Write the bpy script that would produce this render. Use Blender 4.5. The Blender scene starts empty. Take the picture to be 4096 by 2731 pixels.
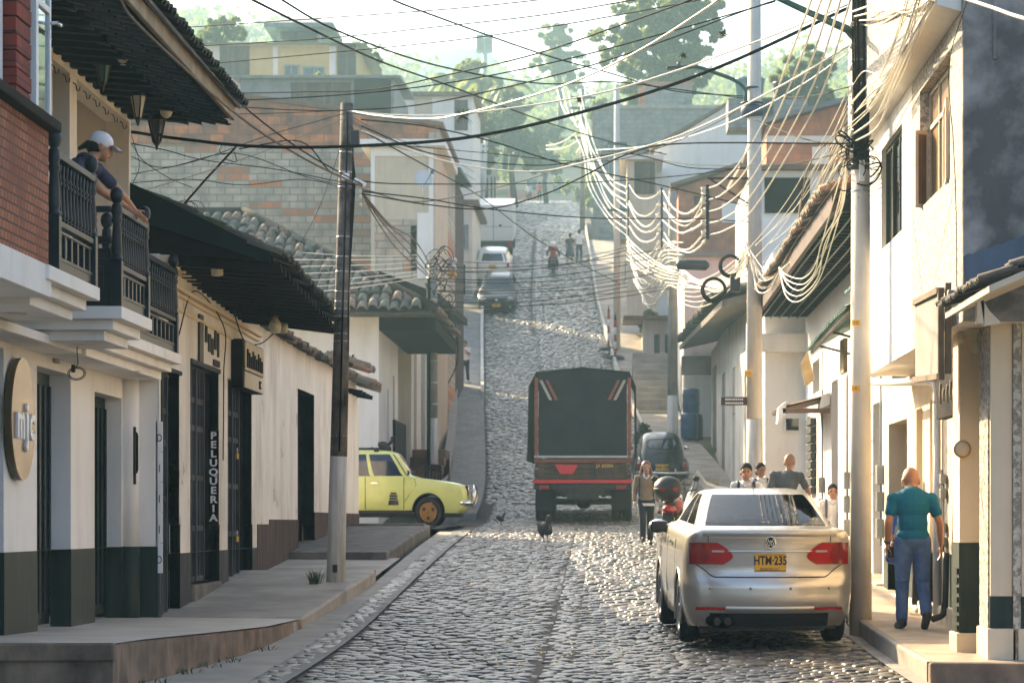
SUN_E, SKY_E, EXPO, HAZE = 5.0, 0.12, 2.15, 0.00125
import bpy, bmesh, math, random
import numpy as np
from mathutils import Vector, Matrix
RD = random.Random(11)
NR = np.random.default_rng(5)
SC = bpy.context.scene
COL = SC.collection
F, U0, V0, EYE = 6000.0, 1395.0, 1200.0, 2.0
PI = math.pi
def rad(a): return math.radians(a)
def X(u, Y): return (u - U0) * Y / F
def Z(v, Y): return EYE + (V0 - v) * Y / F
def P(u, v, Y): return Vector((X(u, Y), Y, Z(v, Y)))
def YX(u, x): return x * F / (u - U0)
# ---- lie of the land: height of the street along its length, and the line of its middle
_gy = np.array([-20, 0, 15, 20, 25.1, 29, 36, 45, 54, 59, 71, 85, 101, 120, 134, 158, 200, 250, 275, 320, 430, 560, 900.])
_gz = np.array([-2.0, -1.6, -1.43, -1.36, -1.285, -1.17, -.81, -.40, -.06, .02, .83, 2.6, 5.4, 9.9, 13.0, 17.6, 24.2, 30.8, 33.0, 40, 66, 70, 70.])
_ty = np.arange(-20, 900, .5)
_tz = np.interp(_ty, _gy, _gz)
_k = np.ones(9) / 9
_tz2 = np.convolve(np.pad(_tz, 4, mode='edge'), _k, mode='valid')
def G(Y): return float(np.interp(Y, _ty, _tz2)) + EYE
def Gn(Y): return np.interp(Y, _ty, _tz2) + EYE
_cy = np.array([-20, 60, 75, 101, 120, 150, 200, 250, 400.])
_cx = np.array([-.42, -.42, -.95, -2.27, -3.2, -3.9, -4.77, -6.0, -10.])
_tc = np.convolve(np.pad(np.interp(_ty, _cy, _cx), 12, mode='edge'), np.ones(25) / 25, mode='valid')
def C(Y): return float(np.interp(Y, _ty, _tc))
def Cn(Y): return np.interp(Y, _ty, _tc)

# ---------------------------------------------------------------- objects
WL = {}
def props(o, label=None, cat=None, group=None, kind=None):
    if label: o['label'] = label
    if cat: o['category'] = cat
    if group: o['group'] = group
    if kind: o['kind'] = kind
    return o
def thing(name, label, cat, loc=(0, 0, 0), group=None):
    o = bpy.data.objects.new(name, None); COL.objects.link(o)
    o.empty_display_size = .2
    o.location = loc; WL[o.name] = Vector(loc)
    return props(o, label, cat, group)
def link_mesh(name, me, mats, parent=None, loc=None):
    for m in (mats if isinstance(mats, (list, tuple)) else [mats]):
        me.materials.append(M[m] if isinstance(m, str) else m)
    o = bpy.data.objects.new(name, me); COL.objects.link(o)
    if parent is not None:
        o.parent = parent; WL[o.name] = WL[parent.name]
    else:
        o.location = loc if loc is not None else (0, 0, 0); WL[o.name] = Vector(o.location)
    return o
class MB:
    def __init__(s): s.v, s.f, s.m, s.s = [], [], [], []
    def add(s, vs, fs, m=0, smooth=False):
        o = len(s.v)
        s.v.extend([(p[0], p[1], p[2]) for p in vs])
        for f in fs:
            s.f.append(tuple(i + o for i in f)); s.m.append(m); s.s.append(smooth)
        return s
    def box(s, x0, x1, y0, y1, z0, z1, m=0):
        if x0 > x1: x0, x1 = x1, x0
        if y0 > y1: y0, y1 = y1, y0
        if z0 > z1: z0, z1 = z1, z0
        return s.hexa([(x0, y0, z0), (x1, y0, z0), (x1, y1, z0), (x0, y1, z0), (x0, y0, z1), (x1, y0, z1), (x1, y1, z1), (x0, y1, z1)], m)
    def hexa(s, p, m=0):
        return s.add(p, [(3, 2, 1, 0), (4, 5, 6, 7), (0, 1, 5, 4), (1, 2, 6, 5), (2, 3, 7, 6), (3, 0, 4, 7)], m)
    def bar(s, a, b, w, h, m=0, up=(0, 0, 1)):
        a, b = Vector(a), Vector(b); d = (b - a).normalized(); up = Vector(up)
        if abs(d.dot(up)) > .98: up = Vector((0, 1, 0))
        r = d.cross(up).normalized() * w / 2; t = r.cross(d).normalized() * h / 2
        return s.hexa([a - r - t, a + r - t, b + r - t, b - r - t, a - r + t, a + r + t, b + r + t, b - r + t], m)
    def quad(s, a, b, c, d, m=0): return s.add([a, b, c, d], [(0, 1, 2, 3)], m)
    def prism(s, pts, vec, m=0):
        n = len(pts); vec = Vector(vec); q = [Vector(p) for p in pts]; q2 = [p + vec for p in q]
        fs = [tuple(range(n))[::-1], tuple(range(n, 2 * n))] + [(i, (i + 1) % n, n + (i + 1) % n, n + i) for i in range(n)]
        return s.add(q + q2, fs, m)
    def tube(s, pts, r, n=6, m=0, cap=True):
        pts = [Vector(p) for p in pts]; k = len(pts)
        rs = r if isinstance(r, (list, tuple)) else [r] * k
        prev = None; vs = []
        for i, p in enumerate(pts):
            d = (pts[min(i + 1, k - 1)] - pts[max(i - 1, 0)])
            d = d.normalized() if d.length > 1e-9 else Vector((0, 0, 1))
            if prev is None:
                a = d.cross(Vector((0, 0, 1)))
                if a.length < 1e-3: a = d.cross(Vector((1, 0, 0)))
            else:
                a = prev - d * prev.dot(d)
                if a.length < 1e-4: a = d.cross(Vector((.3, .5, 1)))
            a.normalize(); prev = a; b = d.cross(a)
            for j in range(n):
                t = 2 * PI * j / n
                vs.append(p + (a * math.cos(t) + b * math.sin(t)) * rs[i])
        fs = []
        for i in range(k - 1):
            for j in range(n):
                fs.append((i * n + j, i * n + (j + 1) % n, (i + 1) * n + (j + 1) % n, (i + 1) * n + j))
        if cap: fs += [tuple(range(n))[::-1], tuple(range((k - 1) * n, k * n))]
        return s.add(vs, fs, m, True)
    def cyl(s, a, b, r0, r1=None, n=14, m=0): return s.tube([a, b], [r0, r0 if r1 is None else r1], n, m)
    def ball(s, c, r, nu=12, nv=8, m=0, rot=None):
        if not isinstance(r, (list, tuple)): r = (r, r, r)
        c = Vector(c); vs = []; fs = []
        def pt(a, b):
            p = Vector((r[0] * math.sin(b) * math.cos(a), r[1] * math.sin(b) * math.sin(a), r[2] * math.cos(b)))
            return c + (rot @ p if rot is not None else p)
        vs.append(pt(0, 0))
        for i in range(1, nv):
            for j in range(nu): vs.append(pt(2 * PI * j / nu, PI * i / nv))
        vs.append(pt(0, PI))
        for j in range(nu): fs.append((0, 1 + j, 1 + (j + 1) % nu))
        for i in range(nv - 2):
            for j in range(nu):
                a = 1 + i * nu; fs.append((a + j, a + nu + j, a + nu + (j + 1) % nu, a + (j + 1) % nu))
        l = len(vs) - 1; a = 1 + (nv - 2) * nu
        for j in range(nu): fs.append((l, a + (j + 1) % nu, a + j))
        return s.add(vs, fs, m, True)
    def lathe(s, c, prof, n=12, m=0, axis='z', smooth=True, cap=True):
        c = Vector(c); vs = []
        for (r, h) in prof:
            for j in range(n):
                t = 2 * PI * j / n; a, b = r * math.cos(t), r * math.sin(t)
                p = (a, b, h) if axis == 'z' else ((h, a, b) if axis == 'x' else (b, h, a))
                vs.append(c + Vector(p))
        k = len(prof)
        fs = [(i * n + j, i * n + (j + 1) % n, (i + 1) * n + (j + 1) % n, (i + 1) * n + j) for i in range(k - 1) for j in range(n)]
        if cap: fs += [tuple(range(n))[::-1], tuple(range((k - 1) * n, k * n))]
        return s.add(vs, fs, m, smooth)
    def grid(s, rows, m=0, smooth=True, closed=False):
        n = len(rows[0]); vs = [p for r in rows for p in r]; fs = []
        for i in range(len(rows) - 1):
            for j in range(n if closed else n - 1):
                fs.append((i * n + j, i * n + (j + 1) % n, (i + 1) * n + (j + 1) % n, (i + 1) * n + j))
        return s.add(vs, fs, m, smooth)
    def text(s, txt, M4, size=1.0, ext=.01, m=0, align='CENTER', bold=0.0, xs=1.0):
        cu = bpy.data.curves.new('lettering', 'FONT'); cu.body = txt; cu.size = size; cu.extrude = ext
        cu.align_x = align; cu.align_y = 'CENTER'; cu.resolution_u = 3; cu.offset = bold
        ob = bpy.data.objects.new('lettering', cu); COL.objects.link(ob)
        dg = bpy.context.evaluated_depsgraph_get()
        me = bpy.data.meshes.new_from_object(ob.evaluated_get(dg))
        vs = [M4 @ Vector((v.co.x * xs, v.co.y, v.co.z)) for v in me.vertices]
        s.add(vs, [tuple(p.vertices) for p in me.polygons], m)
        bpy.data.objects.remove(ob); bpy.data.curves.remove(cu); bpy.data.meshes.remove(me)
        return s
    def xf(s, M4):
        s.v = [tuple(M4 @ Vector(p)) for p in s.v]; return s
    def mesh(s, name, off=Vector((0, 0, 0))):
        me = bpy.data.meshes.new(name)
        me.from_pydata([(p[0] - off[0], p[1] - off[1], p[2] - off[2]) for p in s.v], [], s.f)
        me.polygons.foreach_set('material_index', s.m); me.polygons.foreach_set('use_smooth', s.s)
        me.update(); return me
    def build(s, name, mats, parent=None, bevel=0, sub=0, loc=None, seg=2):
        if parent is not None: off = WL[parent.name]
        elif loc is not None: off = Vector(loc)
        else:
            a = np.array(s.v); off = Vector((float((a[:, 0].min() + a[:, 0].max()) / 2), float((a[:, 1].min() + a[:, 1].max()) / 2), float(a[:, 2].min())))
        o = link_mesh(name, s.mesh(name, off), mats, parent, off)
        if bevel:
            b = o.modifiers.new('bevel', 'BEVEL'); b.width = bevel; b.segments = seg; b.limit_method = 'ANGLE'; b.angle_limit = rad(40)
        if sub:
            b = o.modifiers.new('sub', 'SUBSURF'); b.levels = sub; b.render_levels = sub
        return o
def single(mb, name, mats, label, cat, group=None, bevel=0, loc=None):
    return props(mb.build(name, mats, None, bevel, 0, loc), label, cat, group)
def face_cam(x, y, z): return Matrix(((1, 0, 0, x), (0, 0, -1, y), (0, 1, 0, z), (0, 0, 0, 1)))    # flat thing that looks towards -Y
def face_px(x, y, z): return Matrix(((0, 0, 1, x), (1, 0, 0, y), (0, 1, 0, z), (0, 0, 0, 1)))       # looks towards +X
def face_mx(x, y, z): return Matrix(((0, 0, -1, x), (-1, 0, 0, y), (0, 1, 0, z), (0, 0, 0, 1)))     # looks towards -X
def np_mesh(name, V, Q, smooth=False, col=None):
    me = bpy.data.meshes.new(name)
    V = np.asarray(V, np.float32); Q = np.asarray(Q, np.int32); k = Q.shape[1]
    me.vertices.add(len(V)); me.vertices.foreach_set('co', V.ravel())
    me.loops.add(Q.size); me.loops.foreach_set('vertex_index', Q.ravel())
    me.polygons.add(len(Q)); me.polygons.foreach_set('loop_start', np.arange(0, Q.size, k, dtype=np.int32))
    me.polygons.foreach_set('use_smooth', np.full(len(Q), smooth))
    if col is not None:
        ca = me.color_attributes.new('tone', 'FLOAT_COLOR', 'POINT')
        c4 = np.ones((len(V), 4), np.float32); c4[:, :3] = col; ca.data.foreach_set('color', c4.ravel())
    me.update(calc_edges=True); return me
def remesh(mb, voxel, it=3):
    me = mb.mesh('tmp'); o = bpy.data.objects.new('tmp', me); COL.objects.link(o)
    r = o.modifiers.new('r', 'REMESH'); r.mode = 'VOXEL'; r.voxel_size = voxel; r.use_smooth_shade = True
    if it:
        q = o.modifiers.new('s', 'SMOOTH'); q.factor = .5; q.iterations = it
    dg = bpy.context.evaluated_depsgraph_get(); out = bpy.data.meshes.new_from_object(o.evaluated_get(dg))
    bpy.data.objects.remove(o); bpy.data.meshes.remove(me)
    out.polygons.foreach_set('use_smooth', [True] * len(out.polygons)); return out
def crom(pts, n=6):
    pts = [Vector(p) for p in pts]
    if len(pts) < 3: 
        return [pts[0].lerp(pts[-1], i / n) for i in range(n + 1)]
    q = [pts[0] * 2 - pts[1]] + pts + [pts[-1] * 2 - pts[-2]]; out = []
    for i in range(1, len(q) - 2):
        a, b, c, d = q[i - 1], q[i], q[i + 1], q[i + 2]
        for k in range(n):
            t = k / n
            out.append(.5 * ((2 * b) + (c - a) * t + (2 * a - 5 * b + 4 * c - d) * t * t + (3 * b - a - 3 * c + d) * t ** 3))
    return out + [pts[-1]]

# ---------------------------------------------------------------- materials
M = {}
def nodes(name):
    m = bpy.data.materials.new(name); m.use_nodes = True; M[name] = m
    nt = m.node_tree; b = nt.nodes['Principled BSDF']; return m, nt, nt.nodes, nt.links, b
def noise(nt, vec, scale, detail=4, rough=.55):
    n = nt.nodes.new('ShaderNodeTexNoise'); n.inputs['Scale'].default_value = scale; n.inputs['Detail'].default_value = detail
    n.inputs['Roughness'].default_value = rough; nt.links.new(vec, n.inputs['Vector']); return n.outputs['Fac']
def ramp(nt, fac, a, b):
    r = nt.nodes.new('ShaderNodeMapRange'); r.inputs['From Min'].default_value = a; r.inputs['From Max'].default_value = b; r.clamp = True
    nt.links.new(fac, r.inputs['Value']); return r.outputs['Result']
def mixc(nt, fac, a, b):
    x = nt.nodes.new('ShaderNodeMix'); x.data_type = 'RGBA'
    for k, s in ((0, fac), (6, a), (7, b)):
        if isinstance(s, (int, float)): x.inputs[k].default_value = s
        elif isinstance(s, (tuple, list)): x.inputs[k].default_value = (*s[:3], 1)
        else: nt.links.new(s, x.inputs[k])
    return x.outputs[2]
def bump(nt, b, h, strength, dist=.01):
    n = nt.nodes.new('ShaderNodeBump'); n.inputs['Strength'].default_value = strength; n.inputs['Distance'].default_value = dist
    nt.links.new(h, n.inputs['Height']); nt.links.new(n.outputs[0], b.inputs['Normal'])
def mk(name, col, rough=.7, metal=0, spec=.5, var=.25, scale=2.5, col2=None, bmp=0, bs=60, bd=.01, dirt=None, dirt_amt=.5, streak=(5, 5, .35), coat=0, lo=.35, hi=.65, peel=None, peel_at=.64):
    m, nt, N, L, b = nodes(name)
    tc = N.new('ShaderNodeTexCoord').outputs['Object']
    c2 = col2 or tuple(c * (1 - var) for c in col)
    c = mixc(nt, ramp(nt, noise(nt, tc, scale, 6), lo, hi), col, c2)
    if dirt:
        mp = N.new('ShaderNodeMapping'); mp.inputs['Scale'].default_value = streak; L.new(tc, mp.inputs['Vector'])
        f = ramp(nt, noise(nt, mp.outputs[0], 1.0, 6, .65), .48, .78)
        mu = N.new('ShaderNodeMath'); mu.operation = 'MULTIPLY'; L.new(f, mu.inputs[0]); mu.inputs[1].default_value = dirt_amt
        c = mixc(nt, mu.outputs[0], c, dirt)
    if peel: c = mixc(nt, ramp(nt, noise(nt, tc, 1.15, 9, .62), peel_at, peel_at + .015), c, peel)
    L.new(c, b.inputs['Base Color'])
    b.inputs['Roughness'].default_value = rough; b.inputs['Metallic'].default_value = metal; b.inputs['Specular IOR Level'].default_value = spec
    b.inputs['Coat Weight'].default_value = coat; b.inputs['Coat Roughness'].default_value = .06
    if bmp: bump(nt, b, noise(nt, tc, bs, 5), bmp, bd)
    return m
def mk_brick(name, axis, c1, c2, mortar, w, h, ms=.012, rough=.85, off=.5, b3=None, patch=None):
    m, nt, N, L, b = nodes(name)
    tc = N.new('ShaderNodeTexCoord').outputs['Object']
    sp = N.new('ShaderNodeSeparateXYZ'); L.new(tc, sp.inputs[0]); cb = N.new('ShaderNodeCombineXYZ')
    L.new(sp.outputs['Y' if axis == 'x' else 'X'], cb.inputs[0]); L.new(sp.outputs['Z'], cb.inputs[1])
    br = N.new('ShaderNodeTexBrick'); L.new(cb.outputs[0], br.inputs['Vector']); br.offset = off
    br.inputs['Scale'].default_value = 1; br.inputs['Brick Width'].default_value = w; br.inputs['Row Height'].default_value = h
    br.inputs['Mortar Size'].default_value = ms; br.inputs['Color1'].default_value = (*c1, 1); br.inputs['Color2'].default_value = (*c2, 1); br.inputs['Mortar'].default_value = (*mortar, 1)
    c = br.outputs['Color']
    if b3:                                                     # bricks of another kind laid in patches of whole courses
        b2 = N.new('ShaderNodeTexBrick'); L.new(cb.outputs[0], b2.inputs['Vector']); b2.offset = off
        for k in ('Scale', 'Brick Width', 'Row Height', 'Mortar Size'): b2.inputs[k].default_value = br.inputs[k].default_value
        b2.inputs['Color1'].default_value = (*b3[0], 1); b2.inputs['Color2'].default_value = (*b3[1], 1); b2.inputs['Mortar'].default_value = (*mortar, 1)
        sn = N.new('ShaderNodeVectorMath'); sn.operation = 'SNAP'; L.new(cb.outputs[0], sn.inputs[0]); sn.inputs[1].default_value = (w * 2, h, 1)
        L.new(sn.outputs[0], sn.inputs[0]) if False else None
        mp = N.new('ShaderNodeMapping'); mp.inputs['Scale'].default_value = (.25, .8, 1); L.new(sn.outputs[0], mp.inputs['Vector'])
        c = mixc(nt, ramp(nt, noise(nt, mp.outputs[0], 1.3, 2), patch, patch + .02), b2.outputs['Color'], c)
    c = mixc(nt, ramp(nt, noise(nt, tc, 1.7, 6), .4, .75), c, tuple(x * .55 for x in c2))
    L.new(c, b.inputs['Base Color']); b.inputs['Roughness'].default_value = rough
    iv = N.new('ShaderNodeMath'); iv.operation = 'SUBTRACT'; iv.inputs[0].default_value = 1; L.new(br.outputs['Fac'], iv.inputs[1])
    bump(nt, b, iv.outputs[0], .8, .012)
    return m
def mk_attr(name, rough=.5, var=.3, scale=25, bmp=.3, trans=0, spec=.5):
    m, nt, N, L, b = nodes(name)
    a = N.new('ShaderNodeVertexColor'); a.layer_name = 'tone'
    tc = N.new('ShaderNodeTexCoord').outputs['Object']
    hs = N.new('ShaderNodeMix'); hs.data_type = 'RGBA'; hs.blend_type = 'MULTIPLY'; L.new(a.outputs[0], hs.inputs[6]); hs.inputs[7].default_value = (1 - var,) * 3 + (1,)
    L.new(ramp(nt, noise(nt, tc, scale, 5), .35, .65), hs.inputs[0])
    L.new(hs.outputs[2], b.inputs['Base Color']); b.inputs['Roughness'].default_value = rough; b.inputs['Specular IOR Level'].default_value = spec
    if bmp: bump(nt, b, noise(nt, tc, scale * 3, 5), bmp, .006)
    if trans:
        t = N.new('ShaderNodeBsdfTranslucent'); L.new(hs.outputs[2], t.inputs[0]); ms = N.new('ShaderNodeMixShader'); ms.inputs[0].default_value = trans
        L.new(b.outputs[0], ms.inputs[1]); L.new(t.outputs[0], ms.inputs[2]); L.new(ms.outputs[0], N['Material Output'].inputs[0])
    return m
def mk_glass(name, tint, refl=1.45, rough=.03, alpha=.75):
    m, nt, N, L, b = nodes(name)
    t = N.new('ShaderNodeBsdfTransparent'); t.inputs[0].default_value = (*tint, 1)
    g = N.new('ShaderNodeBsdfGlossy'); g.inputs['Roughness'].default_value = rough
    f = N.new('ShaderNodeFresnel'); f.inputs[0].default_value = refl
    ms = N.new('ShaderNodeMixShader'); L.new(f.outputs[0], ms.inputs[0]); L.new(t.outputs[0], ms.inputs[1]); L.new(g.outputs[0], ms.inputs[2])
    L.new(ms.outputs[0], N['Material Output'].inputs[0]); return m
def leaf_mat(name, a, b_, tr=.5):
    m, nt, N, L, b = nodes(name)
    oi = N.new('ShaderNodeNewGeometry'); 
    c = mixc(nt, oi.outputs['Random Per Island'], a, b_)
    L.new(c, b.inputs['Base Color']); b.inputs['Roughness'].default_value = .55
    t = N.new('ShaderNodeBsdfTranslucent'); cc = mixc(nt, .35, c, (.5, .55, .08)); L.new(cc, t.inputs[0])
    ms = N.new('ShaderNodeMixShader'); ms.inputs[0].default_value = tr
    L.new(b.outputs[0], ms.inputs[1]); L.new(t.outputs[0], ms.inputs[2]); L.new(ms.outputs[0], N['Material Output'].inputs[0]); return m

WHITE = (.76, .70, .61)
mk('plaster_white', WHITE, .85, var=.08, scale=1.2, dirt=(.42, .37, .3), dirt_amt=.5, bmp=.12, bs=45, peel=(.48, .42, .34), peel_at=.64)
mk('plaster_clean', (.84, .80, .735), .85, var=.05, scale=1.2, dirt=(.46, .40, .32), dirt_amt=.38, streak=(2.2, 2.2, .5), bmp=.12, bs=35)
mk('plaster_cream', (.74, .61, .43), .85, var=.08, dirt=(.45, .34, .2), dirt_amt=.35, bmp=.1)
mk('plaster_old', (.82, .77, .69), .9, var=.14, scale=1.1, dirt=(.28, .23, .17), dirt_amt=.6, bmp=.3, bs=14, bd=.02, streak=(1.3, 1.3, .45), peel=(.50, .43, .34), peel_at=.63)
mk('plaster_beige', (.62, .52, .38), .85, var=.1, dirt=(.4, .33, .24))
mk('plaster_yellow', (.66, .50, .20), .85, var=.12)
mk('plaster_pink', (.66, .36, .25), .85, var=.15)
mk('stucco_spray', (.62, .57, .48), .9, col2=(.30, .26, .21), scale=20, bmp=1.0, bs=30, bd=.03, lo=.45, hi=.55)
mk('stained_wall', (.12, .112, .108), .95, spec=.1, col2=(.36, .335, .315), scale=2.2, dirt=(.05, .047, .05), dirt_amt=.55, lo=.40, hi=.62, streak=(1.6, 1.6, .8), bmp=.3, bs=12)
mk('green_base', (.012, .026, .020), .6, spec=.25, var=.3, dirt=(.04, .055, .035), dirt_amt=.7, streak=(7, 7, .6))
mk('green_dark', (.004, .014, .011), .6, spec=.2, var=.3)
mk('grey_base', (.055, .058, .065), .85, spec=.2, var=.3, dirt=(.2, .19, .17), dirt_amt=.5)
mk('brown_base', (.075, .048, .042), .85, spec=.2, var=.3, dirt=(.22, .17, .14), dirt_amt=.55)
mk('door_green', (.004, .011, .009), .5, spec=.25, var=.3)
mk('teal_paint', (.003, .011, .017), .38, spec=.35, var=.25, scale=14)
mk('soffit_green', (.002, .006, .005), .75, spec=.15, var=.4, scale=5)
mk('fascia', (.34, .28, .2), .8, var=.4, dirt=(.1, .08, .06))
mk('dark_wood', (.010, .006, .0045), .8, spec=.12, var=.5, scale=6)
mk('plank', (.16, .105, .06), .75, var=.4, scale=8, bmp=.2)
mk('sign_wood', (.30, .16, .06), .35, col2=(.13, .06, .024), scale=1.5, dirt=(.12, .055, .02), dirt_amt=.7, streak=(1, 2, 14), coat=.3)
mk('sign_wood_edge', (.10, .065, .025), .5, var=.3)
mk('brass_wood', (.42, .29, .12), .5, var=.4, scale=6)
mk('white_paint', (.82, .82, .80), .45, var=.04)
mk('letter_white', (.85, .85, .83), .4, var=.03)
mk('plaster_loggia', (.80, .72, .60), .85, var=.06, dirt=(.5, .42, .3), dirt_amt=.3, bmp=.1)
mk('concrete', (.42, .375, .32), .85, var=.3, scale=1.2, dirt=(.14, .13, .12), dirt_amt=.6, streak=(1.5, 1.5, 1.5), bmp=.35, bs=40)
mk('concrete_pale', (.33, .30, .26), .8, var=.2, scale=2, dirt=(.22, .2, .18), dirt_amt=.5, streak=(2, 2, 2), bmp=.25, bs=50)
mk('tile_floor', (.60, .54, .46), .5, var=.2, scale=1.3, dirt=(.22, .2, .17), dirt_amt=.5, streak=(1.5, 1.5, 1.5), bmp=.15)
mk('kerb_stain', (.30, .21, .145), .9, col2=(.12, .085, .06), scale=2.2, dirt=(.035, .032, .028), dirt_amt=.8, streak=(3, 3, .8), bmp=.4, bs=30)
mk('kerb_dark', (.17, .155, .135), .9, var=.5, scale=3, bmp=.4, bs=30)
mk('tiles_pavement', (.50, .42, .31), .55, col2=(.36, .27, .2), scale=2.5, dirt=(.24, .2, .16), dirt_amt=.5, streak=(2, 2, 2), bmp=.2)
mk('mortar', (.085, .078, .068), .95, var=.4, scale=9, bmp=.5, bs=60)
mk('gutter_band', (.24, .225, .205), .75, var=.35, scale=2, dirt=(.09, .09, .09), streak=(14, 1.2, 1), dirt_amt=.8, bmp=.5, bs=25)
mk('soil', (.13, .11, .07), .95, col2=(.07, .09, .03), scale=.4, bmp=.5, bs=5)
mk('pole_concrete', (.30, .28, .25), .85, var=.25, scale=3, dirt=(.12, .11, .1), dirt_amt=.6, streak=(9, 9, .5), bmp=.3, bs=50)
mk('pole_pale', (.68, .62, .52), .8, var=.12, scale=4, dirt=(.36, .26, .17), dirt_amt=.5, streak=(7, 7, .6), bmp=.2, bs=60)
mk('pole_white', (.64, .61, .55), .85, var=.15, dirt=(.12, .11, .095), dirt_amt=.9, streak=(7, 7, .5), bmp=.3, bs=30)
mk('pole_tar', (.045, .042, .04), .9, spec=.1, col2=(.16, .14, .115), scale=4, bmp=.4, bs=40)
mk('pole_wood', (.20, .175, .15), .9, spec=.2, col2=(.03, .028, .026), scale=3.5, dirt=(.24, .2, .16), streak=(16, 16, .4), bmp=.6, bs=30)
mk('black', (.008, .008, .009), .5, var=.2)
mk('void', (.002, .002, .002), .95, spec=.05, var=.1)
mk('rubber', (.014, .014, .015), .75, var=.3, scale=20, bmp=.2)
mk('steel', (.45, .45, .44), .35, metal=.9, var=.2)
mk('chrome', (.75, .75, .75), .12, metal=1, var=.05)
mk('iron', (.05, .045, .042), .55, metal=.5, var=.4, scale=12)
mk('lamp_green', (.015, .075, .06), .4, var=.2)
mk('cable_black', (.008, .009, .010), .8, spec=.08, var=.2)
mk('cable_pale', (.72, .66, .52), .38, var=.12, scale=10, spec=.6)
mk('cable_white', (.74, .69, .55), .28, var=.06, scale=10, spec=1)
mk('cable_brown', (.16, .125, .09), .7, spec=.2, var=.2)
mk('lamp_glass', (.62, .57, .42), .3, var=.08)
mk('lantern_glass', (.10, .22, .17), .15, var=.2, coat=.5)
mk('red_sign', (.55, .02, .02), .4, var=.1)
mk('red_paint', (.45, .03, .02), .35, var=.15)
mk('orange_paint', (.20, .05, .02), .6, var=.35, scale=8)
mk('yellow_plate', (.72, .40, .025), .4, var=.05)
mk('yellow_tag', (.70, .38, .02), .5, var=.15)
mk('tarp_dark', (.018, .024, .026), .85, spec=.15, col2=(.010, .017, .02), scale=1.6, bmp=.5, bs=6, bd=.04)
mk('tarp_grey', (.30, .30, .29), .45, var=.3, scale=3, bmp=.5, bs=7, bd=.04)
mk('truck_wood', (.085, .055, .035), .8, var=.5, scale=5, dirt=(.025, .02, .02), dirt_amt=.7)
mk('car_silver', (.58, .55, .49), .3, metal=.7, var=.04, coat=.7, dirt=(.42, .39, .34), dirt_amt=.35, streak=(2, 2, 3))
mk('car_black', (.006, .010, .011), .3, metal=0, var=.2, coat=.35)
mk('car_lime', (.62, .65, .20), .28, var=.06, coat=.5, dirt=(.34, .34, .07), dirt_amt=.4, streak=(2, 2, 2))
mk('car_dark', (.008, .016, .02), .35, var=.15, coat=.25)
mk('car_white', (.72, .74, .74), .3, var=.06, coat=.5)
mk('plastic_black', (.018, .018, .02), .45, var=.2)
mk('tail_red', (.50, .006, .008), .16, var=.25, scale=5, coat=.9)
mk('tail_dark', (.26, .004, .006), .16, var=.2, coat=.9)
mk('lamp_clear', (.7, .7, .7), .12, metal=.4, var=.15, coat=.8)
mk('wheel_gold', (.30, .15, .035), .4, metal=.35, var=.15)
mk('glass_dark', (.012, .018, .022), .05, var=.2, spec=.8)
mk('glass_blue', (.02, .035, .075), .06, var=.3, spec=.8)
mk('mirror', (.55, .6, .62), .04, metal=1, var=.05)
mk('skin', (.36, .175, .10), .5, var=.12, scale=9)
mk('skin_tan', (.42, .19, .095), .5, var=.12, scale=9)
mk('skin_pale', (.48, .27, .18), .5, var=.12, scale=9)
mk('hair_black', (.010, .008, .007), .75, spec=.15, var=.3, scale=30)
mk('hair_auburn', (.16, .05, .02), .45, var=.4, scale=30)
mk('cloth_navy', (.018, .022, .07), .8, var=.2, scale=7, bmp=.25, bs=14, bd=.02)
mk('cloth_teal', (.0, .115, .205), .8, spec=.2, var=.12, scale=4, bmp=.35, bs=9, bd=.03)
mk('denim', (.055, .10, .24), .85, spec=.2, col2=(.13, .20, .36), scale=3.5, bmp=.4, bs=11, bd=.03)
mk('cloth_white', (.78, .76, .74), .8, var=.06, bmp=.3, bs=10, bd=.02)
mk('cloth_tan', (.30, .225, .145), .9, var=.15, scale=8, bmp=.3, bs=60)
mk('cloth_dark', (.022, .026, .034), .85, var=.25, bmp=.3, bs=10, bd=.02)
mk('cloth_slate', (.075, .08, .095), .85, var=.15, bmp=.3, bs=9, bd=.02)
mk('cloth_red', (.55, .03, .06), .7, var=.15)
mk('cloth_rust', (.28, .06, .03), .8, var=.2)
mk('cloth_blue', (.03, .10, .42), .6, var=.2)
mk('cap_white', (.80, .79, .82), .7, var=.05, bmp=.15, bs=20)
mk('shoe_dark', (.02, .02, .02), .5, var=.3)
mk('shoe_white', (.6, .58, .55), .6, var=.15)
mk('feather', (.012, .013, .016), .6, var=.4, scale=25)
mk('pink', (.5, .12, .08), .5)
mk('tin_teal', (.14, .30, .28), .4, metal=.2, var=.2, scale=3)
mk('tin_grey', (.22, .225, .22), .5, metal=.3, var=.35, scale=2)
mk('tin_rust', (.20, .11, .06), .7, var=.4, scale=3)
mk('tin_blue', (.085, .115, .16), .6, metal=.2, var=.3, scale=3)
mk('tin_green', (.03, .12, .09), .5, var=.2)
mk('tank_black', (.02, .025, .025), .4, var=.2)
mk('tank_blue', (.08, .26, .33), .5, var=.15)
mk('curtain', (.66, .66, .72), .9, var=.12, scale=3)
mk('wood_pane', (.28, .15, .045), .35, col2=(.13, .06, .02), scale=2, dirt=(.4, .24, .08), streak=(12, 12, .7), coat=.4)
mk('grass_green', (.06, .10, .025), .8, var=.5, scale=9)
mk('trunk_bark', (.12, .10, .075), .9, var=.4, scale=5, bmp=.5, bs=12)
mk('post_red', (.40, .05, .02), .6, var=.2)
mk('barrel_blue', (.015, .09, .24), .4, var=.2)
mk('dish', (.55, .56, .58), .45, var=.12)
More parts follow.
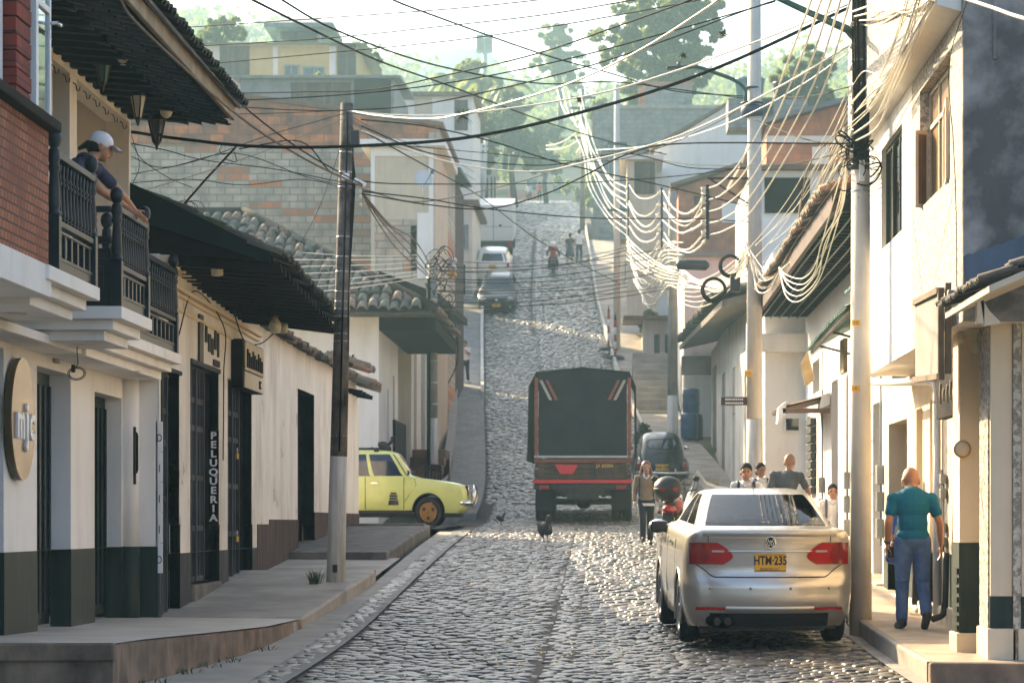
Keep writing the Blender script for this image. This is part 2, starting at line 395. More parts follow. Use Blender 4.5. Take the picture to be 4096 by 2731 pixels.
mk_brick('brick_orange', 'x', (.44, .15, .065), (.33, .10, .045), (.055, .03, .022), .105, .072, .008, off=.5)
mk_brick('brick_red', 'x', (.27, .035, .022), (.20, .028, .018), (.05, .02, .016), .2, .11, .006)
mk_brick('block_wall', 'y', (.54, .455, .345), (.42, .36, .28), (.26, .21, .155), .52, .225, .018, b3=((.66, .23, .08), (.42, .16, .07)), patch=.43)
mk_brick('clay_wall', 'y', (.66, .22, .07), (.24, .115, .07), (.26, .15, .09), .46, .29, .02)
mk_brick('block_grey', 'y', (.28, .28, .265), (.24, .24, .225), (.2, .195, .18), .5, .26, .02)
mk_brick('clay_orange', 'y', (.56, .21, .09), (.44, .165, .075), (.3, .2, .14), .4, .24, .012)
mk_attr('stone', .42, .35, 22, .25, spec=.6)
mk('ridge_moss', (.05, .046, .038), .95, spec=.1, var=.5, scale=3)
mk_attr('roof_tile', .85, .4, 9, .4)
mk_glass('car_glass', (.50, .58, .58), 1.5)
leaf_mat('leaf_bright', (.08, .13, .022), (.15, .19, .03), .5)
leaf_mat('leaf_mid', (.04, .085, .018), (.09, .145, .025), .45)
leaf_mat('leaf_dark', (.02, .042, .016), (.04, .07, .022), .35)
leaf_mat('leaf_yellow', (.30, .34, .03), (.18, .24, .03), .55)
# ================================================================ camera, light, air
cam = bpy.data.cameras.new('camera'); camo = bpy.data.objects.new('camera', cam); COL.objects.link(camo)
cam.sensor_width = 36; cam.lens = F / 2352 * 36
cam.shift_x = (1176 - U0) / 2352; cam.shift_y = (V0 - 784) / 2352
camo.location = (0, 0, EYE); camo.rotation_euler = (PI / 2, 0, 0)
cam.clip_start = .5; cam.clip_end = 3000
cam.dof.use_dof = True; cam.dof.focus_distance = 25.5; cam.dof.aperture_fstop = 5.0
SC.camera = camo
SUN_AZ, SUN_EL = rad(40), rad(27.7)          # towards the left of the street's far end
sd = Vector((-math.sin(SUN_AZ) * math.cos(SUN_EL), math.cos(SUN_AZ) * math.cos(SUN_EL), math.sin(SUN_EL)))
sl = bpy.data.lights.new('sun', 'SUN'); sl.energy = SUN_E; sl.angle = rad(.6); sl.color = (1, .77, .47)
so = bpy.data.objects.new('sun', sl); COL.objects.link(so); so.rotation_euler = sd.to_track_quat('Z', 'Y').to_euler(); so.location = (-30, 40, 60)
w = bpy.data.worlds.new('World'); SC.world = w; w.use_nodes = True
wn = w.node_tree.nodes; bg = wn['Background']; sk = wn.new('ShaderNodeTexSky'); sk.sky_type = 'NISHITA'; sk.sun_disc = False
sk.sun_elevation = SUN_EL; sk.sun_rotation = -SUN_AZ; sk.air_density = .7; sk.dust_density = 4.0; sk.ozone_density = .4
w.node_tree.links.new(sk.outputs[0], bg.inputs[0]); bg.inputs[1].default_value = SKY_E
SC.view_settings.view_transform = 'Standard'; SC.view_settings.look = 'None'; SC.view_settings.exposure = EXPO; SC.view_settings.gamma = 1
cy = SC.cycles
cy.use_denoising = True; cy.max_bounces = 8; cy.diffuse_bounces = 4; cy.glossy_bounces = 3; cy.transparent_max_bounces = 12; cy.volume_bounces = 1
cy.caustics_reflective = False; cy.caustics_refractive = False; cy.sample_clamp_indirect = 6; cy.use_adaptive_sampling = True; cy.adaptive_threshold = .02
hz = MB(); hz.box(-420, 420, -30, 800, -8, 152)
hm, hnt, hN, hL, hb = nodes('haze_air'); hN.remove(hb)
pv = hN.new('ShaderNodeVolumePrincipled'); pv.inputs['Color'].default_value = (.27, .435, .52, 1); pv.inputs['Density'].default_value = HAZE; pv.inputs['Anisotropy'].default_value = .45
hL.new(pv.outputs[0], hN['Material Output'].inputs['Volume'])
if HAZE > 0: single(hz, 'haze', 'haze_air', 'pale morning haze filling the street and the hill', 'haze'); bpy.data.objects['haze']['kind'] = 'stuff'

mk('mountain_green', (.06, .065, .055), .95, col2=(.035, .045, .035), scale=.06, spec=.1)
# ================================================================ ground
def struct(o): o['kind'] = 'structure'; return o
ys = np.concatenate([np.arange(-20, 62, 2.0), np.arange(62, 280, 4.0), np.arange(280, 640, 15.0)])
xs = np.concatenate([np.arange(-250, -20, 15.0), np.arange(-20, 20.1, 2.0), np.arange(35, 251, 15.0)])
XX, YY = np.meshgrid(xs, ys); c = Cn(YY)
lat = np.clip(np.abs(XX - c) - 9, 0, 60); rise = np.clip((YY - 66) / 60, 0, 1)
ZZ = Gn(YY) - .12 + lat * .22 * rise * np.where(XX < c, 1.25, .8) - np.where(np.abs(XX - c) < 8, .05, 0) - np.clip(np.abs(XX) - 60, 0, 200) * .1
n = len(xs); idx = np.arange(len(ys) * n).reshape(len(ys), n)
Q = np.stack([idx[:-1, :-1], idx[:-1, 1:], idx[1:, 1:], idx[1:, :-1]], -1).reshape(-1, 4)
struct(link_mesh('ground', np_mesh('ground', np.stack([XX, YY, ZZ], -1).reshape(-1, 3), Q, True), 'soil'))
def strip(name, xl, xr, y0, y1, dz, mat, step=1.5, nx=1, centre=True, side=0, kind='structure'):
    """a sheet that follows the street; xl, xr are offsets (numbers or functions of Y)"""
    f = lambda a, y: (a(y) if callable(a) else a) + (C(y) - C(0) if centre else 0)
    k = max(2, int((y1 - y0) / step)); mb = MB(); rows = []
    for i in range(k + 1):
        y = y0 + (y1 - y0) * i / k; z = G(y) + (dz(y) if callable(dz) else dz); a, b = f(xl, y), f(xr, y)
        top = [(a + (b - a) * j / nx, y, z) for j in range(nx + 1)]
        if side: top = ([(a, y, z - side)] + top + [(b, y, z - side)])
        rows.append(top)
    mb.grid(rows, 0, False)
    if side:
        for r in (rows[0], rows[-1]):
            mb.add(r, [tuple(range(len(r)))])
    return mb
LK = lambda y: float(np.interp(y, [18, 21.3, 26, 35, 50, 250], [-4.1, -3.96, -3.49, -3.2, -3.3, -3.3]))      # face of the kerb on the house side
street = strip('street', lambda y: LK(y) - .02, 2.78, 12, 262, -.03, 'mortar', 1.0, 8)
# cobbles: every stone has its own size, height, tilt and shade
def cobbles(y0, y1, x0, x1, sx, sy, h):
    rows = int((y1 - y0) / sy); cols = int((x1 - x0) / sx)
    j, i = np.meshgrid(np.arange(rows), np.arange(cols), indexing='ij'); j = j.ravel(); i = i.ravel(); n = len(i)
    cx = x0 + (i + .5 + np.where(j % 2 == 1, .45, -.05) + NR.normal(0, .11, n)) * sx
    cyy = y0 + (j + .5 + NR.normal(0, .13, n)) * sy + .1 * np.sin(cx * 1.7 + j * .13)
    wx = sx * NR.uniform(.42, .57, n); wy = sy * NR.uniform(.40, .55, n); ang = NR.normal(0, .16, n)
    hh = h * (.2 + .95 * NR.random(n) ** .8); tx = NR.normal(0, .04, n); ty = NR.normal(.012, .035, n)
    ring = np.array([[-1, -.55], [-.6, -1], [.55, -1], [1, -.5], [1, .55], [.5, 1], [-.55, 1], [-1, .5]])
    V = np.zeros((n, 24, 3), np.float32)
    jit = NR.uniform(.82, 1.08, (n, 8))
    for k, (sc, zz) in enumerate(((1.0, -.05), (.95, .62), (.68, 1.0))):
        px = ring[None, :, 0] * wx[:, None] * sc * jit; py = ring[None, :, 1] * wy[:, None] * sc * jit
        qx = px * np.cos(ang)[:, None] - py * np.sin(ang)[:, None]; qy = px * np.sin(ang)[:, None] + py * np.cos(ang)[:, None]
        V[:, k * 8:k * 8 + 8, 0] = cx[:, None] + qx; V[:, k * 8:k * 8 + 8, 1] = cyy[:, None] + qy
        V[:, k * 8:k * 8 + 8, 2] = hh[:, None] * zz + (qx * tx[:, None] + qy * ty[:, None]) * (zz > 0)
    q = []
    for k in range(2):
        for t in range(8): q.append([k * 8 + t, k * 8 + (t + 1) % 8, (k + 1) * 8 + (t + 1) % 8, (k + 1) * 8 + t])
    q += [[16, 17, 18, 19], [16, 19, 20, 23], [20, 21, 22, 23]]
    q = np.array(q)
    Q = (q[None] + (np.arange(n) * 24)[:, None, None]).reshape(-1, 4)
    b = .03 + .22 * NR.random(n) ** 1.7; b = b * (1 + .38 * np.sin(cx * 1.9 + 1.3 * np.sin(cyy * .61)) * np.sin(cyy * .83 + cx * .7) + .25 * np.sin(cyy * .31 + 2.2 * cx)); b = np.clip(b, .02, .4); tint = NR.normal(0, .008, (n, 3)); tone = b[:, None] * np.array([1.05, .93, .74]) + tint
    V = V.reshape(-1, 3); V[:, 0] += Cn(V[:, 1]) - C(0); V[:, 2] += Gn(V[:, 1]) - (.035 if h > .012 else .006)
    return V, Q, np.repeat(np.clip(tone, .04, .5), 24, 0)
parts = [cobbles(15, 40, -2.68, -.62, .14, .155, .024), cobbles(15, 40, -.32, 2.70, .14, .155, .024),
         cobbles(15, 60, -.60, -.34, .12, .24, .022), cobbles(15, 52, -3.02, -2.72, .10, .34, .010),
         cobbles(40, 66, -2.68, -.64, .135, .17, .026), cobbles(40, 66, -.30, 2.60, .135, .17, .026), cobbles(60, 160, -.62, -.32, .15, .5, .03),
         cobbles(66, 112, -2.9, -.66, .18, .25, .045), cobbles(66, 112, -.28, 2.4, .18, .25, .045),
         cobbles(112, 160, -2.9, -.66, .25, .36, .06), cobbles(112, 160, -.28, 2.4, .25, .36, .06), cobbles(160, 252, -2.9, 2.4, .36, .6, .05)]
# drain stones either side of the middle course
def drain(x, y0, y1):
    n = int((y1 - y0) / .62); y = y0 + np.arange(n) * .62; V = np.zeros((n, 24, 3), np.float32); ring = np.array([[-1, -.9], [-.8, -1], [.8, -1], [1, -.9], [1, .9], [.8, 1], [-.8, 1], [-1, .9]])
    for k, (sc, zz) in enumerate(((1, -.02), (1, -.004), (.8, .0))):
        V[:, k * 8:k * 8 + 8, 0] = x + NR.normal(0, .006, n)[:, None] + ring[None, :, 0] * .045 * sc; V[:, k * 8:k * 8 + 8, 1] = y[:, None] + ring[None, :, 1] * .295; V[:, k * 8:k * 8 + 8, 2] = zz
    q = [[k * 8 + t, k * 8 + (t + 1) % 8, (k + 1) * 8 + (t + 1) % 8, (k + 1) * 8 + t] for k in range(2) for t in range(8)] + [[16, 17, 18, 19], [16, 19, 20, 23], [20, 21, 22, 23]]
    Q = (np.array(q)[None] + (np.arange(n) * 24)[:, None, None]).reshape(-1, 4); V = V.reshape(-1, 3); V[:, 0] += Cn(V[:, 1]) - C(0); V[:, 2] += Gn(V[:, 1]) - .03
    return V, Q, np.repeat(np.clip(NR.uniform(.035, .09, n)[:, None] * np.array([1, .93, .82]), 0, 1), 24, 0)
parts += [drain(-.655, 15, 160), drain(-.285, 15, 160)]
o = 0; Vs, Qs, Ts = [], [], []
for V, Q, T in parts: Vs.append(V); Qs.append(Q + o); Ts.append(T); o += len(V)
struct(link_mesh('street_cobbles', np_mesh('street_cobbles', np.concatenate(Vs), np.concatenate(Qs), True, np.concatenate(Ts)), 'stone'))
struct(street.build('street_bed', 'mortar'))
struct(strip('g', lambda y: LK(y), -3.03, 14, 52, -.012, '', 1, 2).build('gutter_path', 'concrete_pale'))
struct(strip('g', -3.03, -2.70, 14, 52, -.004, '', 1, 1).build('gutter_strip_path', 'gutter_band'))
struct(strip('g', 2.56, 2.76, 14, 50, -.006, '', 1, 1).build('kerbside_gutter_path', 'concrete_pale'))
# side street
mb = MB(); mb.grid([[(-60 + 57 * i / 12, y, G(55) - .02 - .02 * (12 - i)) for i in range(13)] for y in (51.5, 53, 55, 57, 58.6)], 0, False)
struct(mb.build('side_street_road', 'gutter_band'))
# pavements
FL = -.97 + EYE
PF = lambda y: FL - .09 * min(1, max(0, (y - 21.5) / 5.5))
mb = MB()
mb.grid([[(-9, y, FL), (LK(y), y, PF(y))] for y in (21.0, 22, 23, 24.5, 26.6)], 0, False)
mb.quad((-9, 26.6, FL), (LK(26.6), 26.6, PF(26.6)), (LK(28.9), 28.9, G(28.9) + .10), (-9, 28.9, FL - .03))
struct(mb.build('platform_pavement', 'tile_floor'))
mb = MB()
mb.add([(-9, 20.98, FL - .012), (-9, 20.98, FL - .9), (LK(21), 20.98, FL - .9), (LK(21), 20.98, FL - .012)], [(0, 1, 2, 3)])
yy = [21 - .02 + i * .27 for i in range(31)]
mb.grid([[(LK(y) + .015 * math.sin(y * 9), y, PF(y) - .012), (LK(y) + .02 * math.sin(y * 5), y, G(y) - .2)] for y in yy], 0, False)
mb.box(-9.5, LK(21) + .015, 20.93, 21.05, FL - .14, FL + .006)
struct(mb.build('platform_kerb', 'kerb_stain', bevel=.02))
mb = MB(); mb.box(-9, -4.0, 17, 20.93, G(19) - .4, G(20) - .02); struct(mb.build('lower_pavement', 'concrete'))
mb = strip('p', -6.4 , lambda y: LK(y), 28.4, 36.2, lambda y: .09 + .06 * min(1, (y - 28) / 5), '', .8, 3, True, .35)
struct(mb.build('house_front_pavement', 'concrete', bevel=.03))
mb = MB(); mb.grid([[(-6.4, y, G(y) + .05), (-3.25, y, G(y) + .03)] for y in (36.15, 38, 40.5, 41)], 0, False); struct(mb.build('doorstep_pavement', 'concrete'))
mb = strip('p', -6.4, lambda y: -3.42, 40.5, 50.4, .15, '', 1, 3, True, .5); struct(mb.build('corner_pavement', 'kerb_dark', bevel=.04))
mb = MB(); mb.box(-5.3, -3.5, 50.1, 50.42, G(50) - .2, G(50) + .20); struct(mb.build('corner_kerb', 'kerb_dark', bevel=.03))
RS = .16
mb = strip('p', 2.74, 7, 22.0, 50, RS, '', 1, 4, True, .4); struct(mb.build('shop_pavement', 'tiles_pavement', bevel=.02))
mb = strip('p', 2.69, 2.77, 22.0, 50, RS + .004, '', 1, 1, True, .4); struct(mb.build('shop_kerb', 'concrete_pale', bevel=.02))
mb = strip('p', 2.80, 7, 14, 21.98, -.02, '', 1, 4, True, .4); struct(mb.build('lower_shop_pavement', 'tiles_pavement', bevel=.02))
mb = MB(); mb.prism([(2.70, 21.85, G(22) - .2), (7, 21.2, G(22) - .2), (7, 21.2, G(22) + RS + .004), (2.70, 21.85, G(22) + RS + .004)], (0, .16, 0)); struct(mb.build('step_kerb', 'kerb_stain', bevel=.025))
for (nm, xl, xr, y0, y1, dz, mt) in (('hill_walk_pavement', -3.95, -2.95, 60, 128, .12, 'gutter_band'), ('hill_pavement', 2.35, 3.9, 50, 150, .16, 'concrete'), ('upper_hill_pavement', -4.3, -2.95, 128, 250, .15, 'concrete')):
    struct(strip('p', xl, xr, y0, y1, dz, mt, 2, 3, True, .5).build(nm, mt))
struct(strip('p', 2.28, 2.38, 78, 170, .3, '', 2, 1, True, .6).build('hill_kerb', 'pole_white'))
struct(strip('p', -3.05, -2.93, 96, 128, .3, '', 2, 1, True, .6).build('hill_walk_kerb', 'pole_white'))
struct(strip('p', -4.15, -3.9, 62, 96, .55, '', 2, 1, True, .8).build('low_retaining_kerb', 'concrete_pale'))

# wooded mountain closing the view, its crest falling away to the right of the street
xs = np.linspace(-400, 400, 80); ys = np.linspace(560, 760, 16); XX, YY = np.meshgrid(xs, ys)
cr = np.interp(XX, [-400, -150, -40, 30, 90, 180, 400], [146, 143, 137, 120, 98, 86, 92]) + 3 * np.sin(XX * .11) + 2 * np.sin(XX * .31 + 1)
t_ = (YY - 560) / 200; ZZ = 40 + (cr - 40) * np.clip(t_ * 1.05, 0, 1) + NR.normal(0, 1.2, XX.shape)
idx = np.arange(XX.size).reshape(XX.shape); Q = np.stack([idx[:-1, :-1], idx[:-1, 1:], idx[1:, 1:], idx[1:, :-1]], -1).reshape(-1, 4)
struct(link_mesh('mountain', np_mesh('mountain', np.stack([XX, YY, ZZ], -1).reshape(-1, 3), Q, True), 'mountain_green'))
# ================================================================ building helpers
def wall_x(mb, xf, s, y0, y1, z0, z1, ops=(), m=0, depth=.2, ends=True, top=True, mrev=None):
    """a wall whose outside looks along s*X; ops = (ya, yb, za, zb[, depth]) openings with their reveals"""
    mr = m if mrev is None else mrev
    yc = sorted({y0, y1, *[o[0] for o in ops], *[o[1] for o in ops]}); zc = sorted({z0, z1, *[o[2] for o in ops], *[o[3] for o in ops]})
    yc = [y for y in yc if y0 <= y <= y1]; zc = [z for z in zc if z0 <= z <= z1]
    def q(a, b, c, d, mm):
        mb.quad(*((a, b, c, d) if s > 0 else (d, c, b, a)), mm)
    for i in range(len(yc) - 1):
        for j in range(len(zc) - 1):
            ym, zm = (yc[i] + yc[i + 1]) / 2, (zc[j] + zc[j + 1]) / 2
            if any(o[0] < ym < o[1] and o[2] < zm < o[3] for o in ops): continue
            q((xf, yc[i], zc[j]), (xf, yc[i + 1], zc[j]), (xf, yc[i + 1], zc[j + 1]), (xf, yc[i], zc[j + 1]), m)
    for o in ops:
        ya, yb, za, zb = o[:4]; za, zb = max(za, z0), min(zb, z1); d = o[4] if len(o) > 4 else depth; xi = xf - s * d
        if zb <= za: continue
        mb.quad((xf, ya, za), (xf, ya, zb), (xi, ya, zb), (xi, ya, za), mr); mb.quad((xf, yb, za), (xi, yb, za), (xi, yb, zb), (xf, yb, zb), mr)
        if o[3] <= z1: mb.quad((xf, ya, zb), (xf, yb, zb), (xi, yb, zb), (xi, ya, zb), mr)
        if o[2] >= z0: mb.quad((xf, ya, za), (xi, ya, za), (xi, yb, za), (xf, yb, za), mr)
    xb = xf - s * 3.0
    if ends:
        for y in (y0, y1): mb.quad((xf, y, z0), (xb, y, z0), (xb, y, z1), (xf, y, z1), m)
    if top: mb.quad((xf, y0, z1), (xf, y1, z1), (xb, y1, z1), (xb, y0, z1), m)
    return mb
def panel_x(mb, x, s, y0, y1, z0, z1, m=0, t=.05): return mb.box(x, x - s * t, y0, y1, z0, z1, m)
def tiles(mb, o, eu, ev, ncol, nrow, w, l, rough=.015, tones=None, lift=.035):
    """barrel tiles: o = eave corner, eu runs along the eave, ev up the slope"""
    o, eu, ev = Vector(o), Vector(eu).normalized(), Vector(ev).normalized(); nn = eu.cross(ev).normalized()
    if nn.z < 0: nn = -nn
    vs, fs, tn = [], [], []
    for c in range(ncol):
        for r in range(nrow):
            t = RD.choice(tones); f_ = RD.uniform(.7, 1.2); t = [x * f_ for x in t]
            base = o + eu * (c + .5) * w + ev * (r * l * .86) + nn * RD.uniform(-rough, rough) + eu * RD.uniform(-rough, rough)
            sk = RD.uniform(-.05, .05)
            k0 = len(vs)
            for e, (dl, rr, up) in enumerate(((0, .50, lift), (l, .42, 0))):
                for a in range(6):
                    th = PI * a / 5
                    vs.append(base + ev * dl + eu * (math.cos(th) * rr * w * 1.02 + sk * e * w) + nn * (math.sin(th) * w * .42 + up)); tn.append(t)
            for e in range(6):                                      # the open lower end has a thickness
                th = PI * e / 5; vs.append(base + eu * (math.cos(th) * .38 * w) + nn * (math.sin(th) * w * .28 + lift)); tn.append([x * .8 for x in t])
            for a in range(5):
                fs.append((k0 + a, k0 + a + 1, k0 + 7 + a, k0 + 6 + a)); fs.append((k0 + a, k0 + 12 + a, k0 + 13 + a, k0 + a + 1))
    mb.tn = getattr(mb, 'tn', []) + tn
    return mb.add(vs, fs, 0, True)
def tile_part(mb, name, parent):
    me = mb.mesh(name, WL[parent.name]); ca = me.color_attributes.new('tone', 'FLOAT_COLOR', 'POINT')
    c4 = np.ones((len(mb.v), 4), np.float32); c4[:, :3] = np.array(mb.tn); ca.data.foreach_set('color', c4.ravel())
    return link_mesh(name, me, 'roof_tile', parent)
CLAY = [(.32, .17, .10), (.27, .19, .13), (.24, .19, .14), (.21, .19, .145), (.26, .22, .17), (.38, .17, .09)]
MOSS = [(.05, .055, .04), (.035, .04, .033), (.07, .065, .05), (.05, .07, .025)]
def window_y(root, x0, x1, z0, z1, y, frame='white_paint', pane='glass_dark', bars=1, name='window', t=.06, cross=0):
    """window that looks towards the viewer's end of the street (-Y)"""
    f = MB(); f.box(x0, x0 + t, y - .04, y + .04, z0, z1); f.box(x1 - t, x1, y - .04, y + .04, z0, z1); f.box(x0 + t, x1 - t, y - .04, y + .04, z1 - t, z1); f.box(x0 + t, x1 - t, y - .04, y + .04, z0, z0 + t)
    for k in range(bars): xx = x0 + (x1 - x0) * (k + 1) / (bars + 1); f.box(xx - t / 3, xx + t / 3, y - .03, y + .03, z0 + t, z1 - t)
    for k in range(cross): zz = z0 + (z1 - z0) * (k + 1) / (cross + 1); f.box(x0 + t, x1 - t, y - .028, y + .028, zz - t / 3, zz + t / 3)
    w = f.build(name, frame, root)
    g = MB(); g.box(x0 + t * .5, x1 - t * .5, y + .0, y + .012, z0 + t * .5, z1 - t * .5); g.build('pane', pane, w)
    return w
def hill_house(name, label, cat, u0, u1, v0, v1, Y, depth, mat, roof=None, roofmat='tin_grey', windows=(), base_down=8, gable=None, over=.3, group=None):
    """far house that faces the viewer: front wall, sides, roof, windows given in fractions of the front"""
    x0, x1, z0, z1 = X(u0, Y), X(u1, Y), Z(v1, Y), Z(v0, Y); t = thing(name, label, cat, ((x0 + x1) / 2, Y, z0), group)
    b = MB(); pts = [(x0, Y, z0 - base_down), (x1, Y, z0 - base_down), (x1, Y, z1), (x0, Y, z1)]
    if gable: pts = pts[:3] + [(x0 + (x1 - x0) * g[0], Y, z1 + g[1]) for g in sorted(gable, reverse=True)] + pts[3:]
    b.prism(pts, (0, depth, 0)); b.build('wall', mat, t)
    if roof == 'flat':
        r = MB(); r.box(x0 - over, x1 + over, Y - over, Y + depth + over, z1 + .003, z1 + .2); r.build('roof', roofmat, t)
    elif roof == 'shed':
        r = MB(); r.hexa([(x0 - over, Y - over, z1 + .003), (x1 + over, Y - over, z1 + .003), (x1 + over, Y + depth, z1 + depth * .05), (x0 - over, Y + depth, z1 + depth * .05),
                          (x0 - over, Y - over, z1 + .12), (x1 + over, Y - over, z1 + .12), (x1 + over, Y + depth, z1 + .12 + depth * .05), (x0 - over, Y + depth, z1 + .12 + depth * .05)]); r.build('roof', roofmat, t)
    elif roof == 'hip':
        r = MB(); k = min(x1 - x0, depth) * .42; o = over; h = k * .17
        r.add([(x0 - o, Y - o, z1), (x1 + o, Y - o, z1), (x1 + o, Y + depth + o, z1), (x0 - o, Y + depth + o, z1), (x0 + k, Y + k, z1 + h), (x1 - k, Y + k, z1 + h), (x1 - k, Y + depth - k, z1 + h), (x0 + k, Y + depth - k, z1 + h)],
              [(0, 1, 5, 4), (1, 2, 6, 5), (2, 3, 7, 6), (3, 0, 4, 7), (4, 5, 6, 7), (3, 2, 1, 0)]); r.build('roof', roofmat, t)
    elif roof == 'gable':
        r = MB(); g = [(0, 0)] + list(gable) [::-1] + [(1, 0)] if gable[0][0] > gable[-1][0] else [(0, 0)] + list(gable) + [(1, 0)]
        for a, c in zip(g[:-1], g[1:]):
            ax, cx = x0 + (x1 - x0) * a[0], x0 + (x1 - x0) * c[0]; az, cz = z1 + a[1] + .004, z1 + c[1] + .004
            if abs(cx - ax) < .01: continue
            if a is g[0]: ax -= over
            if c is g[-1]: cx += over
            r.hexa([(ax, Y - over, az), (cx, Y - over, cz), (cx, Y + depth, cz), (ax, Y + depth, az), (ax, Y - over, az + .14), (cx, Y - over, cz + .14), (cx, Y + depth, cz + .14), (ax, Y + depth, az + .14)])
        r.build('roof', roofmat, t)
    for wd in windows:
        a, b_, c, d = wd[:4]; kind = wd[4] if len(wd) > 4 else 'glass'
        wx0, wx1, wz0, wz1 = x0 + (x1 - x0) * a, x0 + (x1 - x0) * b_, z0 + (z1 - z0) * c, z0 + (z1 - z0) * d
        if kind == 'glass': window_y(t, wx0, wx1, wz0, wz1, Y - .05, wd[5] if len(wd) > 5 else 'concrete')
        elif kind == 'shutter':
            q = MB(); q.box(wx0, wx1, Y - .06, Y - .003, wz0, wz1)
            for k in range(9): zz = wz0 + (wz1 - wz0) * (k + .5) / 9; q.box(wx0 + .03, wx1 - .03, Y - .085, Y - .061, zz - .04, zz + .03)
            q.build('shutter', wd[5], t)
        else:
            q = MB(); q.box(wx0, wx1, Y - .05, Y - .004, wz0, wz1); q.build('wall_panel', kind, t)
    return t
# ================================================================ balcony house
E = lambda e: e + EYE
def railing(root, a, b, z0, z1, nb, name='railing', posts=(1, 1), panel=True):
    """painted wood rail: turned balusters above, slatted panel below"""
    a, b = Vector((*a, 0)), Vector((*b, 0)); d = (b - a); L = d.length; d.normalize(); H = z1 - z0
    at = lambda t, z: a + d * t + Vector((0, 0, z))
    r = MB()
    for z, h, w_ in ((z1 - .035, .05, .085), (z0 + H * .40, .045, .07), (z0 + H * .33, .02, .05), (z0 + .10, .03, .05)): r.bar(at(0, z), at(L, z), w_, h)
    r.bar(at(0, z0 + .05), at(L, z0 + .05), .035, .10)
    n = max(3, int(nb * .6))
    for k in range(n):
        t = L * (k + .5) / n; r.bar(at(t, z0 + .1), at(t, z0 + H * .34), .035, .06, up=tuple(d))
    ro = r.build(name, 'teal_paint', root, bevel=.005)
    hb = z1 - .06 - (z0 + H * .42)
    prof = [(.017, 0), (.017, .05), (.026, .07), (.014, .09), (.024, .12), (.021, .2), (.013, .55), (.013, .6), (.024, .64), (.013, .68), (.022, .72), (.012, .78), (.018, .9), (.018, 1)]
    proto = None
    for k in range(nb):
        p = at(L * (k + .5) / nb, z0 + H * .42)
        m_ = MB().lathe((0, 0, 0), [(r_, h * hb) for r_, h in prof], 8)
        if proto is None:
            proto = m_.build('baluster', 'teal_paint', ro); proto.location = p - WL[root.name]
            o = proto
            # the mesh of the first is shared by the rest
            for v in proto.data.vertices: v.co += WL[root.name]
        else:
            o = proto.copy(); COL.objects.link(o); o.parent = ro; o.location = p - WL[root.name]
    for k, f in enumerate(posts):
        if not f: continue
        p = at(0 if k == 0 else L, 0); q = MB(); s = .05
        q.box(p.x - s, p.x + s, p.y - s, p.y + s, z0, z0 + H * .45)
        q.lathe((p.x, p.y, z0 + H * .45), [(.05, 0), (.058, .02), (.04, .05), (.05, .09), (.046, H * .2), (.036, H * .36), (.05, H * .4), (.04, H * .44), (.05, H * .47), (.045, H * .55), (.03, H * .57), (.052, H * .6), (.062, H * .64), (.055, H * .69), (.03, H * .72), (.005, H * .73)], 12)
        q.build('post', 'teal_paint', ro, bevel=.004)
    return ro
bh = thing('balcony_house', 'white two-storey corner house with dark teal wooden balconies and green painted base', 'house', (-5.3, 24, FL))
XW = -5.3
ops = [(21.6, 22.93, FL - .1, E(1.53), .21), (24.27, 25.8, FL - .1, E(1.46), .21), (27.0, 28.5, FL - .1, E(1.355), .18)]
ST = E(-.26)
mb = MB(); wall_x(mb, XW, 1, 14, 28.8, ST, E(1.68), ops, ends=False)
mb.quad((XW, 28.8, ST), (-4.96, 28.8, ST), (-4.96, 28.8, E(1.68)), (XW, 28.8, E(1.68))); mb.build('wall', 'plaster_clean', bh)
rp = MB(); rp.lathe((-5.27, 28.68, ST), [(.13, 0), (.13, E(1.66) - ST)], 20); rp.build('rounded_corner', 'plaster_clean', bh)
mb = MB(); wall_x(mb, XW + .006, 1, 14, 28.79, FL - .6, ST - .001, ops, ends=False, top=True)
mb.quad((XW, 28.79, FL - .6), (-4.955, 28.79, FL - .6), (-4.955, 28.79, ST), (XW, 28.79, ST)); mb.lathe((-5.27, 28.68, FL - .4), [(.136, 0), (.136, ST - FL + .4)], 20); mb.build('painted_base', 'green_base', bh)
for k, (a, b_, z0, z1, d) in enumerate(ops):
    q = MB(); xx = XW - d; q.box(xx - .06, xx, a, b_, FL - .02, z1)
    for i in range(7):
        y = a + .06 + (b_ - a - .12) * i / 6; q.box(xx, xx + .025, y - .03, y + .03, FL + .1, z1 - .12)
    do = q.build('door', 'green_dark' if k != 1 else 'teal_paint', bh, bevel=.004)
    h = MB(); h.tube([(xx + .03, a + .25, FL + 1.02), (xx + .07, a + .25, FL + 1.02), (xx + .07, a + .37, FL + 1.02)], .012); h.build('handle', 'steel', do)
mb = MB(); mb.box(XW - .25, XW, 14, 29.05, E(4.43), E(4.75))
for a_, b_ in ((14, 16), (24.6, 24.95), (25.75, 26.1)): mb.box(XW - .25, XW, a_, b_, E(1.9), E(4.429))  # front left open out of view so daylight floods the loggia
mb.box(XW - 1.6, XW - .26, 28.93, 29.05, E(1.2), E(4.758)); mb.box(XW - .255, XW, 28.93, 29.05, E(1.2), E(4.429)); mb.box(XW - 1.7, XW - 1.6, 14, 29.05, E(1.9), E(4.7)); mb.build('upper_wall', 'plaster_loggia', bh)
mb = MB(); mb.box(XW - 1.6, XW - .02, 14, 28.9, E(1.8), E(1.95)); mb.build('balcony_floor', 'concrete', bh)
mb = MB(); mb.box(XW - 1.75, XW - .06, 14, 29.05, E(4.76), E(4.8)); mb.build('balcony_ceiling', 'plaster_loggia', bh)
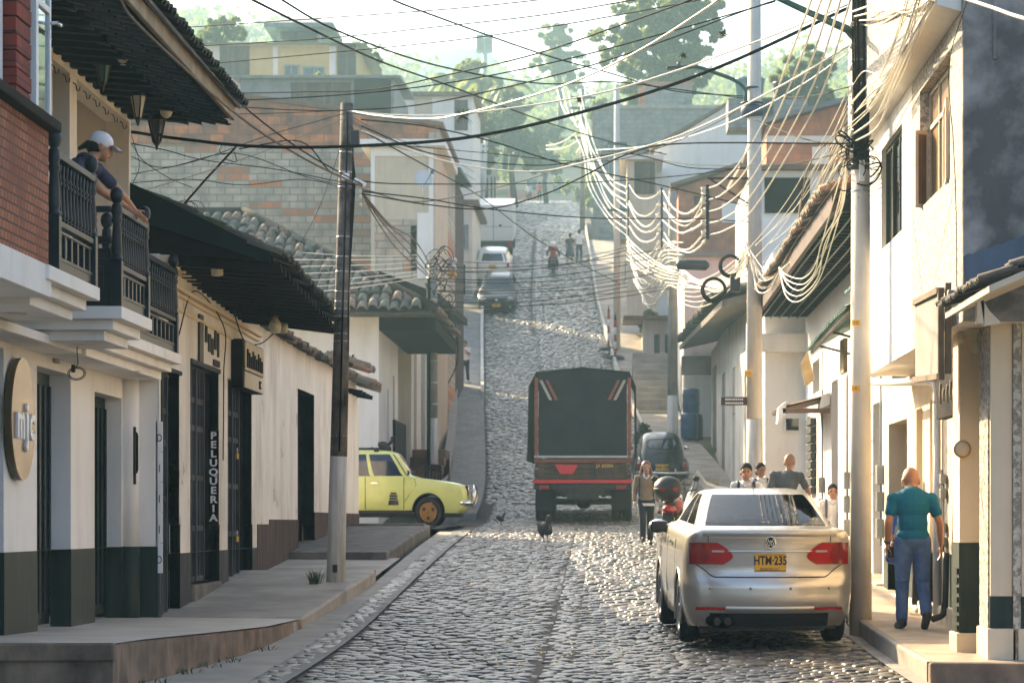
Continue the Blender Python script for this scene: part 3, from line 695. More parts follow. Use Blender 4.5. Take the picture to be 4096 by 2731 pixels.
q = MB(); q.box(XW - .3, XW - .24, 24.95, 25.75, E(1.9), E(4.43)); q.box(XW - .24, XW - .2, 24.95, 25.03, E(1.9), E(4.43)); q.box(XW - .24, XW - .2, 25.67, 25.75, E(1.9), E(4.43)); q.build('balcony_door', 'green_dark', bh, bevel=.004)
# stepped slabs
sl_ = MB()
def tiers(x, ya, yb, z=1.95, first=True):
    for i, (a, b_) in enumerate(((z, z - .11), (z - .112, z - .20), (z - .202, z - .29))):
        d = .095 * i; sl_.box(-5.29 - .003 * i, x - d, ya + d, yb - d, E(b_), E(a))
tiers(-4.25, 19.9, 21.88, 1.965); tiers(-4.27, 22.98, 24.5, 1.905); tiers(-4.72, 24.42, 28.95, 1.86)
sl_.box(-5.295, -4.95, 14, 28.7, E(1.585), E(1.665))
sl_.build('balcony_slab', 'plaster_clean', bh, bevel=.006)
for (x, y) in ((-4.75, 23.7), (-4.95, 27.2), (-4.75, 20.9)):
    q = MB().lathe((x, y, E(1.572 if y > 25 else (1.61 if y > 22 else 1.664))), [(.10, 0), (.10, .012), (.085, .014)], 18); q.build('ceiling_disc', 'plaster_white', bh)
railing(bh, (-4.31, 20.35), (-4.31, 21.8), E(1.966), E(2.90), 11)
railing(bh, (-4.33, 23.06), (-4.33, 24.42), E(1.906), E(2.80), 12)
railing(bh, (-4.79, 25.0), (-4.79, 28.85), E(1.862), E(2.80), 26)
railing(bh, (-4.66, 23.06), (-4.38, 23.06), E(1.906 + .40), E(2.80), 1, posts=(1, 0))
q = MB(); q.box(-5.28, -4.38, 23.03, 23.09, E(1.91), E(2.33))
for i in range(3): q.box(-5.2 + i * .28, -5.0 + i * .28, 23.022, 23.03, E(2.0), E(2.26))
q.build('side_panel', 'teal_paint', bh, bevel=.004)
# eaves: beams, boarded soffit, wavy tile ends, weathered fascia, mossy tiles
XE = -4.22
q = MB(); q.hexa([(-5.35, 14, E(4.70)), (XE, 14, E(4.62)), (XE, 29.25, E(4.52)), (-5.35, 29.25, E(4.60)), (-5.35, 14, E(4.76)), (XE, 14, E(4.68)), (XE, 29.25, E(4.58)), (-5.35, 29.25, E(4.66))])
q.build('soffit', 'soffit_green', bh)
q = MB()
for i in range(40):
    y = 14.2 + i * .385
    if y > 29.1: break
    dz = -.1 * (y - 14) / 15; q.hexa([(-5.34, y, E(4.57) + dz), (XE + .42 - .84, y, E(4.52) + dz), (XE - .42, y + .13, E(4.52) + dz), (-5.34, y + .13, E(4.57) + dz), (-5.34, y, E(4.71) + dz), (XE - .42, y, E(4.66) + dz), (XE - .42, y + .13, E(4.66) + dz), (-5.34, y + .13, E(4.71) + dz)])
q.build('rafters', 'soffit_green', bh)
q = MB()
for r in range(4):
    rows = []
    for i in range(381):
        y = 14 + i * .04; dz = -.1 * (y - 14) / 15; a = abs(math.sin((y + r * .05) * PI / .27)) * .055
        rows.append([(XE - .62 + r * .155, y, E(4.57 - r * .012) + dz + a), (XE - .45 + r * .155, y, E(4.535 - r * .012) + dz + a)])
    q.grid(rows, 0, True)
q.build('eave_tiles', 'teal_paint', bh)
q = MB(); q.hexa([(XE, 14, E(4.60)), (XE + .05, 14, E(4.60)), (XE + .05, 29.25, E(4.50)), (XE, 29.25, E(4.50)), (XE, 14, E(4.80)), (XE + .05, 14, E(4.80)), (XE + .05, 29.25, E(4.70)), (XE, 29.25, E(4.70))]); q.build('fascia', 'fascia', bh, bevel=.01)
q = MB(); tiles(q, (XE + .17, 14, E(4.74)), (0, 15.25, -.1), (-1, 0, .42), 90, 3, .17, .42, .02, MOSS); tile_part(q, 'roof_tiles', bh)
q = MB(); q.hexa([(XE + .12, 14, E(4.72)), (XE + .12, 29.2, E(4.62)), (-8.2, 29.2, E(6.3)), (-8.2, 14, E(6.4)), (XE + .12, 14, E(4.76)), (XE + .12, 29.2, E(4.66)), (-8.2, 29.2, E(6.36)), (-8.2, 14, E(6.46))]); q.build('roof', 'kerb_dark', bh)
q = MB()
for k in range(9):
    y = 24.4 + k * .5; q.tube([(XW + .002, y, E(4.36)), (XW + .03, y, E(4.34)), (XW + .04, y, E(4.28)), (XW + .06, y + .04, E(4.29)), (XW + .06, y + .06, E(4.33))], .006, 5)
q.build('wall_hooks', 'iron', bh)
# lanterns and bulbs hanging from the eaves
def lantern(u, v, Y, h, glass, label):
    c = P(u, v, Y); t = thing('eave_lantern', label, 'lantern', c, 'lanterns under the balcony house eaves'); r = h * .22
    f = MB(); 
    for k in range(6):
        a = k * PI / 3; f.tube([c + Vector((r * .45 * math.cos(a), r * .45 * math.sin(a), -h * .42)), c + Vector((r * math.cos(a), r * math.sin(a), h * .15))], .008, 4)
    f.lathe(c, [(r * 1.25, h * .15), (r * .9, h * .24), (r * .35, h * .36), (.012, h * .4), (.012, h * .75)], 6, smooth=False); f.lathe(c, [(.01, -h * .62), (.02, -h * .5), (r * .5, -h * .42), (r * .5, -h * .40)], 6, smooth=False)
    f.build('frame', 'iron', t); g = MB().lathe(c, [(r * .42, -h * .41), (r * .95, h * .15)], 6, smooth=False); g.build('glass', glass, t)
lantern(236, 150, 25.6, .42, 'lantern_glass', 'green glazed iron lantern hanging nearest the brick house')
lantern(317, 235, 27.3, .40, 'lamp_glass', 'clear glazed iron lantern between the green one and the eave end')
lantern(360, 290, 28.6, .42, 'glass_dark', 'dark six-sided lantern hanging lowest near the eave end')
for (u, v, Y, lb) in ((283, 131, 25.4, 'round bulb in a socket beside the green lantern'), (382, 254, 28.2, 'round bulb in a socket beside the dark lantern')):
    c = P(u, v, Y); t = thing('eave_bulb', lb, 'light bulb', c, 'bulbs under the balcony house eaves'); q = MB().lathe(c, [(.07, .03), (.07, .11), (.045, .12), (.04, .3)], 14); q.build('socket', 'iron', t); MB().ball(c, (.07, .07, .085)).build('globe', 'lamp_glass', t)
# brick house beside it
br = thing('brick_house', 'house with orange brick wall and white framed windows over the pavement', 'house', (-4.3, 17, E(1.73)))
q = MB(); q.box(-7, -4.3, 10, 20.1, E(1.975), E(3.0)); q.build('wall', 'brick_orange', br)
q = MB(); q.box(-7, -4.28, 10, 20.12, E(1.73), E(1.972)); q.build('ring_beam', 'plaster_clean', br, bevel=.006)
q = MB(); q.box(-7, -4.21, 10, 20.16, E(3.003), E(3.085)); q.build('sill', 'dark_wood', br, bevel=.01)
q = MB()
for i, zz in enumerate(np.arange(3.09, 5.2, .125)): q.box(-4.62, -4.33 + (i % 2) * .006, 19.13, 19.62, E(zz), E(zz + .115))
q.build('brick_pier', 'brick_red', br, bevel=.008)
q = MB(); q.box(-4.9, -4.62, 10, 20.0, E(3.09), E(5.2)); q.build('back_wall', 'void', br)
f = MB()
for (y0, y1) in ((16.6, 19.1),):
    f.box(-4.5, -4.42, y0, y0 + .07, E(3.09), E(5.2)); f.box(-4.5, -4.42, y1 - .10, y1, E(3.09), E(5.2)); f.box(-4.49, -4.43, 18.35, 18.42, E(3.09), E(5.2)); f.box(-4.49, -4.43, y0, y1, E(3.88), E(3.94)); f.box(-4.5, -4.42, y0, y1, E(3.09), E(3.14))
wf = f.build('window_frame', 'white_paint', br, bevel=.004)
q = MB(); rows = []
for i in range(20):
    z = 3.15 + i * .1; rows.append([(-4.55 + .03 * math.sin(j * 1.3 + i * .1), 17.2 + j * .085 + (.22 * math.sin(i * .17) if j > 8 else 0), E(z)) for j in range(17)])
q.grid(rows); q.build('curtain', 'curtain', br)
f = MB(); f.box(-4.36, -4.31, 19.72, 19.80, E(3.09), E(5.2)); f.box(-4.36, -4.31, 20.20, 20.25, E(3.09), E(5.2)); f.box(-4.36, -4.31, 19.80, 20.20, E(3.09), E(3.15)); f.box(-4.36, -4.31, 19.80, 20.20, E(3.93), E(3.98))
cf = f.build('casement', 'white_paint', br, bevel=.004); q = MB(); q.box(-4.34, -4.33, 19.79, 20.21, E(3.14), E(5.2)); q.build('pane', 'mirror', cf)
q = MB().tube([(-4.31, 20.22, E(3.86)), (-4.25, 20.22, E(3.87)), (-4.22, 20.2, E(3.84)), (-4.22, 20.08, E(3.83))], .014); q.build('handle', 'chrome', cf)
# oval sign with letters
sg = thing('oval_sign', 'tall oval wooden sign board with white joined letters on the white wall', 'sign', (XW + .1, 23.3, E(.9)))
cy_, cz_, ry_, rz_ = 23.33, E(.925), .47, .545
q = MB(); pts = [(XW + .02, cy_ + ry_ * math.cos(2 * PI * k / 40), cz_ + rz_ * math.sin(2 * PI * k / 40)) for k in range(40)]; q.prism(pts, (.055, 0, 0)); q.build('edge_board', 'sign_wood_edge', sg)
pts = [(XW + .0755, cy_ + ry_ * math.cos(2 * PI * k / 40), cz_ + rz_ * math.sin(2 * PI * k / 40)) for k in range(40)]; q = MB(); q.prism(pts, (.012, 0, 0)); q.build('face_board', 'sign_wood', sg)
q = MB(); q.text('m', face_px(XW + .10, cy_ - .19, cz_ - .03), .46, .012, bold=.012, xs=.85); q.text('j', face_px(XW + .10, cy_ + .07, cz_ - .03), .46, .012, bold=.014); q.text('c', face_px(XW + .10, cy_ + .26, cz_ - .03), .46, .012, bold=.012); q.build('letters', 'letter_white', sg)
q = MB(); q.box(XW + .002, XW + .03, 24.95, 25.15, E(1.53), E(1.66)); q.box(XW + .03, XW + .034, 24.98, 25.12, E(1.55), E(1.64)); single(q, 'number_plate_sign', 'concrete', 'small grey house plate on the white wall above the doorways', 'plate', bevel=.004)
q = MB(); q.box(-5.24, -5.16, 28.58, 28.72, E(.42), E(1.05)); t = thing('meter_cover', 'dark tall meter cover with a long handle on the rounded corner', 'meter cover', (-5.2, 28.6, E(.42))); q.build('cover', 'iron', t, bevel=.008)
q = MB().tube([(-5.15, 28.56, E(.98)), (-5.13, 28.5, E(.95)), (-5.13, 28.5, E(.58)), (-5.15, 28.56, E(.55))], .014); q.build('handle', 'green_dark', t)
# coil of spare wire under the balcony
t = thing('wire_coil', 'loose coil of thin wire hanging under the balcony slab', 'wire coil', P(176, 853, 23.9))
c0 = P(176, 855, 23.9); q = MB()
for k in range(6):
    a = RD.uniform(-.3, .3); rr = RD.uniform(.055, .075); q.tube([c0 + Vector((rr * 1.15 * math.cos(x), rr * .5 * math.sin(x) * math.sin(a + .5), rr * .85 * math.sin(x) - .01)) for x in np.linspace(0, 2 * PI, 22)], .0035, 4)
q.build('loops', 'cable_brown', t); q = MB().tube(crom([P(178, 786, 23.9), P(177, 810, 23.9), P(179, 834, 23.9), P(172, 845, 23.9)], 4), .004, 4); q.build('lead', 'cable_black', t)
q = MB().box(c0.x - .045, c0.x - .015, c0.y - .02, c0.y + .02, c0.z, c0.z + .07); q.build('plug', 'black', t)

# ================================================================ hairdresser's house
ph = thing('hairdresser_house', 'long low white house with three dark barred doors and a sagging dark roof', 'house', (-4.95, 36, G(36)))
XP = -4.95
dA, dB, dC, dD = (28.95, 30.2), (31.0, 33.26), (34.06, 36.35), (41.75, 44.1)
gz = lambda y: G(y) + .1
opsP = [(*dA, G(28) - .3, E(1.70), .12), (*dB, G(32) + .28, E(1.90), .14), (*dC, G(34) + .05, E(1.88), .14), (*dD, G(41) - .2, E(2.15), .2)]
mb = MB(); wall_x(mb, XP, 1, 28.85, 37.2, E(-.35), E(2.97), opsP, ends=False); wall_x(mb, XP, 1, 37.2, 52, E(-.02), E(2.80), opsP, ends=False)
mb.quad((XP, 28.85, E(-.35)), (XP, 28.85, E(2.97)), (XP - .4, 28.85, E(2.97)), (XP - .4, 28.85, E(-.35)))
mb.quad((XP, 52, E(-.3)), (XP - 8, 52, E(-.3)), (XP - 8, 52, E(2.8)), (XP, 52, E(2.8))); mb.build('wall', 'plaster_old', ph)
mb = MB(); wall_x(mb, XP + .008, 1, 28.84, 36.9, E(-1.6), E(-.352), opsP, ends=True, top=True); mb.build('painted_base', 'grey_base', ph)
mb = MB(); wall_x(mb, XP + .012, 1, 36.9, 52.01, E(-1.6), E(-.02), opsP, ends=True, top=True)
for (a, b_, z) in ((38.2, 41.75, .05), (44.1, 52.0, .18)): mb.box(XP - .02, XP + .014, a, b_, E(-.1), E(z))
mb.build('plinth', 'brown_base', ph)
mb = MB()
for (z, o_, h) in ((2.60, .05, .05), (2.66, .09, .05), (2.44, .035, .04), (2.86, .12, .10)): mb.hexa([(XP - .1, 28.86, E(z)), (XP + o_, 28.86, E(z)), (XP + o_, 36.9, E(z - .05)), (XP - .1, 36.9, E(z - .05)), (XP - .1, 28.86, E(z + h)), (XP + o_, 28.86, E(z + h)), (XP + o_, 36.9, E(z + h - .05)), (XP - .1, 36.9, E(z + h - .05))])
mb.build('cornice', 'plaster_cream', ph, bevel=.015)
for (a, b_), z0, z1 in ((dA, FL - .1, 1.70), (dB, G(32) + .30, 1.90), (dC, G(34) + .1, 1.88)):
    z1 = E(z1); q = MB(); xx = XP - .12; q.box(xx - .05, xx, a, b_, z0, z1)
    H = z1 - z0; ym = b_ - (b_ - a) * .33
    for zz in (0, .235, .47, .70, .83, .985): q.box(xx, xx + .045, a, ym, z0 + H * zz, z0 + H * zz + .07)
    nb = 7
    for i in range(nb + 1):
        y = a + .03 + (ym - a - .06) * i / nb; q.box(xx, xx + (.06 if i in (0, 4, nb) else .035), y - .025, y + .025, z0, z1 - .02)
    do = q.build('door', 'grey_base', ph, bevel=.004)
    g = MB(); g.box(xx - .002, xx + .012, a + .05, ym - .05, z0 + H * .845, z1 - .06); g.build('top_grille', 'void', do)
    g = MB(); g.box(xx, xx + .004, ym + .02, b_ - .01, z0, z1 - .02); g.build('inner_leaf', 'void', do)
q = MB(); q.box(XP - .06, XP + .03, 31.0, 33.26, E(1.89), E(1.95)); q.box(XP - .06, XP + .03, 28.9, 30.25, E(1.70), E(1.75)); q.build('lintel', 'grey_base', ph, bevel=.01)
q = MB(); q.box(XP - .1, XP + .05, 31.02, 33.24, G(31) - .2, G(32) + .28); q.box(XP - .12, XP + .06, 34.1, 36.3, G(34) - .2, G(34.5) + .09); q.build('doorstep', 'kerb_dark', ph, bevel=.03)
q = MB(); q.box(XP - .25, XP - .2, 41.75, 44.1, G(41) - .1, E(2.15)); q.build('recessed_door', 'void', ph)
# roof: dark boarded eave with beams, green gable board, old tiles
XR = -3.72
zs = lambda y: E(2.90 - .27 * (y - 29) / 6.6)
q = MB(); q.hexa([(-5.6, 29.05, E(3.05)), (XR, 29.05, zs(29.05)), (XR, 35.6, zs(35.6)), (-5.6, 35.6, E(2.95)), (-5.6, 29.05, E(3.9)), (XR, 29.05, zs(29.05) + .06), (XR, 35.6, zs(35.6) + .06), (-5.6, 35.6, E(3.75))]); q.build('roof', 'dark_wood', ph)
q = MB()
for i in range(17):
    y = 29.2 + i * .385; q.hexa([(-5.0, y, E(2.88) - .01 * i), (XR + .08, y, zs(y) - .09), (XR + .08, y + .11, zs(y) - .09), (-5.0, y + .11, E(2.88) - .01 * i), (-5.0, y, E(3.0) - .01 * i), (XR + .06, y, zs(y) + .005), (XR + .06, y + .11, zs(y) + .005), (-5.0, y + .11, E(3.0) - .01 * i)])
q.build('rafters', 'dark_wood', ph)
q = MB(); q.prism([(XR - .02, 29.03, zs(29) - .02), (-5.75, 29.03, E(3.52)), (-5.75, 29.03, E(4.0)), (XR - .02, 29.03, zs(29) + .10)], (0, -.03, 0)); q.build('gable_board', 'green_dark', ph)
q = MB(); tiles(q, (XR + .10, 29.0, zs(29) + .05), (0, 6.6, -.27), (-1, 0, .45), 36, 5, .185, .42, .025, MOSS + [(.05, .04, .035)]); tile_part(q, 'roof_tiles', ph)
q = MB(); tiles(q, (XP + .22, 35.9, E(2.72)), (0, 1, -.003), (-1, 0, .42), 84, 3, .185, .42, .04, CLAY + MOSS); tile_part(q, 'wall_head_tiles', ph)
q = MB(); tiles(q, (XP + .48, 49.0, E(2.55)), (0, 1, 0), (-1, 0, .42), 10, 3, .24, .48, .05, CLAY, .05); tiles(q, (XP + .36, 49.8, E(2.86)), (0, 1, .02), (-1, 0, .42), 6, 2, .25, .48, .06, CLAY, .05); tile_part(q, 'broken_corner_tiles', ph)
q = MB()
for i in range(4): q.bar((XP - .5, 49.4 + i * .7, E(2.60)), (XP + .32, 49.4 + i * .7, E(2.46)), .10, .08)
q.build('rotten_beam', 'dark_wood', ph)
# plants rooted in the roof
def tuft(name, label, base, n, h, mat, spread=.5, wid=.03, cat='plant', group=None):
    q = MB(); b0 = Vector(base)
    for k in range(n):
        a = RD.uniform(0, 2 * PI); L = h * RD.uniform(.5, 1.1); d = Vector((math.cos(a) * spread, math.sin(a) * spread, 1)).normalized(); s = b0 + Vector((RD.uniform(-.1, .1), RD.uniform(-.1, .1), 0)) * spread * 2
        sd_ = Vector((-d.y, d.x, 0)).normalized() * wid; m1 = s + d * L * .55; e = s + d * L + Vector((d.x, d.y, -.5)) * L * .25
        q.add([s - sd_ * .5, s + sd_ * .5, m1 + sd_, e, m1 - sd_], [(0, 1, 2, 4), (4, 2, 3)])
    return single(q, name, mat, label, cat, group, loc=base)
for i in range(5): tuft('roof_plant', 'yellow-green leafy plant growing on the dark roof edge, of a row', P(628 + i * 13, 612 + i * 12, 32.5 + .5 * i), 7, .14, 'leaf_yellow', .6, .02, 'plant', 'plants along the dark roof edge')
# signs and fittings on this front
t = thing('worn_wall_sign', 'worn sign of broken dark strokes painted over the middle door', 'sign', (XP, 32, E(2.3))); q = MB(); q.box(XP + .003, XP + .03, 31.55, 31.85, E(1.95), E(2.52)); q.build('dark_board', 'iron', t)
q = MB()
for i, (y, z, h, w_) in enumerate(((32.1, 2.22, .2, .07), (32.35, 2.12, .22, .1), (32.6, 2.1, .2, .08), (32.85, 2.18, .26, .08), (33.1, 2.1, .3, .06), (32.75, 1.97, .08, .28))): q.box(XP + .003, XP + .02, y, y + w_ * 1.8, E(z), E(z + h))
q.build('strokes', 'grey_base', t)
t = thing('box_sign', 'brown wooden box sign with slatted letters above the far barred door', 'sign', (XP + .1, 35.3, E(1.73))); q = MB(); q.box(XP + .003, XP + .16, 34.35, 36.35, E(1.78), E(2.42)); q.build('box', 'dark_wood', t, bevel=.01)
q = MB(); q.box(XP + .161, XP + .175, 34.45, 36.3, E(2.02), E(2.40)); q.build('wood_face', 'brass_wood', t); q = MB(); q.box(XP + .161, XP + .172, 34.45, 36.3, E(1.79), E(2.0)); q.build('lower_face', 'plaster_beige', t)
q = MB()
for i in range(9): q.box(XP + .176, XP + .19, 34.6 + i * .18, 34.69 + i * .18, E(2.06), E(2.30 - .04 * (i % 3)))
q.text('I C', face_px(XP + .18, 35.9, E(1.88)), .16, .006); q.build('letters', 'dark_wood', t)
t = thing('vertical_letter_sign', 'vertical sign of white letters reading PELUQUERIA at the middle door', 'sign', (XP - .02, 33.2, E(.5)))
q = MB(); q.box(XP - .125, XP + .005, 33.235, 33.25, E(-.02), E(1.17)); q.build('dark_board', 'void', t)
q = MB()
for i, ch in enumerate('PELUQUERIA'): q.text(ch, face_cam(XP - .06, 33.225, E(1.105 - i * .116)), .125, .008, bold=.004, xs=1.15)
q.build('letters', 'letter_white', t)
t = thing('narrow_plate_sign', 'narrow white vertical plate sign with black marks beside the nearest barred door', 'sign', (XP + .03, 28.9, E(.3)))
q = MB()
for i in range(5): q.box(XP - .03, XP + .045, 28.80, 28.82, E(1.12 - (i + 1) * .335), E(1.115 - i * .335))
q.build('plates', 'white_paint', t, bevel=.003)
q = MB()
for i, ch in enumerate('DIIID'): q.text(ch, face_cam(XP + .012, 28.795, E(.93 - i * .335)), .12, .003, xs=.7)
q.build('marks', 'black', t)
for (u, v, Y, lb) in ((499, 614, 29.6, 'cream jar lamp hanging alone under the dark eave'), (632, 748, 34.0, 'larger cream jar lamp of the pair under the eave end'), (651, 752, 34.9, 'smaller cream jar lamp of the pair under the eave end')):
    c = P(u, v, Y); s = .075 if Y < 34.5 else .06; t = thing('jar_lamp', lb, 'lamp', c, 'jar lamps under the dark eave'); MB().lathe(c, [(s * .5, -s * 1.3), (s * .9, -s * 1.2), (s, -s * .2), (s, s * .2), (s * .95, s * .6), (s * .6, s)], 14).build('jar', 'lamp_glass', t); MB().lathe(c, [(s * .5, s), (s * .55, s * 1.5), (.012, s * 1.6), (.012, s * 3)], 10).build('holder', 'brass_wood', t)
for (v, lb) in ((1046, 'brass padlock on the upper bolt of the far barred door'), (1236, 'brass padlock on the lower bolt of the far barred door')):
    c = P(545, v, YX(545, XP + .02)); t = thing('padlock', lb, 'padlock', c, 'padlocks on the barred door'); q = MB().box(c.x - .012, c.x + .012, c.y - .05, c.y + .05, c.z - .045, c.z + .03); q.build('body', 'yellow_tag', t, bevel=.006)
    MB().tube([c + Vector((0, -.03, .03)), c + Vector((0, -.03, .08)), c + Vector((0, 0, .1)), c + Vector((0, .03, .08)), c + Vector((0, .03, .03))], .008, 6).build('shackle', 'steel', t)
q = MB(); q.tube(crom([(XP + .03, 29.9, E(2.1)), (XP + .05, 31, E(2.75)), (XP + .06, 33.3, E(2.5)), (XP + .03, 33.5, E(1.9)), (XP + .03, 33.45, E(.8))], 8), .008, 5); single(q, 'wall_wire', 'cable_black', 'thin wire sagging down the hairdresser wall between doors', 'wire')
q = MB(); q.tube(crom([(XP + .12, 33.6, E(2.8)), (XP + .08, 35, E(2.45)), (XP + .10, 36.5, E(2.5)), (XP + .2, 37.5, E(2.75))], 8), .009, 5); single(q, 'wall_wire', 'cable_black', 'loose wire looping under the eave above the box sign', 'wire')
# rod with hooks leaning over this roof
t = thing('service_mast', 'thin rusty leaning mast with hooks and loops of wire on the dark roof', 'mast', P(408, 488, 31))
a, b_ = P(404, 490, 31), P(541, 338, 31); MB().tube([a, a.lerp(b_, .5) + Vector((0, 0, .012)), b_], .014, 8).build('rod', 'dark_wood', t)
q = MB()
for f, s in ((.93, 1), (.82, -1)):
    p = a.lerp(b_, f); q.tube(crom([p, p + Vector((-.10 * s, 0, -.03)), p + Vector((-.14 * s, 0, .02 * s)), p + Vector((-.11 * s, 0, .09))], 5), .007, 5)
q.build('hook', 'iron', t); q = MB()
for k in range(4):
    c = a + Vector((.06 + k * .04, 0, .05)); rr = .07 + .02 * (k % 2); q.tube([c + Vector((rr * 1.3 * math.cos(x) + .01 * k, .02 * k, rr * math.sin(x) + .02)) for x in np.linspace(0, 2 * PI, 20)], .004, 4)
q.build('loops', 'cable_black', t)
# weeds along the kerb
for i, (u, v, Y) in enumerate(((435, 1520, 21.9), (470, 1505, 23), (500, 1485, 23.8), (520, 1475, 24.5), (585, 1440, 25.9))): tuft('kerb_weed', 'small green weed growing at the foot of the stained kerb', (LK(Y) + .05, Y, G(Y) - .02), 26, .10, 'grass_green', .8, .006, 'weed', 'weeds along the stained kerb')
tuft('pole_weed', 'tuft of long green grass beside the dark wooden pole', (-3.75, 33.6, G(33.6) + .12), 60, .28, 'grass_green', .35, .008, 'grass tuft')
tuft('wall_weed', 'dry grass tuft at the brown plinth of the low house', (-4.85, 41, G(41) + .02), 40, .2, 'grass_green', .6, .008, 'grass tuft')
# ---------------- old wooden pole
pz = thing('old_pole', 'dark weathered pole with white painted foot and wire bands beside the low house', 'utility pole', (X(770, 34), 34, G(34)))
b0, tp = Vector((X(770, 34), 34, G(34) - .1)), P(797, 238, 34); bl = lambda f: b0.lerp(tp, f)
MB().tube([bl(.29), bl(.6), bl(1)], [.112, .100, .082], 14).build('shaft', 'pole_wood', pz); MB().tube([bl(0), bl(.29)], [.125, .1125], 14).build('painted_foot', 'pole_white', pz)
q = MB()
for f in (.33, .52, .535, .57, .585, .60, .62, .66, .69, .73, .83, .86, .9): p = bl(f); q.lathe((p.x, p.y, p.z), [(.116 - .03 * f, 0), (.12 - .03 * f, .006), (.12 - .03 * f, .014), (.116 - .03 * f, .02)], 14)
q.build('wire_band', 'steel', pz)
c = P(815, 318, 33.85); q = MB().box(c.x - .05, c.x + .06, c.y - .06, c.y + .02, c.z - .1, c.z + .1); q.build('junction_box', 'plastic_black', pz, bevel=.01)
c = P(794, 406, 33.85); q = MB().box(c.x - .05, c.x + .05, c.y - .03, c.y - .02, c.z - .045, c.z + .045); q.build('blank_plate', 'white_paint', pz)
c = P(822, 420, 33.85); q = MB().bar(c + Vector((-.05, 0, .04)), c + Vector((.1, 0, -.03)), .06, .06); q.build('splice_box', 'white_paint', pz, bevel=.01)
for v in (418, 440, 452, 470): q = MB(); p = P(820 + (v % 3) * 4, v, 33.8); q.ball(p, (.02, .02, .028), 8, 6); q.build('insulator', 'lamp_glass', pz)
q = MB()
for k in range(4): q.tube(crom([bl(.95 - .02 * k) + Vector((.09, -.06, 0)), bl(.85) + Vector((.10 + .012 * k, -.07, 0)), bl(.75) + Vector((.09 + .01 * k, -.07, 0)), bl(.62) + Vector((.09, -.08, 0)), bl(.5) + Vector((.1, -.06, .1 * k))], 5), .007, 5)
q.tube([bl(.3) + Vector((.02, -.12, 0)), bl(.98) + Vector((.02, -.09, 0))], .012, 5); q.build('down_lead', 'cable_black', pz)
q = MB(); p = bl(.065) + Vector((0, -.128, 0)); q.box(p.x - .03, p.x + .03, p.y - .006, p.y + .006, p.z - .05, p.z + .05); q.build('tag_plate', 'black', pz)
# ================================================================ white corner house with the old tiled hip roof
mk('fascia_red', (.045, .009, .006), .6, var=.3, scale=5)
ch = thing('tiled_corner_house', 'white corner house under an old hipped clay tile roof beyond the side street', 'house', (-5.25, 60, G(60)))
mb = MB(); wall_x(mb, -5.25, 1, 60, 65.5, E(-1), E(5.0), [(62.3, 62.75, E(.2), E(3.2), .2), (63.9, 64.5, E(0), E(3.6), .25)], ends=False); mb.quad((-5.25, 60, E(-1)), (-18, 60, E(-1)), (-18, 60, E(5)), (-5.25, 60, E(5))); mb.build('wall', 'plaster_clean', ch)
mb = MB(); mb.box(-5.6, -5.235, 64.5, 68, E(-.5), E(2.55)); mb.build('plinth', 'grey_base', ch, bevel=.01)
for (a, b_, z0, z1) in ((62.3, 62.75, .2, 3.2), (63.9, 64.5, 0, 3.6)):
    q = MB(); q.box(-5.52, -5.46, a, b_, E(z0), E(z1)); q.build('door', 'void', ch)
ey, ez, hx, hy, hzz = 58.7, E(4.72), -8.9, 63.9, E(7.5)
q = MB(); q.add([(-19, ey, ez), (-3.9, ey, ez), (-3.9, 69, ez), (-19, 69, ez), (hx, hy, hzz), (-19, hy, hzz)], [(0, 1, 4, 5), (1, 2, 4), (2, 3, 5, 4), (3, 2, 1, 0)]); q.build('roof', 'kerb_dark', ch)
q = MB(); ev = Vector((0, hy - ey, hzz - ez)).normalized(); SL = math.hypot(hy - ey, hzz - ez)
for c_ in range(60):
    x = -3.9 - (c_ + 1) * .25; nr = min(14, int((-3.9 - x) / (5.2) * SL / .40))
    if nr > 0: tiles(q, (x, ey - .1, ez + .02), (1, 0, 0), ev, 1, nr, .25, .48, .03, [(.26, .225, .165), (.21, .20, .15), (.29, .24, .18), (.19, .185, .14), (.32, .215, .145), (.25, .19, .13)], .05)
ev2 = Vector((-5.0, 0, hzz - ez)).normalized()
for c_ in range(36):
    y = ey + c_ * .25; nr = min(12, int((y - ey + .3) / 5.2 * SL / .40))
    if nr > 0: tiles(q, (-3.85, y, ez + .02), (0, 1, 0), ev2, 1, nr, .25, .48, .03, CLAY, .05)
hip = [Vector((-3.9, ey, ez)).lerp(Vector((hx, hy, hzz)), k / 14) for k in range(15)]
tile_part(q, 'roof_tiles', ch)
q = MB(); q.tube([p + Vector((0, 0, .10)) for p in hip], .13, 8); q.tube([(hx, hy, hzz + .08), (-19, hy, hzz + .08)], .13, 8); q.build('ridge_tiles', 'ridge_moss', ch)
q = MB(); q.box(-5.24, -3.95, 60.0, 68.5, ez - .30, ez - .02)
q.build('eave_box', 'dark_wood', ch)
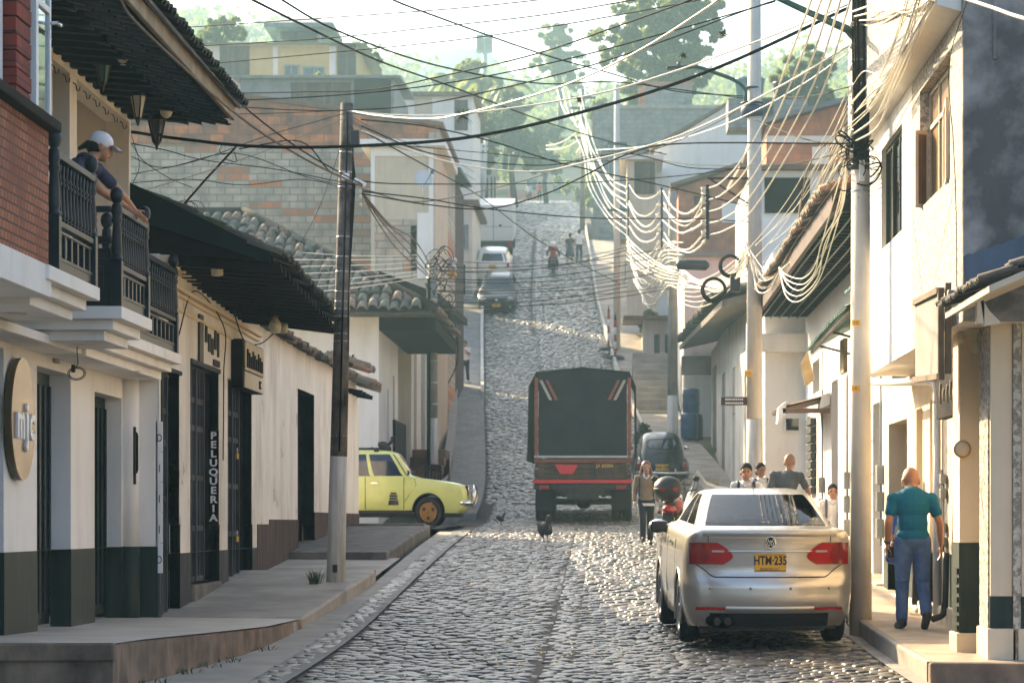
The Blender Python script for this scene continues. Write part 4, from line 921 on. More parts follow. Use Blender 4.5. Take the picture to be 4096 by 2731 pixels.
# houses climbing the hill on that side
t = thing('stepped_house', 'pale house with dark doors above red steps, next to the tiled corner house', 'house', (-5.2, 72, G(72)))
mb = MB(); wall_x(mb, -5.15, 1, 68.6, 82, E(-.5), E(6.0), [(69.5, 70.6, E(1), E(4.8), .3), (72.2, 74, E(1), E(5), .3), (75.5, 77.3, E(1.5), E(5.2), .3), (78.6, 80.4, E(2), E(5.4), .3)]); mb.build('wall', 'plaster_white', t)
q = MB()
for a, b_ in ((69.5, 70.6), (72.2, 74), (75.5, 77.3), (78.6, 80.4)): q.box(-5.45, -5.4, a, b_, E(0), E(5.4))
q.build('door', 'green_dark', t)
q = MB(); q.hexa([(-6, 68.5, E(6)), (-4.4, 68.5, E(5.8)), (-4.4, 82.2, E(6.2)), (-6, 82.2, E(6.4)), (-6, 68.5, E(6.6)), (-4.4, 68.5, E(6.0)), (-4.4, 82.2, E(6.4)), (-6, 82.2, E(7))]); q.build('roof', 'dark_wood', t)
t = thing('red_steps', 'short flight of dusty red steps in front of the pale stepped house', 'steps', (-4.6, 67, G(66)))
q = MB()
for k in range(7): q.box(-5.14, -4.25, 64 + k * .8, 70.4, G(64) - .3, G(64) + .25 + k * .22)
q.build('treads', 'tin_rust', t, bevel=.02)
th_ = hill_house('terrace_house', 'house with a beige recessed terrace framed in white and a white side column', 'house', 852, 1000, 338, 640, 78, 6, 'plaster_beige', 'flat', 'plaster_clean', base_down=7, windows=[(0, .97, .93, .995, 'plaster_clean'), (0, .06, .5, .93, 'plaster_clean'), (.72, .9, 0, .5, 'plaster_clean'), (.90, .97, .2, .93, 'plaster_clean'), (.06, .72, 0, .45, 'block_wall'), (.62, .71, .05, .40, 'void')])
hill_house('brown_house', 'narrow brown house with dark openings and a green awning below the trees', 'house', 985, 1040, 395, 800, 92, 7, 'brown_base', 'shed', 'tin_green', base_down=6, windows=[(.05, .40, .80, .93), (.55, .95, .78, .92, 'plaster_white'), (.1, .95, .70, .735, 'tin_green'), (.08, .42, .52, .68), (.5, .95, .50, .66, 'void'), (.0, 1, .465, .49, 'concrete_pale'), (.55, .92, .30, .44, 'plaster_white'), (.1, .45, .12, .44, 'void'), (.55, .9, .05, .28, 'green_dark'), (0, .05, 0, 1, 'plaster_white')])
for k, (u, v, w_, h_, m_, lb) in enumerate(((1034, 600, 16, 9, 'white_paint', 'white lettered shop board, topmost of a stack on the narrow house'), (1034, 616, 15, 8, 'white_paint', 'white lettered shop board, middle of a stack on the narrow house'), (1034, 632, 15, 8, 'yellow_tag', 'yellow shop board, lowest of a stack on the narrow house'), (1010, 655, 9, 26, 'curtain', 'grey-blue meter cabinet on the narrow brown house'))):
    c = P(u, v, 88); s = 88 / F; q = MB(); q.box(c.x - w_ * s, c.x + w_ * s, 87.4, 88, c.z - h_ * s / 2, c.z + h_ * s / 2); single(q, 'shop_board' if k < 3 else 'meter_cabinet', m_, lb, 'sign board' if k < 3 else 'cabinet', bevel=.03)
hill_house('grey_narrow_house', 'narrow weathered grey house with shuttered windows higher up the street', 'house', 1030, 1085, 470, 700, 122, 8, 'plaster_white', 'flat', 'tin_rust', base_down=8, windows=[(.2, .45, .55, .8), (.6, .85, .55, .8), (.3, .7, .1, .4, 'void')])
hill_house('block_house', 'tall unplastered house of mixed grey blocks and orange bricks facing the street', 'house', 285, 1008, 292, 640, 84, 9, 'block_wall', 'gable', 'tin_rust', base_down=6, gable=[(.38, .9), (.55, .7)][::-1], over=.15, windows=[])
bo = [o_ for o_ in COL.objects if o_.name.startswith('block_house')][0]
q = MB(); x0, x1 = X(285, 84), X(985, 84); q.prism([(x0, 83.98, Z(330, 84)), (x1, 83.98, Z(338, 84)), (x1, 83.98, Z(293, 84)), (x0 + (x1 - x0) * .56, 83.98, Z(245, 84)), (x0 + (x1 - x0) * .38, 83.98, Z(231, 84)), (x0, 83.98, Z(294, 84))], (0, -.03, 0)); q.build('brick_course_wall', 'clay_wall', bo)
hill_house('grey_shed', 'low grey tin-roofed shed with an open dark side behind the block house', 'shed', 552, 905, 182, 262, 112, 8, 'tin_grey', 'shed', 'tin_grey', base_down=5, windows=[(.33, .72, .05, .9, 'brown_base'), (.74, .98, 0, .98, 'void')], over=.3)
hill_house('pink_house', 'faded pink brick house wall beside the grey shed', 'house', 430, 600, 175, 250, 122, 8, 'plaster_pink', None, base_down=5)
yt = hill_house('yellow_house', 'yellow two-storey house with white pillars and a teal tin roof on the hilltop', 'house', 458, 818, 103, 205, 138, 10, 'plaster_yellow', 'hip', 'tin_teal', base_down=6, over=.6,
    windows=[(.0, .13, 0, 1, 'plaster_white'), (.13, .32, .05, .98, 'brown_base'), (.47, .5, 0, 1, 'plaster_clean'), (.54, .64, .1, .55, 'glass', 'concrete'), (.66, .8, .1, .5, 'glass', 'tin_teal'), (.83, .87, 0, 1, 'plaster_clean'), (.88, 1, .3, 1, 'brown_base'), (0, 1, .97, 1.0, 'plaster_white')])
t = thing('water_tank_shelter', 'flat-roofed shelter holding two black water tanks on the yellow house', 'tank shelter', P(685, 100, 142))
q = MB(); p0, p1 = P(612, 66, 141), P(762, 66, 145)
for u in (640, 735):
    for y in (141.5, 145): p = P(u, 110, y); q.box(p.x - .08, p.x + .08, y - .08, y + .08, Z(110, 141), Z(60, 141))
q.build('post', 'concrete', t); q = MB(); k = 141; q.add([P(606, 52, k), P(766, 52, k), P(766, 52, k) + Vector((0, 5, 0)), P(606, 52, k) + Vector((0, 5, 0)), P(645, 30, k) + Vector((0, 1.5, 0)), P(725, 30, k) + Vector((0, 1.5, 0)), P(725, 30, k) + Vector((0, 3.5, 0)), P(645, 30, k) + Vector((0, 3.5, 0)), P(606, 62, k), P(766, 62, k), P(766, 62, k) + Vector((0, 5, 0)), P(606, 62, k) + Vector((0, 5, 0))],
    [(0, 1, 5, 4), (1, 2, 6, 5), (2, 3, 7, 6), (3, 0, 4, 7), (4, 5, 6, 7), (8, 9, 1, 0), (9, 10, 2, 1), (10, 11, 3, 2), (11, 8, 0, 3), (11, 10, 9, 8)]); q.build('roof', 'tin_grey', t)
for i, u in enumerate((668, 705)):
    c = P(u, 96, 143); w_ = thing('water_tank', ('black water tank under the shelter roof, the lower squat one', 'black water tank under the shelter roof, the taller one')[i], 'water tank', c, 'water tanks on the yellow house'); MB().lathe(c, [(.55, 0), (.6, .1), (.6, .75 + .15 * i), (.45, .95 + .15 * i), (.15, 1.0 + .15 * i)], 16).build('tank', 'tank_black', w_)
hill_house('white_low_house', 'low white house with a rusty roof edge behind the block house', 'house', 880, 1085, 222, 300, 128, 8, 'plaster_clean', 'flat', 'tin_rust', base_down=6, windows=[(.35, .55, .5, .95, 'plaster_beige'), (.8, .95, 0, .9, 'brown_base')])
# satellite dish
t = thing('satellite_dish', 'pale satellite dish on a thin mast in front of the white column', 'satellite dish', P(972, 470, 76)); c = P(972, 410, 76); rot = Vector((.35, -1, .35)).to_track_quat('Z', 'Y').to_matrix().to_4x4(); rot.translation = c
MB().lathe((0, 0, 0), [(.02, -.06), (.12, -.055), (.22, -.02), (.28, .03), (.275, .04), (.2, 0), (.1, -.035), (.02, -.04)], 20).xf(rot).build('reflector', 'dish', t)
MB().tube([c + Vector((0, .1, -.03)), c + Vector((0, .1, -.8))], .025).build('mast', 'steel', t); MB().tube([c + Vector((0, 0, -.25)), c + Vector((.28, -.4, .12))], .012).box(c.x + .24, c.x + .34, c.y - .46, c.y - .36, c.z + .08, c.z + .18).build('receiver_arm', 'tin_blue', t)

# ================================================================ tall rendered house on the sunny side
rh = thing('rendered_house', 'tall white rendered house with rough sprayed plaster and overhanging upper floor', 'house', (3.0, 25, G(25)))
W1, W2 = (22.87, 25.07, E(3.01), E(4.13), .14), (26.6, 28.6, E(2.98), E(4.07), .08)
mb = MB(); wall_x(mb, 3.0, -1, 22.1, 25.75, E(1.70), E(4.75), [W1], ends=False, top=False); mb.build('rough_wall', 'stucco_spray', rh)
mb = MB(); wall_x(mb, 3.0, -1, 25.75, 30.3, E(1.70), E(4.75), [W2], ends=False, top=False); mb.quad((3.0, 30.3, E(1.7)), (9, 30.3, E(1.7)), (9, 30.3, E(4.75)), (3.0, 30.3, E(4.75))); mb.quad((3.0, 22.1, E(1.699)), (3.0, 30.3, E(1.699)), (9, 30.3, E(1.699)), (9, 22.1, E(1.699))); mb.build('upper_wall', 'plaster_clean', rh)
q = MB(); q.box(3.0, 9, 22.04, 22.1, E(1.70), E(7.5)); q.box(3.25, 3.29, 22.02, 22.04, E(3.9), E(4.5)); q.build('end_wall', 'stained_wall', rh, bevel=.01)
q = MB(); q.prism([(2.77, 22.1, E(4.38)), (3.0, 22.1, E(4.32)), (3.0, 22.1, E(4.75)), (2.77, 22.1, E(4.75))], (0, 7.8, 0)); q.build('eave_slab', 'plaster_clean', rh, bevel=.008)
q = MB(); q.box(2.755, 2.77, 22.08, 29.92, E(4.40), E(4.77)); q.box(2.757, 9, 22.11, 29.9, E(4.755), E(5.6)); q.build('parapet', 'stucco_spray', rh)
f = MB(); x = 3.09
for y in (22.87, 23.6, 24.33, 25.03): f.box(x, x + .05, y, y + .04, W1[2], W1[3])
for z in (W1[2], E(3.75), W1[3] - .05): f.box(x, x + .045, 22.9, 25.05, z, z + .045)
wf = f.build('window_frame', 'plaster_beige', rh, bevel=.004)
q = MB(); q.box(3.11, 3.12, 22.9, 25.05, W1[2], W1[3]); q.build('pane', 'wood_pane', wf)
f = MB(); a = Vector((3.06, 23.55, 0)); d = Vector((-.42, -.9, 0)).normalized()
def leaf(a, d, L, z0, z1, nm, mt):
    b_ = a + d * L; q = MB(); 
    for (p, r) in ((a, .035), (b_, .035)): q.bar((p.x, p.y, z0), (p.x, p.y, z1), r, .03, up=(1, 0, 0))
    for z in (z0, z1): q.bar((a.x, a.y, z), (b_.x, b_.y, z), .03, .035)
    fr = q.build(nm, 'plaster_beige', rh); g = MB(); n_ = Vector((-d.y, d.x, 0)) * .006; g.prism([Vector((a.x, a.y, z0)) + n_, Vector((b_.x, b_.y, z0)) + n_, Vector((b_.x, b_.y, z1)) + n_, Vector((a.x, a.y, z1)) + n_], tuple(-n_ * 2)); g.build('pane', mt, fr)
leaf(Vector((3.06, 23.7, 0)), Vector((-.10, -1, 0)).normalized(), .75, E(3.02), E(3.72), 'open_casement', 'wood_pane')
leaf(Vector((3.06, 25.0, 0)), Vector((-.5, -.5, 0)).normalized(), .16, E(3.02), E(3.72), 'side_casement', 'wood_pane')
f = MB(); x = 3.05
for y in (26.6, 27.25, 27.9, 28.55): f.box(x, x + .05, y, y + .05, W2[2], W2[3])
for z in (W2[2], W2[3] - .05): f.box(x, x + .05, 26.65, 28.55, z, z + .05)
wf = f.build('green_window', 'green_base', rh, bevel=.004); q = MB(); q.box(3.075, 3.085, 26.62, 28.58, W2[2], W2[3]); q.build('pane', 'glass_dark', wf)
# ground floor
LW = 3.5
opsR = [(30.5, 32.5, G(31), E(1.22), .22), (29.0, 29.6, G(29) + .3, E(1.28), .12), (27.9, 28.35, G(28) + .2, E(1.32), .12)]
mb = MB(); wall_x(mb, LW, -1, 23.75, 33.0, G(25) - .1, E(1.699), opsR, ends=False, top=False); mb.quad((LW, 23.75, G(25) - .2), (9, 23.75, G(25) - .2), (9, 23.75, E(1.699)), (LW, 23.75, E(1.699))); mb.build('ground_floor_wall', 'plaster_cream', rh)
q = MB(); wall_x(q, LW - .012, -1, 23.74, 33.0, G(25) - .3, E(-.32), opsR, ends=True); q.build('painted_base', 'green_base', rh)
q = MB(); q.box(LW - .05, LW + .1, 23.7, 33.05, G(25) - .3, E(-.86)); q.build('plinth_step', 'plaster_cream', rh, bevel=.02)
for a, b_, z0, z1, d in opsR:
    q = MB(); q.box(LW + d, LW + d + .05, a, b_, z0, z1); q.build('door', 'cloth_dark' if d > .2 else 'plaster_beige', rh)
q = MB(); q.tube(crom([(2.98, 29.8, E(1.92)), (2.96, 29.82, E(1.70)), (3.0, 29.6, E(1.60)), (3.12, 28.3, E(1.52)), (3.40, 27.6, E(1.49)), (3.45, 27.4, E(1.42)), (3.45, 27.35, E(1.25))], 6), .042, 12); q.tube([(3.45, 27.35, E(1.25)), (3.45, 27.35, G(27) + .25)], .042, 12); q.build('drain_pipe', 'white_paint', rh)
q = MB()
for i, y in enumerate((27.1, 27.0)): q.tube([(LW - .04, y - .1, E(.55 - .1 * i)), (LW - .04, y - .1, G(26) + .2)], .014, 6)
for z in (.35, .0, -.15, .5): q.box(LW - .075, LW - .014, 26.84, 26.98, E(z - .10), E(z))
q.build('meter_boxes', 'tin_grey', rh, bevel=.006)
q = MB(); q.tube(crom([(LW - .05, 26.6, E(-.3)), (LW - .06, 26.6, E(-.7)), (LW - .08, 26.6, E(-.92)), (LW - .2, 26.55, E(-.98))], 5), .035, 8); q.build('black_down_pipe', 'plastic_black', rh)
# near piers and porch
pr = thing('porch', 'cream porch piers with green painted feet under a tiled lean-to roof', 'porch', (3.4, 22.4, G(22)))
def pier(x0, x1, y0, y1, gt=-.63, pl=-.9):
    q = MB(); q.box(x0, x1, y0, y1, E(gt) + .001, E(1.95)); q.build('pier', 'plaster_cream', pr, bevel=.008); q = MB(); q.box(x0 - .004, x1 + .004, y0 - .004, y1 + .004, E(pl), E(gt)); q.build('painted_foot', 'green_base', pr); q = MB(); q.box(x0 - .03, x1 + .03, y0 - .03, y1 + .03, G(22) - .1, E(pl) - .001); q.build('plinth', 'plaster_cream', pr, bevel=.01)
pier(3.27, 3.46, 22.3, 22.9); pier(3.53, 4.6, 22.25, 22.9); pier(3.14, 3.36, 23.3, 23.74, -.18, -.98)
q = MB(); q.box(3.462, 3.528, 22.27, 22.6, G(22) - .1, E(1.9)); q.box(3.255, 3.268, 22.35, 22.85, G(22), E(1.9)); q.build('quoin_strip', 'stucco_spray', pr)
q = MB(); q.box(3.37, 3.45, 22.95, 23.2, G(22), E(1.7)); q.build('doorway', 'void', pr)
q = MB()
for i in range(7): q.box(3.12, 3.139, 23.32, 23.5, E(-.96 + i * .085), E(-.915 + i * .085))
q.build('louvre', 'green_dark', pr)
q = MB(); q.hexa([(2.85, 19.5, E(1.72)), (4.5, 19.5, E(2.42)), (4.5, 22.03, E(2.42)), (2.85, 22.03, E(1.72)), (2.85, 19.5, E(1.77)), (4.5, 19.5, E(2.47)), (4.5, 22.03, E(2.47)), (2.85, 22.03, E(1.77))]); q.build('roof_boards', 'plaster_beige', pr)
q = MB(); tiles(q, (2.80, 19.5, E(1.78)), (0, 1, 0), (1, 0, .425), 26, 5, .10, .3, .015, [(.12, .11, .10), (.16, .13, .11), (.10, .10, .11)]); tile_part(q, 'roof_tiles', pr)
q = MB(); q.prism([(3.02, 21.2, E(1.86)), (3.06, 21.2, E(1.60)), (3.2, 21.2, E(1.62)), (3.1, 21.2, E(1.72))], (0, .12, 0)); q.box(3.0, 3.06, 21.2, 21.3, E(1.62), E(1.84)); q.build('bracket', 'plaster_clean', pr)
q = MB(); rows = []
for i in range(31): rows.append([(3.02 + .04 * i, 21.97, E(2.02) + .0135 * i + .012 * math.sin(i * 2.1)), (3.0 + .04 * i, 22.0, E(2.24) + .0135 * i + .01 * math.sin(i * 2.1))])
q.grid(rows, 0, True); rows2 = [[(a[0], a[1] + .05, a[2]), (b[0], b[1] + .03, b[2] + .004)] for a, b in rows]; q.grid(rows2); single(q, 'roof_flashing', 'tin_blue', 'strip of blue metal sheet lying over the porch roof against the stained wall', 'metal sheet')
q = MB(); c = P(2192, 680, 22); q.box(c.x - .06, c.x + .09, c.y - .06, c.y + .03, c.z - .06, c.z + .05); single(q, 'cable_box', 'tin_grey', 'small grey cable box at the corner of the rough rendered wall', 'cable box', bevel=.01)
for (u, v, Y, lb) in ((2207, 772, 23.2, 'bare bulb under the overhang, nearer the framed board'), (2241, 795, 22.9, 'bare bulb under the overhang, nearer the porch piers')):
    c = P(u, v, Y); t = thing('bare_bulb', lb, 'light bulb', c, 'bare bulbs under the overhang'); MB().lathe(c, [(.012, -.06), (.035, -.045), (.042, -.015), (.03, .02), (.02, .05)], 12).build('glass', 'lamp_glass', t); q = MB(); q.lathe(c, [(.024, .05), (.026, .10), (.1, .112), (.1, .125)], 14); q.tube([c + Vector((0, 0, .12)), c + Vector((.1, 0, 1))], .004) if False else None; q.build('socket', 'plaster_beige', t)
t = thing('framed_board', 'old framed picture board hung under the edge of the overhang', 'sign board', (2.86, 23, E(1.3)))
q = MB(); q.hexa([(2.86, 22.55, E(1.28)), (2.90, 22.55, E(1.28)), (2.84, 23.75, E(1.33)), (2.80, 23.75, E(1.33)), (2.86, 22.55, E(1.98)), (2.90, 22.55, E(1.98)), (2.84, 23.75, E(1.98)), (2.80, 23.75, E(1.98))]); q.build('board', 'pole_concrete', t)
q = MB(); q.bar((2.87, 22.5, E(1.26)), (2.81, 23.78, E(1.30)), .07, .05); q.bar((2.87, 22.5, E(2.0)), (2.81, 23.78, E(2.0)), .07, .05); q.bar((2.87, 22.5, E(1.23)), (2.87, 22.5, E(2.02)), .05, .07); q.bar((2.93, 22.46, E(1.28)), (2.93, 22.46, E(2.06)), .05, .06); q.build('frame', 'plank', t)
t = thing('hanging_box_sign', 'dark brown box sign with rubbed pale letters hanging by the drain pipe', 'sign', (3.25, 24.8, E(1.1))); q = MB(); q.hexa([(3.30, 24.05, E(1.02)), (3.37, 24.05, E(1.02)), (3.30, 25.4, E(1.00)), (3.20, 25.4, E(1.0)), (3.30, 24.05, E(1.47)), (3.37, 24.05, E(1.47)), (3.30, 25.4, E(1.45)), (3.20, 25.4, E(1.45))]); q.build('box', 'dark_wood', t, bevel=.006)
q = MB()
for i in range(7): y = 24.2 + i * .16; q.tube([(3.29 - .074 * (y - 24.05), y, E(1.34 - .03 * (i % 3))), (3.29 - .074 * (y - 24.05), y + .05, E(1.24)), (3.29 - .074 * (y - 24.05), y + .01, E(1.15 + .02 * (i % 2)))], .009, 5)
q.build('letters', 'plaster_beige', t)
t = thing('round_wall_sign', 'small round cream sign with a tan ring on the sunny wall', 'sign', P(2189, 1031, 23.25)); c = P(2210, 1031, 23.27); MB().lathe(c, [(.078, -.02), (.078, .012), (.066, .014), (.066, .005)], 24, axis='y').build('ring', 'brass_wood', t); MB().lathe(c - Vector((0, .026, 0)), [(.062, 0), (.062, .004)], 24, axis='y').build('face', 'plaster_beige', t)
q = MB(); q.tube(crom([P(2222, 0, 20), P(2180, 150, 20.3), P(2190, 330, 20.5), P(2196, 480, 20.6), P(2198, 690, 21)], 8), .004, 5); single(q, 'wall_wire', 'cable_black', 'thin wire hanging down the rough rendered wall', 'wire')

# ================================================================ low sunny house with the green boarded eaves
g2 = thing('green_eaved_house', 'low white sunlit house with deep dark green boarded eaves and a red board', 'house', (3.6, 39, G(39)))
ops2 = [(44.3, 45.8, E(2.24), E(2.8), .15), (40.75, 42.0, G(41), E(2.25), .25), (39.0, 39.5, G(39), E(2.2), .2), (36.9, 37.9, G(37), E(1.95), .25), (34.2, 35.4, G(34), E(1.6), .25), (46.2, 47.0, G(46), E(1.9), .2)]
mb = MB(); wall_x(mb, 3.6, -1, 33.05, 47.45, G(32) - .4, E(3.72), ops2, ends=False); mb.build('wall', 'plaster_clean', g2)
for i, (a, b_, z0, z1, d) in enumerate(ops2):
    q = MB(); q.box(3.6 + d, 3.65 + d, a, b_, z0, z1); q.build('door' if z0 < E(1) else 'shutter', 'door_green' if i in (2, 3, 4) else 'brown_base', g2)
q = MB()
for i in range(6): y = 35.5 + i * .17; q.tube([(3.55, y, G(35) + .5), (3.55, y, E(1.5))], .014, 5)
for z in (.55, 1.0, 1.45): q.tube([(3.55, 35.45, E(z - .3)), (3.55, 36.4, E(z - .3))], .014, 5)
q.build('iron_grille', 'iron', g2)
q = MB()
for i, y in enumerate((36.3, 38.6, 33.9, 43.2)):
    for z in (.1, .45, .8): q.box(3.5, 3.598, y, y + .22, E(z - .3), E(z - .05))
    q.tube([(3.56, y + .1, E(-.3)), (3.56, y + .1, E(2.2))], .015, 6)
q.build('meter_boxes', 'tin_grey', g2, bevel=.008)
q = MB()
for k in range(9): q.box(3.5, 3.595, 45.0, 46.1, E(.5 + k * .15), E(.61 + k * .15))
q.build('louvred_shutter', 'black', g2)
q = MB(); q.box(3.4, 3.6, 33.1, 47.4, G(31) - .4, G(31) + .3); q.box(3.45, 3.6, 38, 47.4, G(38) - .4, G(44) + .2); q.build('plinth_step', 'plaster_cream', g2, bevel=.02)
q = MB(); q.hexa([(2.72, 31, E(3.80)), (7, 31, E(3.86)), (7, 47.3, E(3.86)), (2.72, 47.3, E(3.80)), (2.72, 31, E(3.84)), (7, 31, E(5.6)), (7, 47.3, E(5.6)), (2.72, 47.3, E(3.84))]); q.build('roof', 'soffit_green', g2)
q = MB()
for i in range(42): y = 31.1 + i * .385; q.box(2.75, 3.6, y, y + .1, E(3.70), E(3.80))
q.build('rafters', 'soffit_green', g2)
q = MB()
for k in range(5): q.box(2.78 + k * .16, 2.80 + k * .16, 31, 47.2, E(3.685), E(3.70))
q.build('battens', 'teal_paint', g2)
q = MB(); q.box(2.66, 2.72, 30.95, 47.35, E(3.68), E(3.92)); q.build('fascia_board', 'fascia_red', g2, bevel=.006)
q = MB(); tiles(q, (2.56, 31, E(3.9)), (0, 1, 0), (1, 0, .42), 80, 3, .205, .45, .02, CLAY); tile_part(q, 'roof_tiles', g2)
t = thing('dark_awning', 'long dark tin awning sloping from the sunlit wall over the pavement', 'awning', (3.2, 35, E(2.6))); rows = []
q = MB()
for i in range(61):
    y = 31.7 + i * .1; dz = .02 * math.sin(i * 2.2) - .12 * (i / 60) ** 2; rows.append([(2.88, y, E(2.62) + dz), (3.2, y, E(2.78) + dz), (3.6, y, E(2.98) + dz)])
q.grid(rows); q.grid([[(a[0], a[1], a[2] - .025) for a in r] for r in rows]); q.build('sheet', 'tin_green', t); q = MB(); q.bar((2.95, 31.7, E(2.58)), (2.95, 37.7, E(2.46)), .04, .04)
for y in (32, 35, 37.6): q.bar((2.95, y, E(2.57)), (3.6, y, E(2.4)), .03, .03)
q.build('bracket', 'iron', t)
t = thing('teal_sheet', 'corrugated teal plastic sheet jutting out by the pole', 'awning', (3.1, 31, E(2.8))); rows = []
for i in range(25): y = 30.5 + i * .045; rows.append([(2.86, y, E(2.76) + .015 * math.sin(i * 1.5)), (3.3, y, E(3.02) + .015 * math.sin(i * 1.5))])
q = MB(); q.grid(rows); q.grid([[(a[0], a[1], a[2] + .012) for a in r] for r in rows]); q.build('sheet', 'tin_teal', t)
q = MB(); 
for i in range(4): q.bar((3.0, 30.6 + .3 * i, E(2.3 + .12 * (i % 2))), (3.6, 30.6 + .3 * i, E(2.3 + .12 * (i % 2))), .04, .05)
q.build('support_bars', 'green_dark', t)
t = thing('door_hood', 'small tin hood with white end flaps over a doorway', 'awning', (3.1, 43, E(1.9))); q = MB(); rows = [[(2.80, 42 + .06 * i, E(1.86) + .02 * math.sin(i * 1.9)), (3.58, 42 + .06 * i, E(2.06) + .02 * math.sin(i * 1.9))] for i in range(42)]
q.grid(rows); q.grid([[(a[0], a[1], a[2] - .03) for a in r] for r in rows]); q.box(2.82, 3.58, 42.0, 42.05, E(1.76), E(1.84)); q.build('sheet', 'tin_rust', t); q = MB(); q.prism([(2.74, 42.0, E(1.60)), (2.86, 42.0, E(1.72)), (2.88, 42.0, E(1.96)), (2.76, 42.0, E(1.86))], (0, .5, 0)); q.prism([(3.4, 42.0, E(1.82)), (3.58, 42.0, E(1.9)), (3.58, 42.0, E(2.1)), (3.45, 42.0, E(2.05))], (0, .4, 0)); q.build('end_flap', 'white_paint', t)
q = MB(); q.hexa([(3.18, 41.9, E(2.18)), (3.34, 42.0, E(2.30)), (3.34, 42.06, E(2.30)), (3.18, 41.96, E(2.18)), (3.10, 41.9, E(2.55)), (3.22, 42.0, E(2.74)), (3.22, 42.06, E(2.74)), (3.10, 41.96, E(2.55))]); single(q, 'tilted_board', 'brass_wood', 'tan wooden sign board hanging tilted on the sunlit wall', 'sign board')
q = MB(); q.box(3.3, 3.36, 36.5, 37.1, E(2.1), E(2.58)); single(q, 'wall_board', 'brass_wood', 'yellowish upright sign board on the sunlit wall behind the pole', 'sign board', bevel=.01)
# white projecting house
h3 = thing('projecting_house', 'plain white house with a jutting balcony slab and a small window facing down the street', 'house', (2.85, 50, G(48)))
mb = MB(); wall_x(mb, 2.87, -1, 47.6, 54, G(47) - .5, E(4.1), [(49, 49.9, G(49), E(2.2), .2), (51.6, 52.5, G(50), E(2.3), .2)], ends=False); mb.quad((2.87, 47.6, G(47) - .5), (8, 47.6, G(47) - .5), (8, 47.6, E(4.1)), (2.87, 47.6, E(4.1))); mb.build('wall', 'plaster_clean', h3)
q = MB(); q.box(2.72, 3.62, 47.2, 47.59, E(3.1), E(3.42)); q.build('balcony_slab', 'plaster_clean', h3, bevel=.02)
window_y(h3, X(1803, 47.5), X(1838, 47.5), Z(990, 47.5), Z(958, 47.5), 47.58, 'plaster_white', 'glass_dark', 0, t=.02)
q = MB(); q.box(3.1, 3.14, 49, 49.9, G(49), E(2.2)); q.box(3.1, 3.14, 51.6, 52.5, G(50), E(2.3)); q.build('door', 'green_dark', h3)
t = thing('flaking_house', 'flaking white house under a ragged dark tiled eave further up the street', 'house', (3.4, 70, G(65)))
mb = MB(); wall_x(mb, 3.42, -1, 54, 86, G(54) - .5, E(5.6), [(56, 57, G(56), E(3), .2), (60.5, 61.2, E(.6), E(4), .25), (64, 65.2, E(.8), E(3.8), .2), (70, 71.5, E(1), E(4.2), .25), (76, 78, E(1.5), E(4.4), .25), (82, 84.8, E(2.2), E(5), .3)], ends=True); mb.build('wall', 'plaster_old', t)
q = MB()
for a, b_ in ((56, 57), (60.5, 61.2), (64, 65.2), (70, 71.5), (76, 78), (82, 84.8)): q.box(3.7, 3.75, a, b_, G(a), E(5))
q.build('door', 'green_dark', t)
q = MB(); q.hexa([(2.5, 57, E(4.7)), (8, 57, E(6)), (8, 87, E(7)), (2.4, 87, E(5.75)), (2.5, 57, E(4.85)), (8, 57, E(6.3)), (8, 87, E(7.3)), (2.4, 87, E(5.9))]); q.build('roof', 'kerb_dark', t)
q = MB(); tiles(q, (2.35, 56.9, E(4.9)), (0, 30, 1.05), (1, 0, .3), 100, 4, .3, .5, .06, MOSS + [(.09, .08, .06)], .06); tile_part(q, 'roof_tiles', t)
q = MB(); q.box(2.45, 3.5, 86.2, 86.8, E(4.9), E(5.5)); q.build('porch_beam', 'concrete', t, bevel=.02)
t = thing('upper_storey_house', 'taller pale house with one side wall glaring white in the sun', 'house', (2.6, 90, G(90)))
mb = MB(); q = wall_x(mb, 2.58, -1, 87.5, 101, G(86), E(8.9), [(90, 92, G(92), E(5.5), .3), (96, 98, G(97), E(6.5), .3)], ends=False); mb.quad((2.58, 87.5, G(85)), (8, 87.5, G(85)), (8, 87.5, E(8.9)), (2.58, 87.5, E(8.9))); mb.build('wall', 'plaster_clean', t); q = MB(); q.box(2.4, 8, 87.3, 101.2, E(8.9), E(9.1)); q.build('roof', 'tin_grey', t)
q = MB(); q.box(2.85, 2.9, 90, 92, G(90), E(5.5)); q.build('door', 'green_dark', t)
hill_house('roadside_house', 'small house with a brown awning roof and teal posts by the far steps', 'house', 1478, 1560, 735, 900, 104, 8, 'plaster_white', 'shed', 'tin_rust', base_down=4, windows=[(.3, .45, 0, .8, 'teal_paint'), (.6, .75, 0, .8, 'teal_paint')], over=.8)
hill_house('pale_box_house', 'square pale house behind the tall grey pole', 'house', 1425, 1530, 560, 720, 128, 8, 'plaster_white', 'flat', 'tin_rust', base_down=6, windows=[(.1, .3, .4, .75), (.5, .7, .4, .75)])
t = thing('street_stairs', 'long flight of grey stairs climbing beside the street', 'stairs', (1.9, 95, G(95))); q = MB()
for k in range(12): q.box(X(1455, 96) + .0, X(1542, 96), 90 + k * .9, 101.5, G(90) - .8, G(90) + .15 + k * .26)
q.build('treads', 'concrete', t, bevel=.02)
